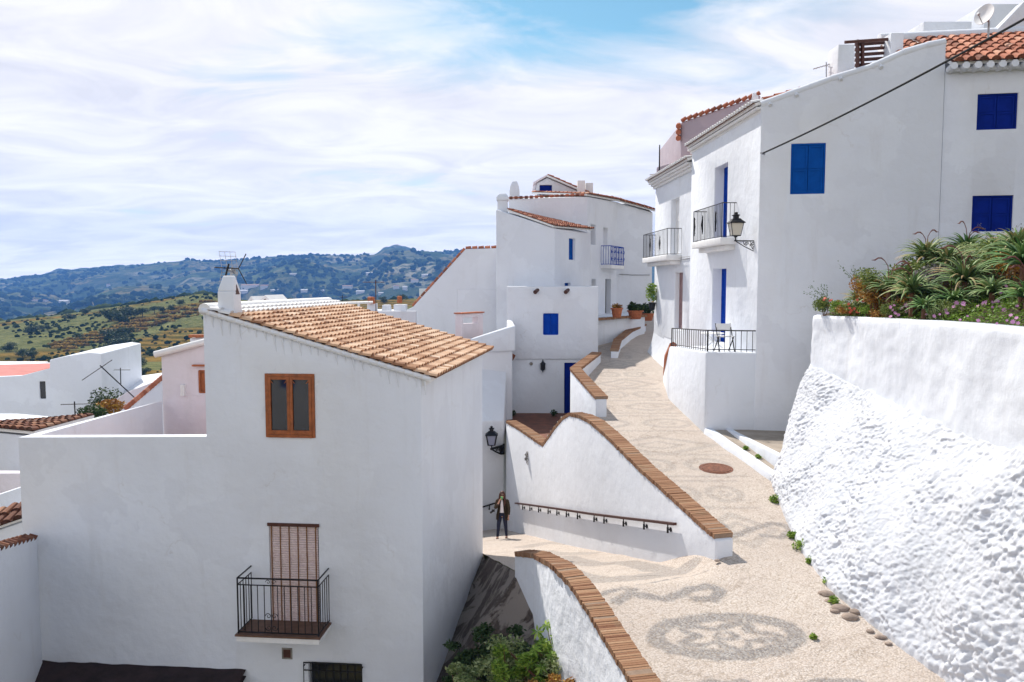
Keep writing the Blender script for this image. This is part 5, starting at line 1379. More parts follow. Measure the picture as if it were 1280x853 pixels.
for (u, Y, v, rx, rz, mt, lab, nm, ls, n) in bushes:
    c = P(u, v, Y); root = Vector((c.x, c.y, max(min(soil_z(c.x, c.y), c.z-rz*.5), gz_+.03)))
    t = thing(nm, lab, 'bush', root, 'bushes in the garden bed'); bm = new()
    for k in range(6):
        o_ = Vector((random.uniform(-.6,.6)*rx, random.uniform(-.6,.6)*rx, random.uniform(-.4,.5)*rz))
        if nm == 'herb_clump':
            continue
        leafball(bm, c+o_, (rx*.6, rx*.6, rz*.65), n//6, ls)
    if nm == 'herb_clump':
        tl = tintlayer(bm)
        for k in range(150):
            a = random.uniform(0, 6.28); r_ = rx*random.random()**.5; p0 = c+Vector((math.cos(a)*r_, math.sin(a)*r_, -rz)); h = random.uniform(.8, 1.7)*rz; p1 = p0+Vector((math.cos(a)*.06, math.sin(a)*.06, h))
            for q in range(12):
                p = p0.lerp(p1, q/11); d_ = Vector((random.gauss(0,1), random.gauss(0,1), .8)).normalized()*.03; s_ = d_.cross(Vector((0,0,1))).normalized()*.005
                vs = [bm.verts.new(x) for x in (p-s_, p+s_, p+d_)]; 
                for v_ in vs: v_[tl] = random.random()
                bm.faces.new(vs)
    obj('foliage', bm, M[mt], t)
    bm = new()
    for k in range(3):
        tube(bm, [root-Vector((0,0,.05)), c+Vector((random.uniform(-.5,.5)*rx, random.uniform(-.5,.5)*rx, 0))], [.014, .006], 4)
    obj('stems', bm, M['stem'], t)
    if nm == 'flowering_bush':
        bm = new(); pm = random.choice(['pink', 'petal_white', 'petal_red']) if 'coral' not in lab else 'petal_red'
        if 'pink' in lab or 'mauve' in lab or 'violet' in lab: pm = 'pink'
        for k in range(13 if Y > 15 else 12): flower(bm, c+Vector((random.uniform(-1,1)*rx, -rx*random.uniform(.3, 1.0), random.uniform(-.6,.8)*rz)), random.uniform(.026,.05) if pm != 'petal_red' else .035)
        obj('blossoms', bm, M[pm], t)
# ground cover on the bed
bm = new(); tl = tintlayer(bm)
for k in range(15000):
    u = random.uniform(1020, 1300); Y = random.uniform(9.8, 17.8); 
    x = P(u, 400, Y).x; bx = None
    for a, b_ in zip(bt, bt[1:]):
        if min(a.y, b_.y) <= Y <= max(a.y, b_.y): bx = a.x+(b_.x-a.x)*(Y-a.y)/((b_.y-a.y) or 1); break
    if bx is None: continue
    x = bx+.05+random.random()**1.3*2.6
    z = soil_z(x, Y)+random.uniform(.0,.10)+(.05 if x > bx+.3 else 0); p = Vector((x, Y, z)); s_ = random.uniform(.018,.036)
    a = Vector((random.gauss(0,1), random.gauss(0,1), random.gauss(0,.5))).normalized(); b_ = a.cross(Vector((random.gauss(0,.4), random.gauss(0,.4), 1))).normalized()
    vs = [bm.verts.new(p+q) for q in (a*s_, b_*s_*.6, -a*s_, -b_*s_*.6)]; tt_ = random.random()*(.6+.4*noise.noise(Vector((x, Y, 0))))
    for v_ in vs: v_[tl] = tt_
    bm.faces.new(vs)
o = obj('ground_cover', bm, M['lime']); o['kind'] = 'stuff'; o['label'] = 'low lime green ground cover along the garden wall edge'
bm = new()
for k in range(46):
    Y = random.uniform(9.9, 17.6); 
    for a, b_ in zip(bt, bt[1:]):
        if min(a.y, b_.y) <= Y <= max(a.y, b_.y): bx = a.x+(b_.x-a.x)*(Y-a.y)/((b_.y-a.y) or 1); break
    x = bx+random.uniform(.1, 1.1); flower(bm, (x, Y, soil_z(x, Y)+.13+random.uniform(0,.08)), random.uniform(.02,.04))
o = obj('scattered_daisies', bm, M['pink']); o['kind'] = 'stuff'; o['label'] = 'pink daisies scattered over the ground cover'
# wispy dry sprays
for i, (u, v, Y, n, lab) in enumerate([(1035, 372, 18.0, 9, 'wispy dry spray leaning left from the corner of the garden bed'), (1075, 350, 17.0, 8, 'thin dry flower spray rising behind the bronze bush'), (1250, 300, 15.5, 10, 'feathery pale spray in front of the lower blue shutter')]):
    c = P(u, v, Y); root = Vector((c.x, Y, c.z-.15)); t = thing('dry_spray', lab, 'dry plant', root, 'dry sprays in the garden bed'); bm = new(); tl = tintlayer(bm)
    for k in range(n):
        d_ = Vector((random.uniform(-1, -.1) if i < 2 else random.uniform(-.7,.7), random.uniform(-.3,.3), random.uniform(.25,.9))); L_ = random.uniform(.35,.75)
        p1 = root+d_*L_; tube(bm, [root, root+d_*L_*.5+Vector((0,0,.03)), p1], [.004,.003,.002], 3, tint=.4)
        for q in range(9):
            p = root.lerp(p1, random.uniform(.5, 1.0))+Vector((random.gauss(0,.04), random.gauss(0,.04), random.gauss(0,.04))); s_ = .013
            vs = [bm.verts.new(p+x) for x in (Vector((s_,0,0)), Vector((0,0,s_)), Vector((-s_,0,0)), Vector((0,0,-s_)))]
            for v_ in vs: v_[tl] = .2
            bm.faces.new(vs)
    obj('spray', bm, M['grey_leaf'] if i == 2 else M['aloe'], t)
# weeds along the garden wall foot
for i, (u, v, s_, lab) in enumerate([(972, 627, .12, 'small weed tuft nearest the steps at the foot of the garden wall'), (994, 671, .10, 'flat weed tuft above the round green weed at the wall foot'), (1005, 686, .15, 'roundest and largest green weed at the foot of the garden wall'), (1017, 703, .09, 'little weed tuft just below the largest weed'), (1039, 729, .09, 'weed tuft above the loose stones at the wall foot'), (1046, 752, .08, 'weed sprouting left of the loose stones'), (1067, 751, .06, 'tiny sprout right of the loose stones'), (1015, 797, .05, 'tiny weed in the street right of the medallion'), (931, 569, .07, 'small weed on the lower landing'), (947, 580, .07, 'small weed beside the white kerb near the rubble wall')]):
    c = hit(u, v, street_z)+Vector((-.07 if i < 7 else 0, -.05, 0)); t = tag(o := None or thing('weed', lab, 'weed', c, 'weeds at the wall foot'), lab, 'weed', 'weeds at the wall foot')
    if i >= 8: c = c+Vector((0,0,.15))
    bm = new(); leafball(bm, c+Vector((0,0,s_*.45)), (s_, s_, s_*.75), int(260 if i < 4 else 150), .028); obj('leaves', bm, M['lime'], t)
# loose stones
M['stone'] = plain('pinkish_grey_stone', (.36,.28,.23), .9, var=.2, scale=10, bs=.5)
for i, (u, v, r_) in enumerate([(1032, 744, .16), (1037, 752, .10), (1052, 762, .17), (1062, 772, .15), (1044, 765, .09), (1071, 766, .13), (1088, 790, .08), (1100, 798, .10), (1110, 806, .07), (902, 694, .09), (897, 702, .07)]):
    c = hit(u, v, street_z); r_ *= .78; bm = new(); bmesh.ops.create_icosphere(bm, subdivisions=2, radius=r_)
    for vv in bm.verts:
        k = 1+.35*noise.noise(vv.co*6+Vector((i*3,0,0))); vv.co = Vector((vv.co.x*k, vv.co.y*k*.8, max(-.04, vv.co.z*k*.38)))
        vv.co += c+Vector((0,0,.01))
    o = obj('loose_stone', bm, M['stone'], smooth=40)
    tag(o, ['reddish stone at the top of the loose stones by the garden wall','small stone under the topmost loose stone','broad flat stone in the middle of the loose stones','lowest broad stone of the loose pile','little stone left of the broad ones','stone touching the garden wall beside the pile','single pebble stone farther down the wall foot','low stone in the crack near the lower right','last small stone toward the lower right','dark flat stone at the end of the brick topped stair wall','flat stone under the rounded end of the stair wall'][i], 'stone', 'loose stones')
# ravine plants: brighter leaf colours stand in for sunlight on the shrubs
def shrub(name, label, cat, c, blobs, leafm, ls, stems=6, group='plants in the ditch'):
    t = thing(name, label, cat, c, group); bm = new()
    for (dx, dy, dz, rx, rz, n) in blobs: leafball(bm, c+Vector((dx, dy, dz)), (rx, rx, rz), n, ls)
    obj('foliage', bm, M[leafm], t); bm = new()
    for k in range(stems):
        b_ = random.choice(blobs); tube(bm, [c, c+Vector((b_[0]*.6, b_[1]*.6, b_[2]*.6)), c+Vector((b_[0], b_[1], b_[2]))+Vector((random.uniform(-.5,.5)*b_[3], random.uniform(-.5,.5)*b_[3], b_[4]*.8))], [.018,.012,.005], 4)
    obj('stems', bm, M['stem'], t)
def rc(u, v, Y, dz): p = P(u, v, Y); return Vector((p.x, Y, min(p.z-dz, p.z))), p
def rsh(name, label, u, v, Y, rx, rz, leafm, ls, n, k=7):
    p = P(u, v, Y); g = max(rav_z(p.x, Y), p.z-2.5); c = Vector((p.x, Y, min(g, p.z-rz)))
    bl = [(random.uniform(-.7,.7)*rx, random.uniform(-.7,.7)*rx, p.z-c.z+random.uniform(-1.0,.55)*rz, rx*.30, rz*.30, n//(k*2)) for _ in range(k*2)]
    shrub(name, label, 'shrub', c, bl, leafm, ls)
rsh('leafy_shrub', 'small pale leafed shrub at the bottom beside the left house corner', 578, 848, 12.6, .42, .25, 'bush_pale', .035, 2600)
rsh('leafy_shrub', 'big sprawling shrub filling the ditch below the low wall', 655, 836, 12.3, .75, .5, 'bush_pale', .036, 6500, 14)
rsh('leafy_shrub', 'yellowish shrub with sunlight put in its leaf colour in the middle of the ditch plants', 648, 826, 12.0, .42, .34, 'lime', .034, 3200)
rsh('leafy_shrub', 'shrub growing against the speckled low wall', 692, 818, 12.4, .42, .50, 'lime', .036, 4200, 10)  # lime leaves brightened in place of sun
rsh('leafy_shrub', 'rust tinged undergrowth at the bottom edge of the ditch', 690, 868, 11.2, .45, .3, 'bush_rust', .035, 2200)
rsh('leafy_shrub', 'dark shrub behind the ditch plants', 625, 805, 13.4, .55, .28, 'dark_leaf', .04, 2600)
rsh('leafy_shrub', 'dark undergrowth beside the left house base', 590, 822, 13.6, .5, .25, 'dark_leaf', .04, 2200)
# palmate castor plant
c = P(690, 845, 12.2); t = thing('castor_plant', 'tall plant with star shaped green leaves beside the low wall', 'plant', c, 'plants in the ditch')
bm = new(); tl = tintlayer(bm); st = new()
for (u, v, Y) in [(690,775,12.5),(683,782,12.4),(700,784,12.6),(672,790,12.3),(694,796,12.2),(713,792,12.4),(680,806,12.1),(716,814,12.2),(668,812,12.0),(704,824,12.0),(660,828,11.9),(690,818,12.0),(676,835,11.8),(712,838,11.9)]:
    p = P(u, v, Y); tube(st, [c, c.lerp(p, .6)+Vector((.03,0,.05)), p], [.012,.008,.004], 4)
    nrm = Vector((random.gauss(-.3,.3), random.gauss(-.6,.3), 1)).normalized(); a = nrm.cross(Vector((0,1,0))).normalized(); b_ = nrm.cross(a)
    for k in range(8):
        an = k*.785+random.uniform(-.1,.1); d_ = a*math.cos(an)+b_*math.sin(an); s_ = nrm.cross(d_); L_ = random.uniform(.10,.16)
        vs = [bm.verts.new(q) for q in (p, p+d_*L_*.5+s_*.022-nrm*.01, p+d_*L_-nrm*.04, p+d_*L_*.5-s_*.022-nrm*.01)]; tt_ = random.random()
        for v_ in vs: v_[tl] = tt_
        bm.faces.new(vs)
obj('leaves', bm, M['lime'], t); obj('stems', st, M['stem'], t)
for i, (u0, v0, u1, v1, Y, lab) in enumerate([(706, 748, 702, 790, 12.9, 'upright broken stick leaning on the low wall above the shrubs'), (735, 815, 733, 845, 12.0, 'short rusty stake against the low wall'), (627, 806, 650, 828, 12.3, 'pale broken branch poking out of the ditch shrubs')]):
    a_ = P(u0, v0, Y); b_ = P(u1, v1, Y-.2); bm = new(); tube(bm, [b_+(b_-a_)*.8, b_, a_], [.022, .02, .014], 6); o = obj('dry_stick', bm, M['stem']); tag(o, lab, 'stick', 'dry sticks in the ditch')
# wall weed on stair wall
s, z = WF.at(660, 572); c = WF.w(s, -.03, z); t = thing('wall_weed', 'grey weed hanging from the stair wall below the brick notch', 'weed', c); bm = new(); leafball(bm, c, (.09,.05,.22), 160, .03); obj('leaves', bm, M['grey_leaf'], t)
# pots at the top
def pot(u, v, Y, r, h, label, blobs, leafm, ls=.06):
    p = P(u, v, Y); t = thing('potted_plant', label, 'potted plant', p, 'flowerpots at the street top')
    bm = new(); lathe(bm, p, [(r*.65,0),(r*.72,.02),(r*.95,h*.85),(r*1.08,h*.86),(r*1.08,h),(r*.9,h),(r*.88,h*.9)], 16); obj('pot', bm, M['terracotta'], t, smooth=40)
    bm = new(); 
    for (dx, dz, rx, rz, n) in blobs: leafball(bm, p+Vector((dx, 0, h+dz)), (rx, rx, rz), n, ls)
    obj('foliage', bm, M[leafm], t)
pot(771, 397, 35.5, .26, .42, 'terracotta pot with low rusty flowers, leftmost on the brick edge', [(0,.08,.24,.12,260)], 'bush_rust', .05)
pot(794, 399, 37.2, .36, .40, 'wide terracotta pot with spreading dark green plant', [(0,.12,.36,.18,500),(-.15,.2,.2,.2,200),(.2,.16,.2,.14,200)], 'dark_leaf', .07)
pot(809, 401, 39.0, .34, .36, 'pot with dark bushy plant at the far right of the doorstep', [(0,.2,.36,.3,500)], 'dark_leaf', .07)
c = P(815, 365, 33.2); t = thing('hanging_plant', 'yellow green plant hanging on the far corner of the corner house', 'plant', c); bm = new(); leafball(bm, c+Vector((-.05,-.25,0)), (.26,.22,.42), 520, .055); obj('foliage', bm, M['lime'], t)
bm = new(); lathe(bm, c+Vector((-.02,-.2,-.75)), [(.10,0),(.15,.3),(.17,.32)], 10); obj('pot', bm, M['iron'], t)
# small weeds at door B
for u, v, lab in ((692, 519, 'weed tuft at the foot of the deep blue door'), (641, 518, 'little plant in the left corner of the red terrace')):
    c = P(u, v, 32.0); c.z = -5.35; t = thing('weed', lab, 'weed', c, 'weeds on the red terrace'); bm = new(); leafball(bm, c+Vector((0,0,.12)), (.14,.12,.14), 140, .05); obj('leaves', bm, M['dark_leaf'], t)
# ============================================================ the woman on the steps
g0 = hit(628, 673.5, near_z, 18, 30); print('person', g0)
SC = (60/1000*g0.y/.985)/1.70; print('scale', SC)
pt = thing('person', 'woman in sunglasses and dark coat holding a green cup to her mouth', 'person', g0)
M['skin'] = plain('skin', (.50,.27,.19), .55, var=.05, bs=0); M['coat'] = plain('dark_olive_brown_coat', (.055,.036,.018), .85, var=.2, scale=12, bs=.3)
M['jeans'] = plain('navy_jeans', (.012,.018,.05), .8, var=.2, scale=20); M['blouse'] = plain('white_blouse', (.72,.68,.72), .7, var=.05, scale=12); M['hair'] = plain('auburn_brown_hair', (.10,.03,.016), .5, var=.3, scale=30, bs=.4)
M['shoe'] = plain('dark_red_brown_shoe', (.06,.02,.015), .5); M['green'] = plain('green_cup', (.10,.45,.16), .4, bs=0); M['black'] = plain('black_plastic', (.01,.01,.012), .3, bs=0)
PM = Matrix.Translation(g0) @ Matrix.Rotation(R(-8), 4, 'Z') @ Matrix.Scale(SC, 4)
# x = viewer's right, -y towards the camera
def skin(name, verts, edges, radii, m, sub=2):
    me = bpy.data.meshes.new(name); me.from_pydata([tuple(v) for v in verts], edges, []); o = bpy.data.objects.new(name, me); COL.objects.link(o)
    md = o.modifiers.new('s', 'SKIN'); md.use_smooth_shade = True
    for i, r in enumerate(radii): me.skin_vertices[0].data[i].radius = (r, r) if not isinstance(r, tuple) else r
    me.skin_vertices[0].data[0].use_root = True
    s = o.modifiers.new('d', 'SUBSURF'); s.levels = sub; s.render_levels = sub
    dg = bpy.context.evaluated_depsgraph_get(); dg.update(); e = bpy.data.meshes.new_from_object(o.evaluated_get(dg))
    o.modifiers.clear(); o.data = e; bpy.data.meshes.remove(me); e.name = name
    e.transform(Matrix.Translation(-g0) @ PM); e.materials.clear(); e.materials.append(M[m]); e.shade_smooth(); o.parent = pt; return o
V_ = [(0,0,.93),(0,0,1.12),(0,.0,1.28),(0,.0,1.40),(0,-.005,1.47),(0,-.01,1.53),(0,-.015,1.60),(0,-.01,1.66),
 (-.16,.0,1.37),(-.24,-.02,1.12),(-.17,-.20,1.22),(-.07,-.18,1.42),(-.035,-.17,1.48),        # raised arm (image left)
 (.16,0,1.37),(.22,.02,1.10),(.225,-.02,.87),(.222,-.04,.78),                       # hanging arm
 (-.085,0,.86),(-.13,-.07,.48),(-.16,-.08,.09),(-.165,-.18,.035),
 (.085,0,.86),(.115,-.005,.48),(.13,.07,.09),(.15,-.04,.035)]
E_ = [(0,1),(1,2),(2,3),(3,4),(4,5),(5,6),(6,7),(2,8),(8,9),(9,10),(10,11),(11,12),(2,13),(13,14),(14,15),(15,16),(0,17),(17,18),(18,19),(19,20),(0,21),(21,22),(22,23),(23,24)]
R_ = [.13,(.105,.09),(.13,.095),.05,.047,(.075,.085),(.078,.09),.06, .055,.042,.036,.026,.030, .055,.042,.027,.032, .085,.058,.038,.03,.085,.058,.038,.03]
# fingers
def finger(base, pts, r):
    i0 = len(V_); V_.extend(pts); E_.append((base, i0)); R_.append(r)
    for k in range(1, len(pts)): E_.append((i0+k-1, i0+k)); R_.append(r*.9)
body = None
for k in range(4): finger(12, [(-.035+.006*k, -.185-.004, 1.50+.014*k-.02), (.0, -.225, 1.495+.014*k-.02), (.025, -.20, 1.49+.014*k-.02)], .008)
finger(12, [(-.01,-.155,1.50),(.02,-.165,1.505)], .009)
for k in range(4): finger(16, [(.205+.012*k, -.05, .72), (.203+.012*k, -.058, .685-.006*abs(k-1.5))], .008)
finger(16, [(.195,-.065,.76),(.19,-.08,.72)], .009)
skin('body', V_, E_, R_, 'skin', 2)
def bmw(bm):
    for v in bm.verts: v.co = PM @ v.co
    return bm
def ell_ring(c, rx, ry, n=20): return ring(Vector(c), Vector((1,0,0)), Vector((0,1,0)), rx, ry, n)
# jeans
bm = new(); loft(bm, [ell_ring((0,0,z), rx, ry) for z, rx, ry in ((1.02,.135,.10),(.93,.165,.125),(.84,.165,.12))])
for s_, kx_ in ((-1, .05), (1, .02)):
    loft(bm, [ell_ring((s_*x+s_*kx_*(.9-z), y-(.12 if s_ < 0 else -.06)*(.9-z), z), r, r*1.05, 14) for x, y, z, r in ((.08,0,.90,.098),(.092,-.01,.72,.085),(.108,-.025,.48,.066),(.113,0,.28,.056),(.12,.02,.10,.048))])
obj('jeans', bmw(bm), M['jeans'], pt, smooth=60)
bm = new(); loft(bm, [ell_ring((0,-.012,z), rx, ry) for z, rx, ry in ((.97,.14,.115),(1.10,.125,.105),(1.25,.14,.115),(1.36,.12,.09),(1.42,.06,.06))]); obj('blouse', bmw(bm), M['blouse'], pt, smooth=60)
# open coat: partial ring lofts
bm = new(); rows_ = []
for z, rx, ry, op in ((.70,.225,.17,62),(.85,.22,.165,56),(1.0,.185,.14,46),(1.15,.165,.13,40),(1.28,.175,.135,32),(1.37,.165,.12,28),(1.42,.11,.09,24),(1.45,.07,.075,22)):
    r_ = []
    for k in range(25):
        a = R(-90+op/2+(360-op)*k/24); w_ = 1+.04*math.sin(k*2.1)*(1.3-z)
        r_.append(bm.verts.new(Vector((rx*w_*math.cos(a), ry*w_*math.sin(a), z))))
    rows_.append(r_)
for a, b_ in zip(rows_, rows_[1:]):
    for k in range(24): bm.faces.new((a[k], a[k+1], b_[k+1], b_[k]))
bmesh.ops.solidify(bm, geom=bm.faces[:], thickness=.018)
def sleeve(pts, rs): tube(bm, pts, rs, 12)
sleeve([(-.12,0,1.40),(-.17,0,1.36),(-.21,-.01,1.24),(-.245,-.025,1.12),(-.215,-.10,1.15),(-.17,-.19,1.22),(-.13,-.19,1.30)], [.06,.075,.066,.062,.056,.052,.048])
sleeve([(.12,0,1.40),(.17,0,1.36),(.20,.01,1.24),(.225,.02,1.10),(.228,.0,.98),(.228,-.02,.88)], [.06,.075,.066,.060,.054,.05])
obj('coat', bmw(bm), M['coat'], pt, smooth=60)
bm = new(); 
loft(bm, [ell_ring((0,y,z), rx, ry, 16) for z, y, rx, ry in ((1.20,.06,.10,.03),(1.30,.055,.125,.045),(1.42,.05,.12,.065),(1.52,.03,.10,.085),(1.60,.022,.098,.092),(1.67,.012,.082,.08),(1.71,.01,.05,.05))])
for s_ in (-1, 1): tube(bm, [(s_*.075,-.03,1.64),(s_*.092,-.04,1.54),(s_*.10,-.075,1.42),(s_*.10,-.11,1.30),(s_*.09,-.12,1.22)], [.03,.032,.036,.03,.012], 8)
obj('hair', bmw(bm), M['hair'], pt, smooth=60)
bm = new(); box(bm, -.065, .065, -.115, -.09, 1.585, 1.62); obj('sunglasses', bmw(bm), M['black'], pt)
bm = new(); tube(bm, [(0,-.10,1.575),(0,-.12,1.555)], [.012,.016], 6); obj('nose', bmw(bm), M['skin'], pt)
for s_ in (-1, 1):
    bm = new(); loft(bm, [ell_ring((s_*(.165 if s_ < 0 else .14), y-(.10 if s_ < 0 else -.05), z), rx, ry, 12) for y, z, rx, ry in ((-.03,0,.045,.11),(-.03,.03,.045,.11),(0,.06,.038,.07),(.02,.10,.036,.04))]); obj('shoe', bmw(bm), M['shoe'], pt, smooth=50)
bm = new(); loft(bm, [ell_ring((.005,-.19,z), r, r, 12) for z, r in ((1.46,.03),(1.56,.04))]); o = tag(obj('green_cup', bmw(bm), M['green'], smooth=40), 'green cup held to the mouth of the woman', 'cup')
bm = new(); box(bm, -.37, -.27, -.08, .0, .98, 1.05); tube(bm, [(-.34,-.08,1.0),(-.40,-.16,.97)], [.035,.04], 10); cam_o = obj('camera', bmw(bm), M['black']); tag(cam_o, 'black camera hanging at the hip of the woman', 'camera')
bm = new(); tube(bm, [(-.28,-.0,1.05),(-.22,.10,1.2),(-.12,.12,1.40),(.0,-.05,1.44)], .012, 5); obj('strap', bmw(bm), M['black'], cam_o)
# ============================================================ village below, hills, sky
# --- house M behind the terrace wing
mY = 19.35
m0, m1 = P(201, 441, mY), P(262, 427, mY)
MF = Frame((m0.x, mY), (m1.x+1.5, mY-.1))
hm = thing('rear_house', 'rose tinted white house with small brown window behind the left terrace', 'house', (m0.x+1, mY, -9))
bm = new(); zs = [m0.z, m0.z+(m1.z-m0.z)*2.3]; extrude(bm, [MF.w(0,0,-9), MF.w(0,0,zs[0]), MF.w(2.6,0,zs[1]), MF.w(2.6,0,-9)], (.5, 4.5, 0)); o = obj('wall', bm, M['pinkish'], hm)
mw = rect(MF, 247.5, 463, 260, 492); bake(o, [cutbox(MF, *mw, .16)], .03)
bm = new(); tube(bm, [MF.w(-.12,-.05,zs[0]-.04), MF.w(2.6,-.05,zs[1]+.02)], .085, 8); obj('roof_edge', bm, M['white_clean'], hm, smooth=60)
f = shutter(hm, MF, mw, 'wood', .05, 1)
bm = new(); box(bm, mw[0]-.1, mw[1], -.10, 0, mw[3]+.10, mw[3]+.14, MF.M); obj('window_hood', bm, M['terracotta'], hm)
bm = new(); s, z = MF.at(229, 487); box(bm, s-.04, s+.06, -.08, 0, z-.15, z+.12, MF.M); obj('meter_box', bm, M['white_clean'], hm)
t, _ = block('small_rear_house', 'tiny white wall with red coping peeking above the rear house', 'house', [(237, 423, 27.5), (262, 421, 27.5)], -9, 'white', extra=[(-10, 30, -1.75), (-11.2, 30, -1.8)])
bm = new(); a_ = P(236.5, 422, 27.4); b_ = P(262, 420, 27.4); box(bm, a_.x, b_.x, 27.35, 27.6, a_.z, a_.z+.09); obj('coping', bm, M['terracotta'], t)
# --- terrace brown corner board
# --- neighbouring roofs, left
def roofq(name, parent, e0, e1, r1, r0, m='tile_old', cw=.24, rl=.36, wh=False): return tile_roof(name, parent, e0, e1, r1, r0, cw, rl, m, wh)
L1 = [(0, 462, 30), (62, 455, 31.5), (128, 442, 32)]
t = thing('far_left_house', 'white house with pink roof terrace and narrow dark window at the left edge', 'house', (-21, 32, -9))
l0, l1, l2 = P(-45, 478, 28.5), P(60, 461, 30.5), P(60, 450, 30.5); l3 = P(126.5, 441.5, 31.0)
LFm = Frame((P(-45,478,29.0).x, 29.6), (l3.x, 31.0))
bm = new(); w_ = LFm.w; q = [LFm.at(u, v) for u, v in ((-45, 473), (26, 470), (62, 461), (62, 450), (82, 445.5), (112, 441), (126.5, 442.5))]
extrude(bm, [w_(q[0][0],0,-9)]+[w_(s,0,z) for s, z in q]+[w_(q[-1][0],0,-9)], (-1.0, 5.5, 0)); o = obj('wall', bm, M['white'], t)
lw2 = rect(LFm, 49.5, 477, 57, 499); 
cb = new(); box(cb, q[0][0]-.1, q[2][0]-.02, .25, 5.2, q[1][1]-.35, q[3][1]+2, LFm.M)
bake(o, [cutbox(LFm, *lw2, .2), cb], .03)
bm = new(); box(bm, lw2[0], lw2[1], .13, .16, lw2[2], lw2[3], LFm.M); obj('window', bm, M['glass'], t)
M['pinkfloor'] = plain('pink_roof_paint', (.55,.17,.15), .8, var=.12, scale=2)
bm = new(); box(bm, q[0][0]-.1, q[2][0]-.04, .26, 5.2, q[1][1]-.36, q[1][1]-.02, LFm.M); obj('roof_floor', bm, M['pinkfloor'], t)
t = thing('back_left_house', 'distant white roof behind the pink terrace at the left edge', 'house', (-28, 42, -9))
bm = new(); prism(bm, [(P(-60,455,40).x, 40), (P(38,451,40).x, 40), (P(60,451,46).x, 46), (P(-60,451,46).x, 46)], -9, [P(0,456,40).z]*2+[P(0,452,46).z]*2); bake(obj('wall', bm, M['white_old'], t), bevel=.03)
# brown tiled lean-to house in front of it
t = thing('tiled_shed', 'low white shed with old dark red tiled roof at the left edge', 'house', (-16, 22, -9))
e0, e1, r1, r0 = P(-40, 533, 20.3), P(42, 541, 19.8), P(118, 521, 22.8), P(22, 513.5, 26.0)
bm = new(); e0b, e1b = e0-Vector((0,0,.12)), e1-Vector((0,0,.12))
prism(bm, [(e0.x, e0.y), (e1.x, e1.y), (r1.x, r1.y), (r0.x, r0.y), (r0.x-4, r0.y)], -10, [e0.z-.1, e1.z-.1, r1.z-.1, r0.z-.1, r0.z-.1]); bake(obj('wall', bm, M['white'], t), bevel=.02)
roofq('roof', t, e0+Vector((0,-.1,.05)), e1+Vector((0.05,-.1,.05)), r1+Vector((0,0,.05)), Vector((e0.x+ (r1.x-e1.x), r1.y+.9, r0.z+.05)))
# ramp walls below at far left
t = thing('descending_wall', 'pale stepped wall descending behind the left house edge', 'wall', (-13, 20, -9))
bm = new(); pts_ = [P(-30, 592, 18.8), P(40, 590, 18.8)]
prism(bm, [(pts_[0].x, 18.8), (pts_[1].x+1, 18.8), (pts_[1].x+1, 19.1), (pts_[0].x, 19.1)], -11, [pts_[0].z]*4); bake(obj('wall', bm, M['pinkish'], t), bevel=.02)
t = thing('lower_tiled_wall', 'white wall with a row of dark clay tiles at the far left', 'wall', (-12, 16.5, -9))
a_, b_ = P(-30, 628, 17.0), P(45, 603, 17.4); bm = new(); prism(bm, [(a_.x, 17.0), (b_.x, 17.4), (b_.x, 17.7), (a_.x, 17.3)], -12, [a_.z, b_.z, b_.z, a_.z]); bake(obj('wall', bm, M['white'], t), bevel=.02)
e0, e1 = P(-30, 668, 16.0), P(45, 642, 16.3); roofq('tile_row', t, e0, e1, e1+Vector((0,.7,.28)), e0+Vector((0,.7,.28)))
bm = new(); prism(bm, [(e0.x, e0.y+.12), (e1.x, e1.y+.12), (e1.x, e1.y+.7), (e0.x, e0.y+.7)], -12, [e0.z-.1, e1.z-.1, e1.z+.1, e0.z+.1]); obj('tile_wall', bm, M['white'], t)
# middle yard walls between far_left_house and rear_house
t = thing('yard_wall', 'long sloping pink shaded yard wall between the left houses', 'wall', (-13, 27, -9))
pts_ = [P(112, 522, 26.5), P(128, 508, 27.2), P(160, 490, 27.6), (P(205, 473, 28.2))]
bm = new(); extrude(bm, [Vector((pts_[0].x, 27, -10))]+[Vector((p.x, 27+.25*i, p.z)) for i, p in enumerate(pts_)]+[Vector((pts_[-1].x, 27.75, -10))], (.1, .3, 0)); bake(obj('wall', bm, M['pinkish'], t), bevel=.03)
t = thing('red_edged_wall', 'white yard wall with a red tiled sloping edge beside the rear house', 'wall', (-11, 23, -9))
a_, b_ = P(150, 514, 23.0), P(201, 471, 24.5); bm = new(); extrude(bm, [Vector((a_.x, 23.0, -10)), a_, b_, Vector((b_.x, 24.5, -10))], (.2, .3, 0)); bake(obj('wall', bm, M['white'], t), bevel=.02)
bm = new(); n = 14; tl = tintlayer(bm)
for i in range(n): tube(bm, [a_.lerp(b_, (i+.05)/n)+Vector((.08,.12,.03)), a_.lerp(b_, (i+.9)/n)+Vector((.08,.12,.05))], .075, 6, tint=random.uniform(.3,.8))
obj('coping_tiles', bm, M['tile_red'], t)
t, _ = block('grey_roof_house', 'white shed with pale sloping roof in the dip beyond the yard wall', 'house', [(140, 492, 34), (205, 478, 33), ], -9, 'white_old', extra=[(P(205,464,36).x, 37, P(205,464,37).z), (P(160,472,38).x, 38, P(160,472,38).z)])
t, _ = block('dark_door_house', 'small white house with dark doorway seen beside the leaning antenna', 'house', [(125, 492, 40), (146, 483, 40)], -9, 'white_old', extra=[(P(160,476,43).x, 43, P(160,476,43).z), (P(120,486,43).x, 43, P(120,486,43).z)])
a_ = P(146, 497, 39.0); bm = new(); 
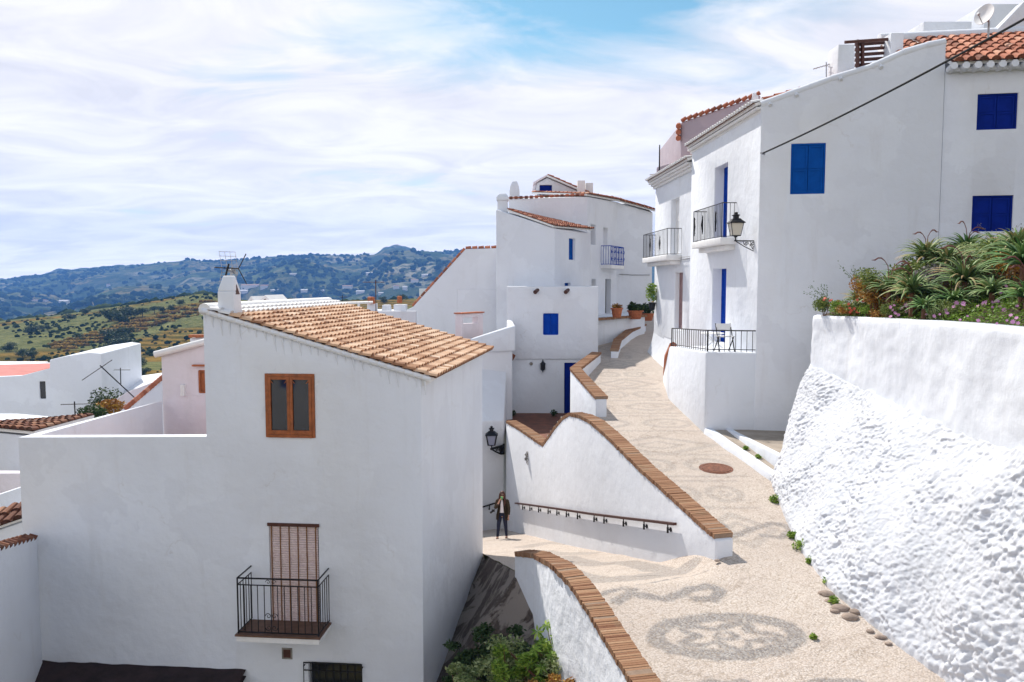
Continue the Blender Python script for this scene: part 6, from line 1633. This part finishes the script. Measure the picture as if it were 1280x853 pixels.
loft(bm, [[Vector((x, y, z)) for x, y in ((a_.x-w_2, 39), (a_.x+w_2, 39), (a_.x+w_2, 39.4), (a_.x-w_2, 39.4))] for z, w_2 in ((a_.z-.3, .17), (P(149,480,39).z, .08))]); o = obj('dark_flue', bm, M['iron']); tag(o, 'dark tapering flue beside the leaning antenna', 'flue')
# --- roofs behind the big left roof
t = thing('roof_terrace_wall', 'low white parapet behind the sandy tiled roof with pipes and an orange pot', 'wall', (-4, 33, -3))
a_, b_ = P(440, 389, 33.5), P(520, 389, 33.5); 
def cap_house(u0, u1, v0, v1, Y, dep, lab):
    a_ = P(u0, v1, Y); c_ = P(u1, v0, Y); xm = (a_.x+c_.x)/2; bm = new()
    t = thing('chimney_cap', lab, 'chimney', (xm, Y, a_.z-1), 'gabled chimney caps behind the tiled roof')
    extrude(bm, [Vector((a_.x+.04, Y, a_.z-1)), Vector((a_.x+.04, Y, a_.z)), Vector((c_.x-.04, Y, a_.z)), Vector((c_.x-.04, Y, a_.z-1))], (.1, dep, 0)); obj('stack', bm, M['white'], t)
    for s_ in (-1, 1):
        e_ = a_.x-.06 if s_ < 0 else c_.x+.06; bm = new(); extrude(bm, [Vector((e_, Y-.1, a_.z-.02)), Vector((xm, Y-.1, c_.z)), Vector((xm, Y-.1, c_.z-.10)), Vector((e_+(-s_)*.09, Y-.1, a_.z-.04))], (.15, dep+.2, 0)); obj('cap_slab', bm, M['white_clean'], t)
    bm = new(); extrude(bm, [Vector((a_.x+.1, Y+.02, a_.z-.0)), Vector((xm, Y+.02, c_.z-.12)), Vector((c_.x-.1, Y+.02, a_.z-.0))], (0, .1, 0)); obj('vent_opening', bm, M['wood_dark'], t)
cap_house(322, 343, 369, 382, 24.5, 1.2, 'larger gabled white chimney cap with dark vent behind the roof ridge')
cap_house(309, 321, 370.5, 381, 25.5, .9, 'smaller gabled white chimney cap left of the larger one')
for nm, u0, u1, v0, v1, Y in (('parapet', 440, 520, 389, 400, 33.5),):
    a_ = P(u0, v1, Y); c_ = P(u1, v0, Y); bm = new(); box(bm, a_.x, c_.x, Y, Y+.25, -5, c_.z); bake(obj(nm, bm, M['white'], t), bevel=.03)
bm = new()
for (u0, v0, u1, v1) in ((300, 379, 336, 379), (301, 378, 301, 386), (313, 377, 313, 384)): tube(bm, [P(u0, v0, 21.6), P(u1, v1, 21.6)], .035, 4)
o = obj('roof_railing', bm, M['white_clean']); tag(o, 'short white railing beside the gabled chimney caps', 'railing')
bm = new()
for (u0, v0, u1, v1) in ((350, 381, 466, 378), (448.5, 378, 448.5, 394)): tube(bm, [P(u0, v0, 27.0), P(u1, v1, 27.0)], .045, 4)
o = obj('pipe_railing', bm, M['white_clean']); tag(o, 'thin white pipe rail above the tiled roof', 'railing')
for (u, v, Y, r_, h, lab) in ((464, 380, 33.6, .16, .30, 'square orange clay chimney pot on the white block'), (499.5, 379, 34, .11, .30, 'round orange clay pot with white cap')):
    p = P(u, v, Y); bm = new(); lathe(bm, p, [(r_,0),(r_*1.05,h*.4),(r_*.9,h*.42),(r_,h*.9),(r_*.6,h)], 10 if r_ < .15 else 4); o = obj('clay_pot', bm, M['terracotta']); tag(o, lab, 'chimney pot', 'orange clay pots behind the tiled roof')
for (u0, u1, v0, v1, Y, lab) in ((459, 469, 380, 396, 33.7, 'white block under the square clay pot'), (476, 488, 381.5, 390, 34.2, 'white tapering roof block between the clay pots'), (492, 507, 381, 390, 34.0, 'white box with small dark opening behind the roof'), (524, 533, 361, 371, 60, 'white hut on the slope beside the gable')):
    a_ = P(u0, v1, Y); c_ = P(u1, v0, Y); bm = new(); loft(bm, [[Vector((x, y, z)) for x, y in ((a_.x+e, Y), (c_.x-e, Y), (c_.x-e, Y+.6), (a_.x+e, Y+.6))] for z, e in ((a_.z-.4, 0), (c_.z, .06 if '476' in str(u0) else 0))]); bake(obj_ := obj('roof_block', bm, M['white']), bevel=.02); tag(obj_, lab, 'roof block', 'white roof blocks behind the tiled roof')
# antennas
ct = P(282, 345, 14.9)
yagi('tv_antenna', 'tangled grid tv antenna on top of the left house chimney', ct, P(286, 330, 14.9), (-1, -.3, .05), .42, 12, .09, 'iron', True)
p = P(291, 352, 14.95); yagi('tv_antenna', 'tilted grille antenna right of the chimney top', p-Vector((.05,0,0)), P(290, 334, 14.95), (.5, -.6, -.3), .26, 8, .10, 'galv', True)
p = P(470, 396, 27.5); yagi('tv_antenna', 'long rusty tv antenna on a mast behind the tiled roof', p, P(469.5, 350, 27.5), (-1, .1, .0), .75, 9, .2, 'wood_dark')
p = P(428, 390, 34); yagi('tv_antenna', 'small dark tv antenna right of centre behind the tiled roof ridge', p, P(428, 369, 34), (1, .4, .0), .35, 5, .14, 'iron')
p = P(170, 499, 23.6); yagi('tv_antenna', 'big leaning tv antenna over the yard between the left houses', p, P(125, 457, 23.6), (-.8, -.3, -.6), 1.0, 9, .28, 'iron')
p = P(151, 480, 30); yagi('tv_antenna', 'thin upright antenna beyond the yard wall', p, P(150.5, 460, 30), (1, 0, 0), .6, 3, .1, 'iron')
p = P(94, 520, 22.5); yagi('tv_antenna', 'low antenna with one crossbar by the old red tiled roof', p, P(93, 502, 22.5), (1, .2, 0), .9, 4, .1, 'iron')
for i, (u, v, Y, rx, rz, lab) in enumerate([(133, 500, 30, .7, .5, 'dark shrub tucked behind the far left house'), (115, 516, 25.5, .5, .25, 'dark creeper at the foot of the far left house'), (140, 508, 26.5, .5, .25, 'reddish creeper against the yard wall')]):
    p = P(u, v, Y); t = thing('garden_shrub', lab, 'shrub', p-Vector((0,0,rz))); bm = new(); leafball(bm, p, (rx, rx*.6, rz), 700, .06); obj('foliage', bm, M['dark_leaf' if i < 2 else 'bush_rust'], t)
# houses behind the camera: they stand across the small square and show in the window glass
for i, (x, y, w_3, h_) in enumerate([(-19, -15, 9, 1.0), (-8, -17, 8, 2.6)]):
    t = thing('opposite_house', ['white house across the square behind the camera, left', 'white house across the square behind the camera, right'][i], 'house', (x, y, -8)); bm = new(); prism(bm, [(x-w_3/2, y), (x+w_3/2, y), (x+w_3/2, y-6), (x-w_3/2, y-6)], -10, h_-1.5)
    FFF = Frame((x+w_3/2, y), (x-w_3/2, y)); cu = [cutbox(FFF, s, s+.9, z, z+1.4, .2) for s in (1.2, 3.2, 5.2) for z in (-6, -2.5)]
    bake(obj('wall', bm, M['white'], t), cu, .03)
    for s in (1.2, 3.2, 5.2):
        for z in (-6, -2.5):
            bm = new(); box(bm, s, s+.9, .15, .18, z, z+1.4, FFF.M); obj('shutter', bm, M['blue'], t)

# --- terrain
TOP = [(-900,345),(-300,352),(-40,353),(0,351),(30,347),(60,344),(100,339),(150,333),(190,329),(240,325),(262,328),(300,326),(340,323),(380,320),(410,321),(440,321),(468,319),(480,313),(492,310.5),(505,311),(520,315),(545,314),(580,313),(640,311),(800,322),(1000,328),(1300,335),(2200,340)]
CREST = [(-900,420),(-300,412),(-40,408),(0,404),(60,398),(100,392),(150,384),(200,377),(235,371),(255,368),(275,370),(310,376),(350,380),(420,378),(480,376),(540,372),(640,372),(1000,380),(2200,380)]
def interp(T, u):
    if u <= T[0][0]: return T[0][1]
    for (a, b_), (c, d) in zip(T, T[1:]):
        if a <= u <= c: return b_+(d-b_)*(u-a)/(c-a)
    return T[-1][1]
def ratio(v): b_ = (426.5-v)/1000; return (-SP+b_*CP)/(CP+b_*SP)
def smint(keys, r):
    if r <= keys[0][0]: return keys[0][1]
    for (a, b_), (c, d) in zip(keys, keys[1:]):
        if a <= r <= c: t = (r-a)/(c-a); t = t*t*(3-2*t)*.6+t*.4; return b_+(d-b_)*t
    return keys[-1][1]
def terr(x, y):
    r = math.hypot(x, y); u = 640+1000*x/max(y, .15*r) if y > 0 else (-900 if x < 0 else 2200)
    u = max(-900, min(2200, u))
    rr = y if y > .3*r else r
    cr = ratio(interp(CREST, u)); tp_ = ratio(interp(TOP, u))
    q = max(0, min(1, (u-60)/200)) 
    keys = [(30, -9.6), (60, -11.5), (110, -.125*110), (180, -.108*180), (260, (-.088)*260), (430, cr*430), (560, (cr-.022)*560), (850, -.062*850), (1300, -.05*1300), (1900, (tp_-.026)*1900), (2700, tp_*2700), (3500, (tp_-.012)*3500), (6000, -60), (12000, -90)]
    z = smint(keys, rr)
    n = noise.fractal(Vector((x*.0032, y*.0032, 1.7)), 1.0, 2.0, 5)
    amp = 0 if rr < 60 else (rr-60)*.018 if rr < 430 else 6.6 if rr < 560 else min(44, 6.6+(rr-560)*.035)
    fade = min(1, abs(rr-430)/120+.12)*min(1, abs(rr-2700)/700+.08) if rr < 3500 else 1
    z += amp*n*fade
    # gullies and spurs on the far hill
    if rr > 900: 
        g = abs(noise.noise(Vector((x*.0026+3, y*.0010, 0)))); z += (g-.22)*min(1,(rr-900)/700)*110*fade
    if rr > 200: z += 1.0*noise.noise(Vector((x*.03, y*.03, 0)))*min(4, rr/400)
    # terraced field near the crest
    if 230 < rr < 430 and u > 150 and u < 420:
        w = sm(150, 210, u)*(1-sm(330,420,u))*sm(230,300,rr); zq = math.floor(z/1.5)*1.5+sm(.75,1,(z/1.5)%1)*1.5; z = z*(1-w)+zq*w
    return z
RS = [26]; 
while RS[-1] < 11000: RS.append(RS[-1]*(1.018 if 90 < RS[-1] < 3600 else 1.05))
AS = [math.atan((u-640)/1000) for u in range(-60, 780, 3)]
AS = [R(a) for a in range(-176, -38, 8)]+[math.atan((u-640)/1000) for u in range(-140, -60, 16)]+AS+[math.atan((u-640)/1000) for u in range(780, 1400, 25)]+[R(a) for a in range(40, 184, 8)]
V = []; na = len(AS)
for r in RS:
    for a in AS:
        rc_ = r/math.cos(a) if abs(a) < .75 else r/math.cos(.75)
        x, y = rc_*math.sin(a), rc_*math.cos(a); V.append((x, y, terr(x, y)))
F = [(j*na+i, j*na+i+1, (j+1)*na+i+1, (j+1)*na+i) for j in range(len(RS)-1) for i in range(na-1)]
F += [(j*na+na-1, j*na, (j+1)*na, (j+1)*na+na-1) for j in range(len(RS)-1)]
c_ = len(V); V.append((0, 0, -10.5)); F += [(c_, i+1, i) for i in range(na-1)]+[(c_, 0, na-1)]
m, nt, b = mat('scrubby_hillside'); p = wpos(nt)
sepx = nt.nodes.new('ShaderNodeSeparateXYZ'); nt.links.new(p, sepx.inputs[0])
n1 = noise_tex(nt, .006, 7, .6, p); n2 = noise_tex(nt, .035, 6, .7, p); n3 = noise_tex(nt, .25, 5, .75, p)
vor = node(nt, 'ShaderNodeTexVoronoi', i={'Scale': .010, 'Randomness': 1}); nt.links.new(p, vor.inputs['Vector'])
sc_ = nt.nodes.new('ShaderNodeSeparateColor'); nt.links.new(vor.outputs['Color'], sc_.inputs[0])
field = ramp(nt, sc_.outputs[0], [(0, (.045,.07,.03)), (.3, (.13,.16,.06)), (.5, (.18,.18,.08)), (.65, (.26,.21,.11)), (.8, (.05,.08,.035)), (1, (.36,.33,.24))]).outputs[0]
scrub = ramp(nt, n3.outputs[0], [(.35, (.014,.026,.012)), (.52, (.05,.075,.028)), (.68, (.13,.15,.06))]).outputs[0]
col = mix(nt, ramp(nt, n2.outputs[0], [(.44, (0,0,0)), (.56, (1,1,1))]).outputs[0], scrub, field)
# near flank: orchard rows of ochre and green
row = node(nt, 'ShaderNodeTexWave', i={'Scale': .33, 'Distortion': 2.5, 'Detail': 3, 'Detail Scale': 1.5}); row.bands_direction = 'Z'; nt.links.new(p, row.inputs['Vector'])
orch = mix(nt, row.outputs[0], (.10,.085,.025), (.26,.17,.045))
nearf = mth(nt, 'SUBTRACT', 1, mth(nt, 'DIVIDE', sepx.outputs[1], 620), True)
om = ramp(nt, noise_tex(nt, .013, 3, .5, p).outputs[0], [(.50, (0,0,0)), (.54, (1,1,1))]).outputs[0]
grass = ramp(nt, n3.outputs[0], [(.3, (.08,.10,.04)), (.5, (.16,.17,.07)), (.7, (.26,.25,.11))]).outputs[0]
nearc = mix(nt, om, grass, orch); nearc = mix(nt, ramp(nt, noise_tex(nt, .05, 6, .7, p).outputs[0], [(.60, (0,0,0)), (.66, (1,1,1))]).outputs[0], nearc, scrub)
isnear = ramp(nt, nearf, [(.0, (0,0,0)), (.12, (1,1,1))]).outputs[0]
col = mix(nt, isnear, col, nearc)
nt.links.new(col, b.inputs['Base Color']); b.inputs['Roughness'].default_value = 1; b.inputs['Specular IOR Level'].default_value = 0
bn = bump(nt, None, n3.outputs[0], .8, 2.0); bump(nt, b, n2.outputs[0], .7, 9, bn)
me = bpy.data.meshes.new('hills'); me.from_pydata(V, [], F); me.materials.append(m); me.shade_smooth(); o = bpy.data.objects.new('hills', me); COL.objects.link(o); o['kind'] = 'structure'
# distant scrub and woods: one mass
M['farwood'] = tinted('distant_scrub_green', rough=1, bs=0, nscale=6, stops= [(0, (.010,.020,.010)), (.5, (.028,.045,.018)), (1, (.065,.085,.035))]); M['farwood'].node_tree.nodes['Principled BSDF'].inputs['Specular IOR Level'].default_value = 0
rng = random.Random(5)
_i = bmesh.new(); bmesh.ops.create_icosphere(_i, subdivisions=1, radius=1); ICO_V = [v.co.copy() for v in _i.verts]; ICO_F = [tuple(v.index for v in f.verts) for f in _i.faces]; _i.free()
ICO_S = []
for _k in range(24):
    o3 = Vector((_k*7.3, 0, 0)); ICO_S.append([v*(1+.45*noise.noise(v*1.7+o3)) for v in ICO_V])
class Cloud:
    def __init__(s): s.V = []; s.F = []; s.T = []
def clump(cl, tl, c, r, lev=1, sq=.8, tint=.5):
    n = len(cl.V); a = rng.random()*6.28; ca, sa = math.cos(a)*r, math.sin(a)*r
    for v in rng.choice(ICO_S): cl.V.append((c.x+v.x*ca-v.y*sa, c.y+v.x*sa+v.y*ca, c.z+v.z*r*sq)); cl.T.append(min(1, max(0, tint+rng.uniform(-.12, .12))))
    cl.F.extend([(n+i, n+j, n+k) for i, j, k in ICO_F])
def cloudobj(name, cl, mt):
    me = bpy.data.meshes.new(name); me.from_pydata(cl.V, [], cl.F); me.materials.append(mt); at = me.attributes.new('tint', 'FLOAT', 'POINT'); at.data.foreach_set('value', cl.T); me.shade_smooth()
    o = bpy.data.objects.new(name, me); COL.objects.link(o); return o
bm = Cloud(); tl = None
cnt = 0
while cnt < 6500:
    Y = math.exp(rng.uniform(math.log(480), math.log(2750))); u = rng.uniform(-60, 620); x = (u-640)/1000*Y
    dens = noise.noise(Vector((x*.004, Y*.004, 5)))+.4*noise.noise(Vector((x*.02, Y*.02, 5)))
    if rng.random() > .35+dens*1.3 and Y > 500: continue
    r = rng.uniform(2.2, 5.5)*(1 if Y < 1200 else 1.5); clump(bm, tl, Vector((x, Y, terr(x, Y)+r*.25)), r, 1, .75, rng.random()); cnt += 1
o = cloudobj('distant_woodland', bm, M['farwood']); o['kind'] = 'stuff'; o['label'] = 'blue green scrub and woods covering the far hills'
bm = Cloud(); tl = None; cnt = 0
while cnt < 750:
    Y = rng.uniform(150, 440); u = rng.uniform(-60, 300); x = (u-640)/1000*Y
    dens = noise.noise(Vector((x*.016, Y*.016, 2)))
    if rng.random() > .2+dens*1.9: continue
    r = rng.uniform(.2, 1.2); clump(bm, tl, Vector((x, Y, terr(x, Y)+r*.2)), r, 1, .8, rng.random()*.9); cnt += 1
o = cloudobj('hillside_scrub', bm, M['farwood']); o['kind'] = 'stuff'; o['label'] = 'low dark scrub dotted over the near green hillside'
# orchard rows of the ochre field
M['orchard'] = tinted('ochre_orchard_foliage', rough=1, bs=0, nscale=6, stops= [(0, (.07,.05,.015)), (.5, (.20,.12,.03)), (1, (.32,.22,.06))]); M['orchard'].node_tree.nodes['Principled BSDF'].inputs['Specular IOR Level'].default_value = 0
bm = Cloud(); tl = None
for k in range(1500):
    a = rng.random(); b_ = rng.random(); u = 60+a*200+b_*20; v = 440-(u-60)*.28+b_*14-7; 
    d_ = ray(u, v); hitp = None; Y = 120
    while Y < 440:
        q = d_*(Y/d_.y)
        if q.z < terr(q.x, q.y): hitp = q; break
        Y += 4
    if not hitp: continue
    Yq = round(hitp.y/7)*7+rng.uniform(-.8,.8); r = rng.uniform(.5, .9); clump(bm, tl, Vector((hitp.x, Yq, terr(hitp.x, Yq)+r*.4)), r, 1, .85, rng.random())
o = cloudobj('orchard_rows', bm, M['orchard']); o['kind'] = 'stuff'; o['label'] = 'ochre rows of low orchard trees on the near hillside'
# individual trees on the near ridge
def tree_mesh(seed, H, W):
    rg = random.Random(seed); bt_ = bmesh.new(); tube(bt_, [(0,0,-.3),(rg.uniform(-.1,.1)*H*.2,0,H*.3),(rg.uniform(-.1,.1),0,H*.5)], [H*.05,H*.035,H*.015], 6)
    for k in range(4):
        a = rg.uniform(0, 6.28); tube(bt_, [(0,0,H*.3),(math.cos(a)*W*.3, math.sin(a)*W*.3, H*.6)], [H*.02,H*.01], 4)
    bc = bmesh.new(); tintlayer(bc); st_ = random.getstate(); random.seed(seed)
    for k in range(8):
        a = rg.uniform(0, 6.28); r_ = rg.uniform(0, .5)*W; leafball(bc, (math.cos(a)*r_, math.sin(a)*r_, H*rg.uniform(.22,.72)), (W*.40, W*.40, H*.22), 170, H*.06)
    random.setstate(st_); return bt_, bc
M['bark'] = plain('brown_bark', (.07,.05,.035), .9, scale=5)
def spot(u, v, y0=120, y1=2700):
    d_ = ray(u, v); Y = y0
    while Y < y1:
        q = d_*(Y/d_.y)
        if q.z < terr(q.x, q.y): return Vector((q.x, Y, terr(q.x, q.y)))
        Y += max(1.5, Y*.006)
    q = d_*(430/d_.y); return Vector((q.x, 430, terr(q.x, 430)))
protos = []
tr = [(50,413,'dark tree on the left part of the green ridge'),(37,417,'broad bush like tree at the left end of the ridge'),(88,398,'round tree on the ridge skyline, upper left'),(60,412,'low tree beside the dark ridge tree'),(97,423,'small tree alone on the green slope'),(107,392,'small tree on the ridge line near its middle'),(151,402,'slim tree beneath the ridge line'),(160,397,'tree beside the slim one below the ridge'),(193,391,'low round tree just under the ridge'),(203,389,'tree near the top of the terraced field'),(214,388,'wide dark tree above the terraced field'),(225,383,'round dark tree highest on the ridge'),(178,395,'little tree between the ridge trees'),(139,400,'tiny tree on the middle of the green ridge'),(11,438,'dark tree near the left picture edge'),(28,446,'thick dark tree above the far left house roof'),(40,448,'second thick tree above the far left house'),(138,425,'dark tree left in the dark grove below the orchard'),(147,430,'tall dark tree in the middle of the grove'),(158,423,'round dark tree on top of the grove'),(158,436,'biggest dark round tree of the grove'),(141,438,'grey green tree at the foot of the grove'),(145,462,'bushy tree above the leaning antenna'),(158,466,'bushy tree right of the leaning antenna'),(170,460,'green tree on the knoll beyond the yards'),(177,470,'low tree beside the rear house'),(135,474,'tree in the dip behind the far left house'),(128,460,'small tree behind the corner of the far left house'),(397,368,'dark cypress like tree beyond the antenna mast'),(360,379,'dark tree behind the roof ridge'),(480,377,'dark tree behind the clay pots'),(503,374,'dark tree beside the yellow terraces'),(352,372,'dark clump of tree near the white sheds'),(466,372,'thin dark tree between far white houses')]
for i, (u, v, lab) in enumerate(tr):
    q = spot(u, v+1.5); k = (9.5 if 136 < u < 175 else 7 if 125 < u < 182 or u < 45 else 4.6)/1000*q.y; H = max(2.2, min(k*1.9, 26 if q.y > 900 else 11))
    if i < 4: 
        bt_, bc = tree_mesh(i+3, 1.0, .95); protos.append((bt_, bc))
        t = thing('hillside_tree', lab, 'tree', (0,0,0), 'trees on the hillside'); obj('trunk', bt_, M['bark'], t); obj('crown', bc, M['dark_leaf'], t); protos[-1] = t; 
    else:
        src = protos[i % 4]; t = src.copy(); COL.objects.link(t); t['label'] = lab
        for c0_ in src.children: c2 = c0_.copy(); COL.objects.link(c2); c2.parent = t
    t.location = q; t.scale = (H*(1.15 if i % 3 else .95), H*1.1, H); t.rotation_euler = (0, 0, i*1.3)
# far white houses
M['farwhite'] = plain('distant_white_walls', (.74,.72,.72), .9, var=.05, bs=0); M['farroof'] = plain('distant_clay_roof', (.40,.24,.17), .9, bs=0)
fh = [(312,361,22,5,'long grey roofed building just above the chimney caps'),(330,360,9,6,'bright white gabled shed beside the long building'),(304,366,10,5,'low white shed left of the long building'),(79,378,11,5,'white greenhouse roof on the far left hillside'),(135,357,4,4,'small white house high on the left hill'),(48,376,16,2,'thin pale farm strip on the far left hill'),(380,364,8,4,'white farmhouse right of the long building'),(345,366,14,3,'pale low sheds on the valley floor'),(434,359,12,4,'white villa left of the tv mast'),(462,343,9,3,'tiny white house above the antenna'),(402,365,6,4,'small white cube house in the valley'),(518,351,9,3,'white farm below the right peak'),(531,346,8,3,'pale track side house on the right slope'),(450,366,10,4,'white house below the antenna boom'),(495,359,7,5,'white house among dark trees at right'),(506,361,6,5,'second white house among dark trees at right'),(366,345,8,2,'faint white house half way up the hill'),(545,349,7,3,'little white house near the gable edge'),(476,368,6,4,'white house just above the clay pots')]
for u, v, w_4, h_4, lab in fh:
    q = spot(u, v+h_4*.5, 480); k = q.y/1000; t = thing('distant_house', lab, 'house', q, 'white houses scattered over the far hills'); w2_, h2_ = w_4*k*.5, h_4*k*.75
    bm = new(); x, y, z = q; prism(bm, [(x-w2_, y), (x+w2_, y+w2_*.1), (x+w2_, y+w2_), (x-w2_, y+w2_*.9)], z-3, [z+h2_]*4); obj('wall', bm, M['farwhite'], t)
    bm = new(); extrude(bm, [Vector((x-w2_*1.05, y-.5, z+h2_)), Vector((x-w2_*1.05, y+w2_*.5, z+h2_*1.35)), Vector((x-w2_*1.05, y+w2_, z+h2_))], (w2_*2.1, w2_*.1, 0)); obj('roof', bm, M['farroof'] if len(lab) % 2 else M['farwhite'], t)

# ============================================================ air, light, sky, camera
hz = new(); box(hz, -2700, 2700, -300, 3050, -260, 215)
m = bpy.data.materials.new('blue_air'); m.use_nodes = True; nt = m.node_tree; nt.nodes.clear(); out = nt.nodes.new('ShaderNodeOutputMaterial'); pv = nt.nodes.new('ShaderNodeVolumePrincipled')
pv.inputs['Color'].default_value = HAZEC; pv.inputs['Density'].default_value = HAZE; pv.inputs['Anisotropy'].default_value = .1; nt.links.new(pv.outputs[0], out.inputs['Volume'])
if HAZE > 0:
    o = obj('haze', hz, m); o['kind'] = 'stuff'; o['label'] = 'thin blue air between the village and the far hills'
AZ, EL = R(28), R(49)          # sun stands 28 degrees left of the view direction
w = bpy.data.worlds.new('World'); scene.world = w; w.use_nodes = True; nt = w.node_tree; bg = nt.nodes['Background']
sky = node(nt, 'ShaderNodeTexSky'); sky.sky_type = 'NISHITA'; sky.sun_disc = False; sky.sun_elevation = EL; sky.sun_rotation = -AZ; sky.air_density = 1.0; sky.dust_density = .6; sky.ozone_density = 2.0
tc = nt.nodes.new('ShaderNodeTexCoord'); sx = nt.nodes.new('ShaderNodeSeparateXYZ'); nt.links.new(tc.outputs['Generated'], sx.inputs[0])
zz = mth(nt, 'ADD', mth(nt, 'MAXIMUM', sx.outputs[2], 0), .16)
cx = nt.nodes.new('ShaderNodeCombineXYZ'); nt.links.new(mth(nt, 'DIVIDE', sx.outputs[0], zz), cx.inputs[0]); nt.links.new(mth(nt, 'DIVIDE', sx.outputs[1], zz), cx.inputs[1])
mp = node(nt, 'ShaderNodeMapping'); mp.inputs['Rotation'].default_value = (0, 0, R(-32)); mp.inputs['Scale'].default_value = (.60, 1.05, 1); mp.inputs['Location'].default_value = (SKYX, SKYY, 0); nt.links.new(cx.outputs[0], mp.inputs[0])
n1 = noise_tex(nt, 1.0, 8, .58, mp.outputs[0], .5); n2 = noise_tex(nt, 3.2, 7, .6, mp.outputs[0], .8)
cov = mth(nt, 'ADD', mth(nt, 'MULTIPLY', n1.outputs[0], .62), mth(nt, 'MULTIPLY', n2.outputs[0], .38))
# opening in the cloud high ahead, and a thin one low at the left
def gap(dx, dy, dz, k0, k1):
    v = nt.nodes.new('ShaderNodeVectorMath'); v.operation = 'SUBTRACT'; nt.links.new(tc.outputs['Generated'], v.inputs[0]); d_ = Vector((dx, dy, dz)).normalized(); v.inputs[1].default_value = d_
    s_ = nt.nodes.new('ShaderNodeVectorMath'); s_.operation = 'MULTIPLY'; nt.links.new(v.outputs[0], s_.inputs[0]); s_.inputs[1].default_value = k0
    l_ = nt.nodes.new('ShaderNodeVectorMath'); l_.operation = 'LENGTH'; nt.links.new(s_.outputs[0], l_.inputs[0])
    return mth(nt, 'MULTIPLY', mth(nt, 'SUBTRACT', 1, l_.outputs['Value'], True), k1)
d1_ = ray(780, 2); d2_ = ray(60, 282); d3_ = ray(240, 300)
cov = mth(nt, 'SUBTRACT', cov, gap(*d1_, (2.3, 3.4, 8.0), .35)); cov = mth(nt, 'SUBTRACT', cov, gap(*d2_, (3.0, 3, 22), .06)); cov = mth(nt, 'SUBTRACT', cov, gap(*d3_, (6, 3, 20), .03))
up_ = mth(nt, 'MULTIPLY', mth(nt, 'SUBTRACT', sx.outputs[2], .55, True), ZEN); cov = mth(nt, 'SUBTRACT', cov, up_); cov = mth(nt, 'ADD', cov, mth(nt, 'MULTIPLY', mth(nt, 'POWER', mth(nt, 'SUBTRACT', 1, mth(nt, 'MAXIMUM', sx.outputs[2], 0)), 5), .10))
mask = ramp(nt, cov, [(.24, (0,0,0)), (.36, (.6,.6,.6)), (.47, (1,1,1))]).outputs[0]
shade = ramp(nt, n2.outputs[0], [(.35, CL_DARK), (.62, CL_LIGHT)]).outputs[0]
deep = mix(nt, 1.0, sky.outputs[0], (SKYM*.75, SKYM*1.05, SKYM*.95), 'MULTIPLY')
col = mix(nt, mask, deep, shade)
hzn = mth(nt, 'MULTIPLY_ADD', mth(nt, 'POWER', mth(nt, 'SUBTRACT', 1, mth(nt, 'MAXIMUM', sx.outputs[2], 0)), 9), HORZ); hzn.node.inputs[2].default_value = 1
gm = nt.nodes.new('ShaderNodeVectorMath'); gm.operation = 'SCALE'; nt.links.new(col, gm.inputs[0]); nt.links.new(hzn, gm.inputs['Scale']); nt.links.new(gm.outputs[0], bg.inputs[0]); bg.inputs[1].default_value = .1
sun = bpy.data.lights.new('sun', 'SUN'); sun.energy = SUN; sun.angle = R(.6); sun.color = (1.0, .93, .84); so = bpy.data.objects.new('sun', sun); COL.objects.link(so)
sd = Vector((-math.sin(AZ)*math.cos(EL), math.cos(AZ)*math.cos(EL), math.sin(EL))); so.rotation_euler = sd.to_track_quat('Z', 'Y').to_euler(); so.location = (0, 0, 50)
cam = bpy.data.cameras.new('camera_view'); cam.lens = 28.125; cam.sensor_width = 36; cam.clip_start = .1; cam.clip_end = 30000
co = bpy.data.objects.new('camera_view', cam); COL.objects.link(co); co.rotation_euler = (math.pi/2-PITCH, 0, 0); scene.camera = co
scene.view_settings.view_transform = 'Standard'; scene.view_settings.look = 'None'; scene.view_settings.exposure = EXPO; scene.view_settings.gamma = 1
scene.cycles.max_bounces = 6; scene.cycles.diffuse_bounces = 4; scene.cycles.volume_bounces = 0
try: scene.cycles.volume_step_rate = 10; scene.cycles.volume_max_steps = 32
except Exception: pass
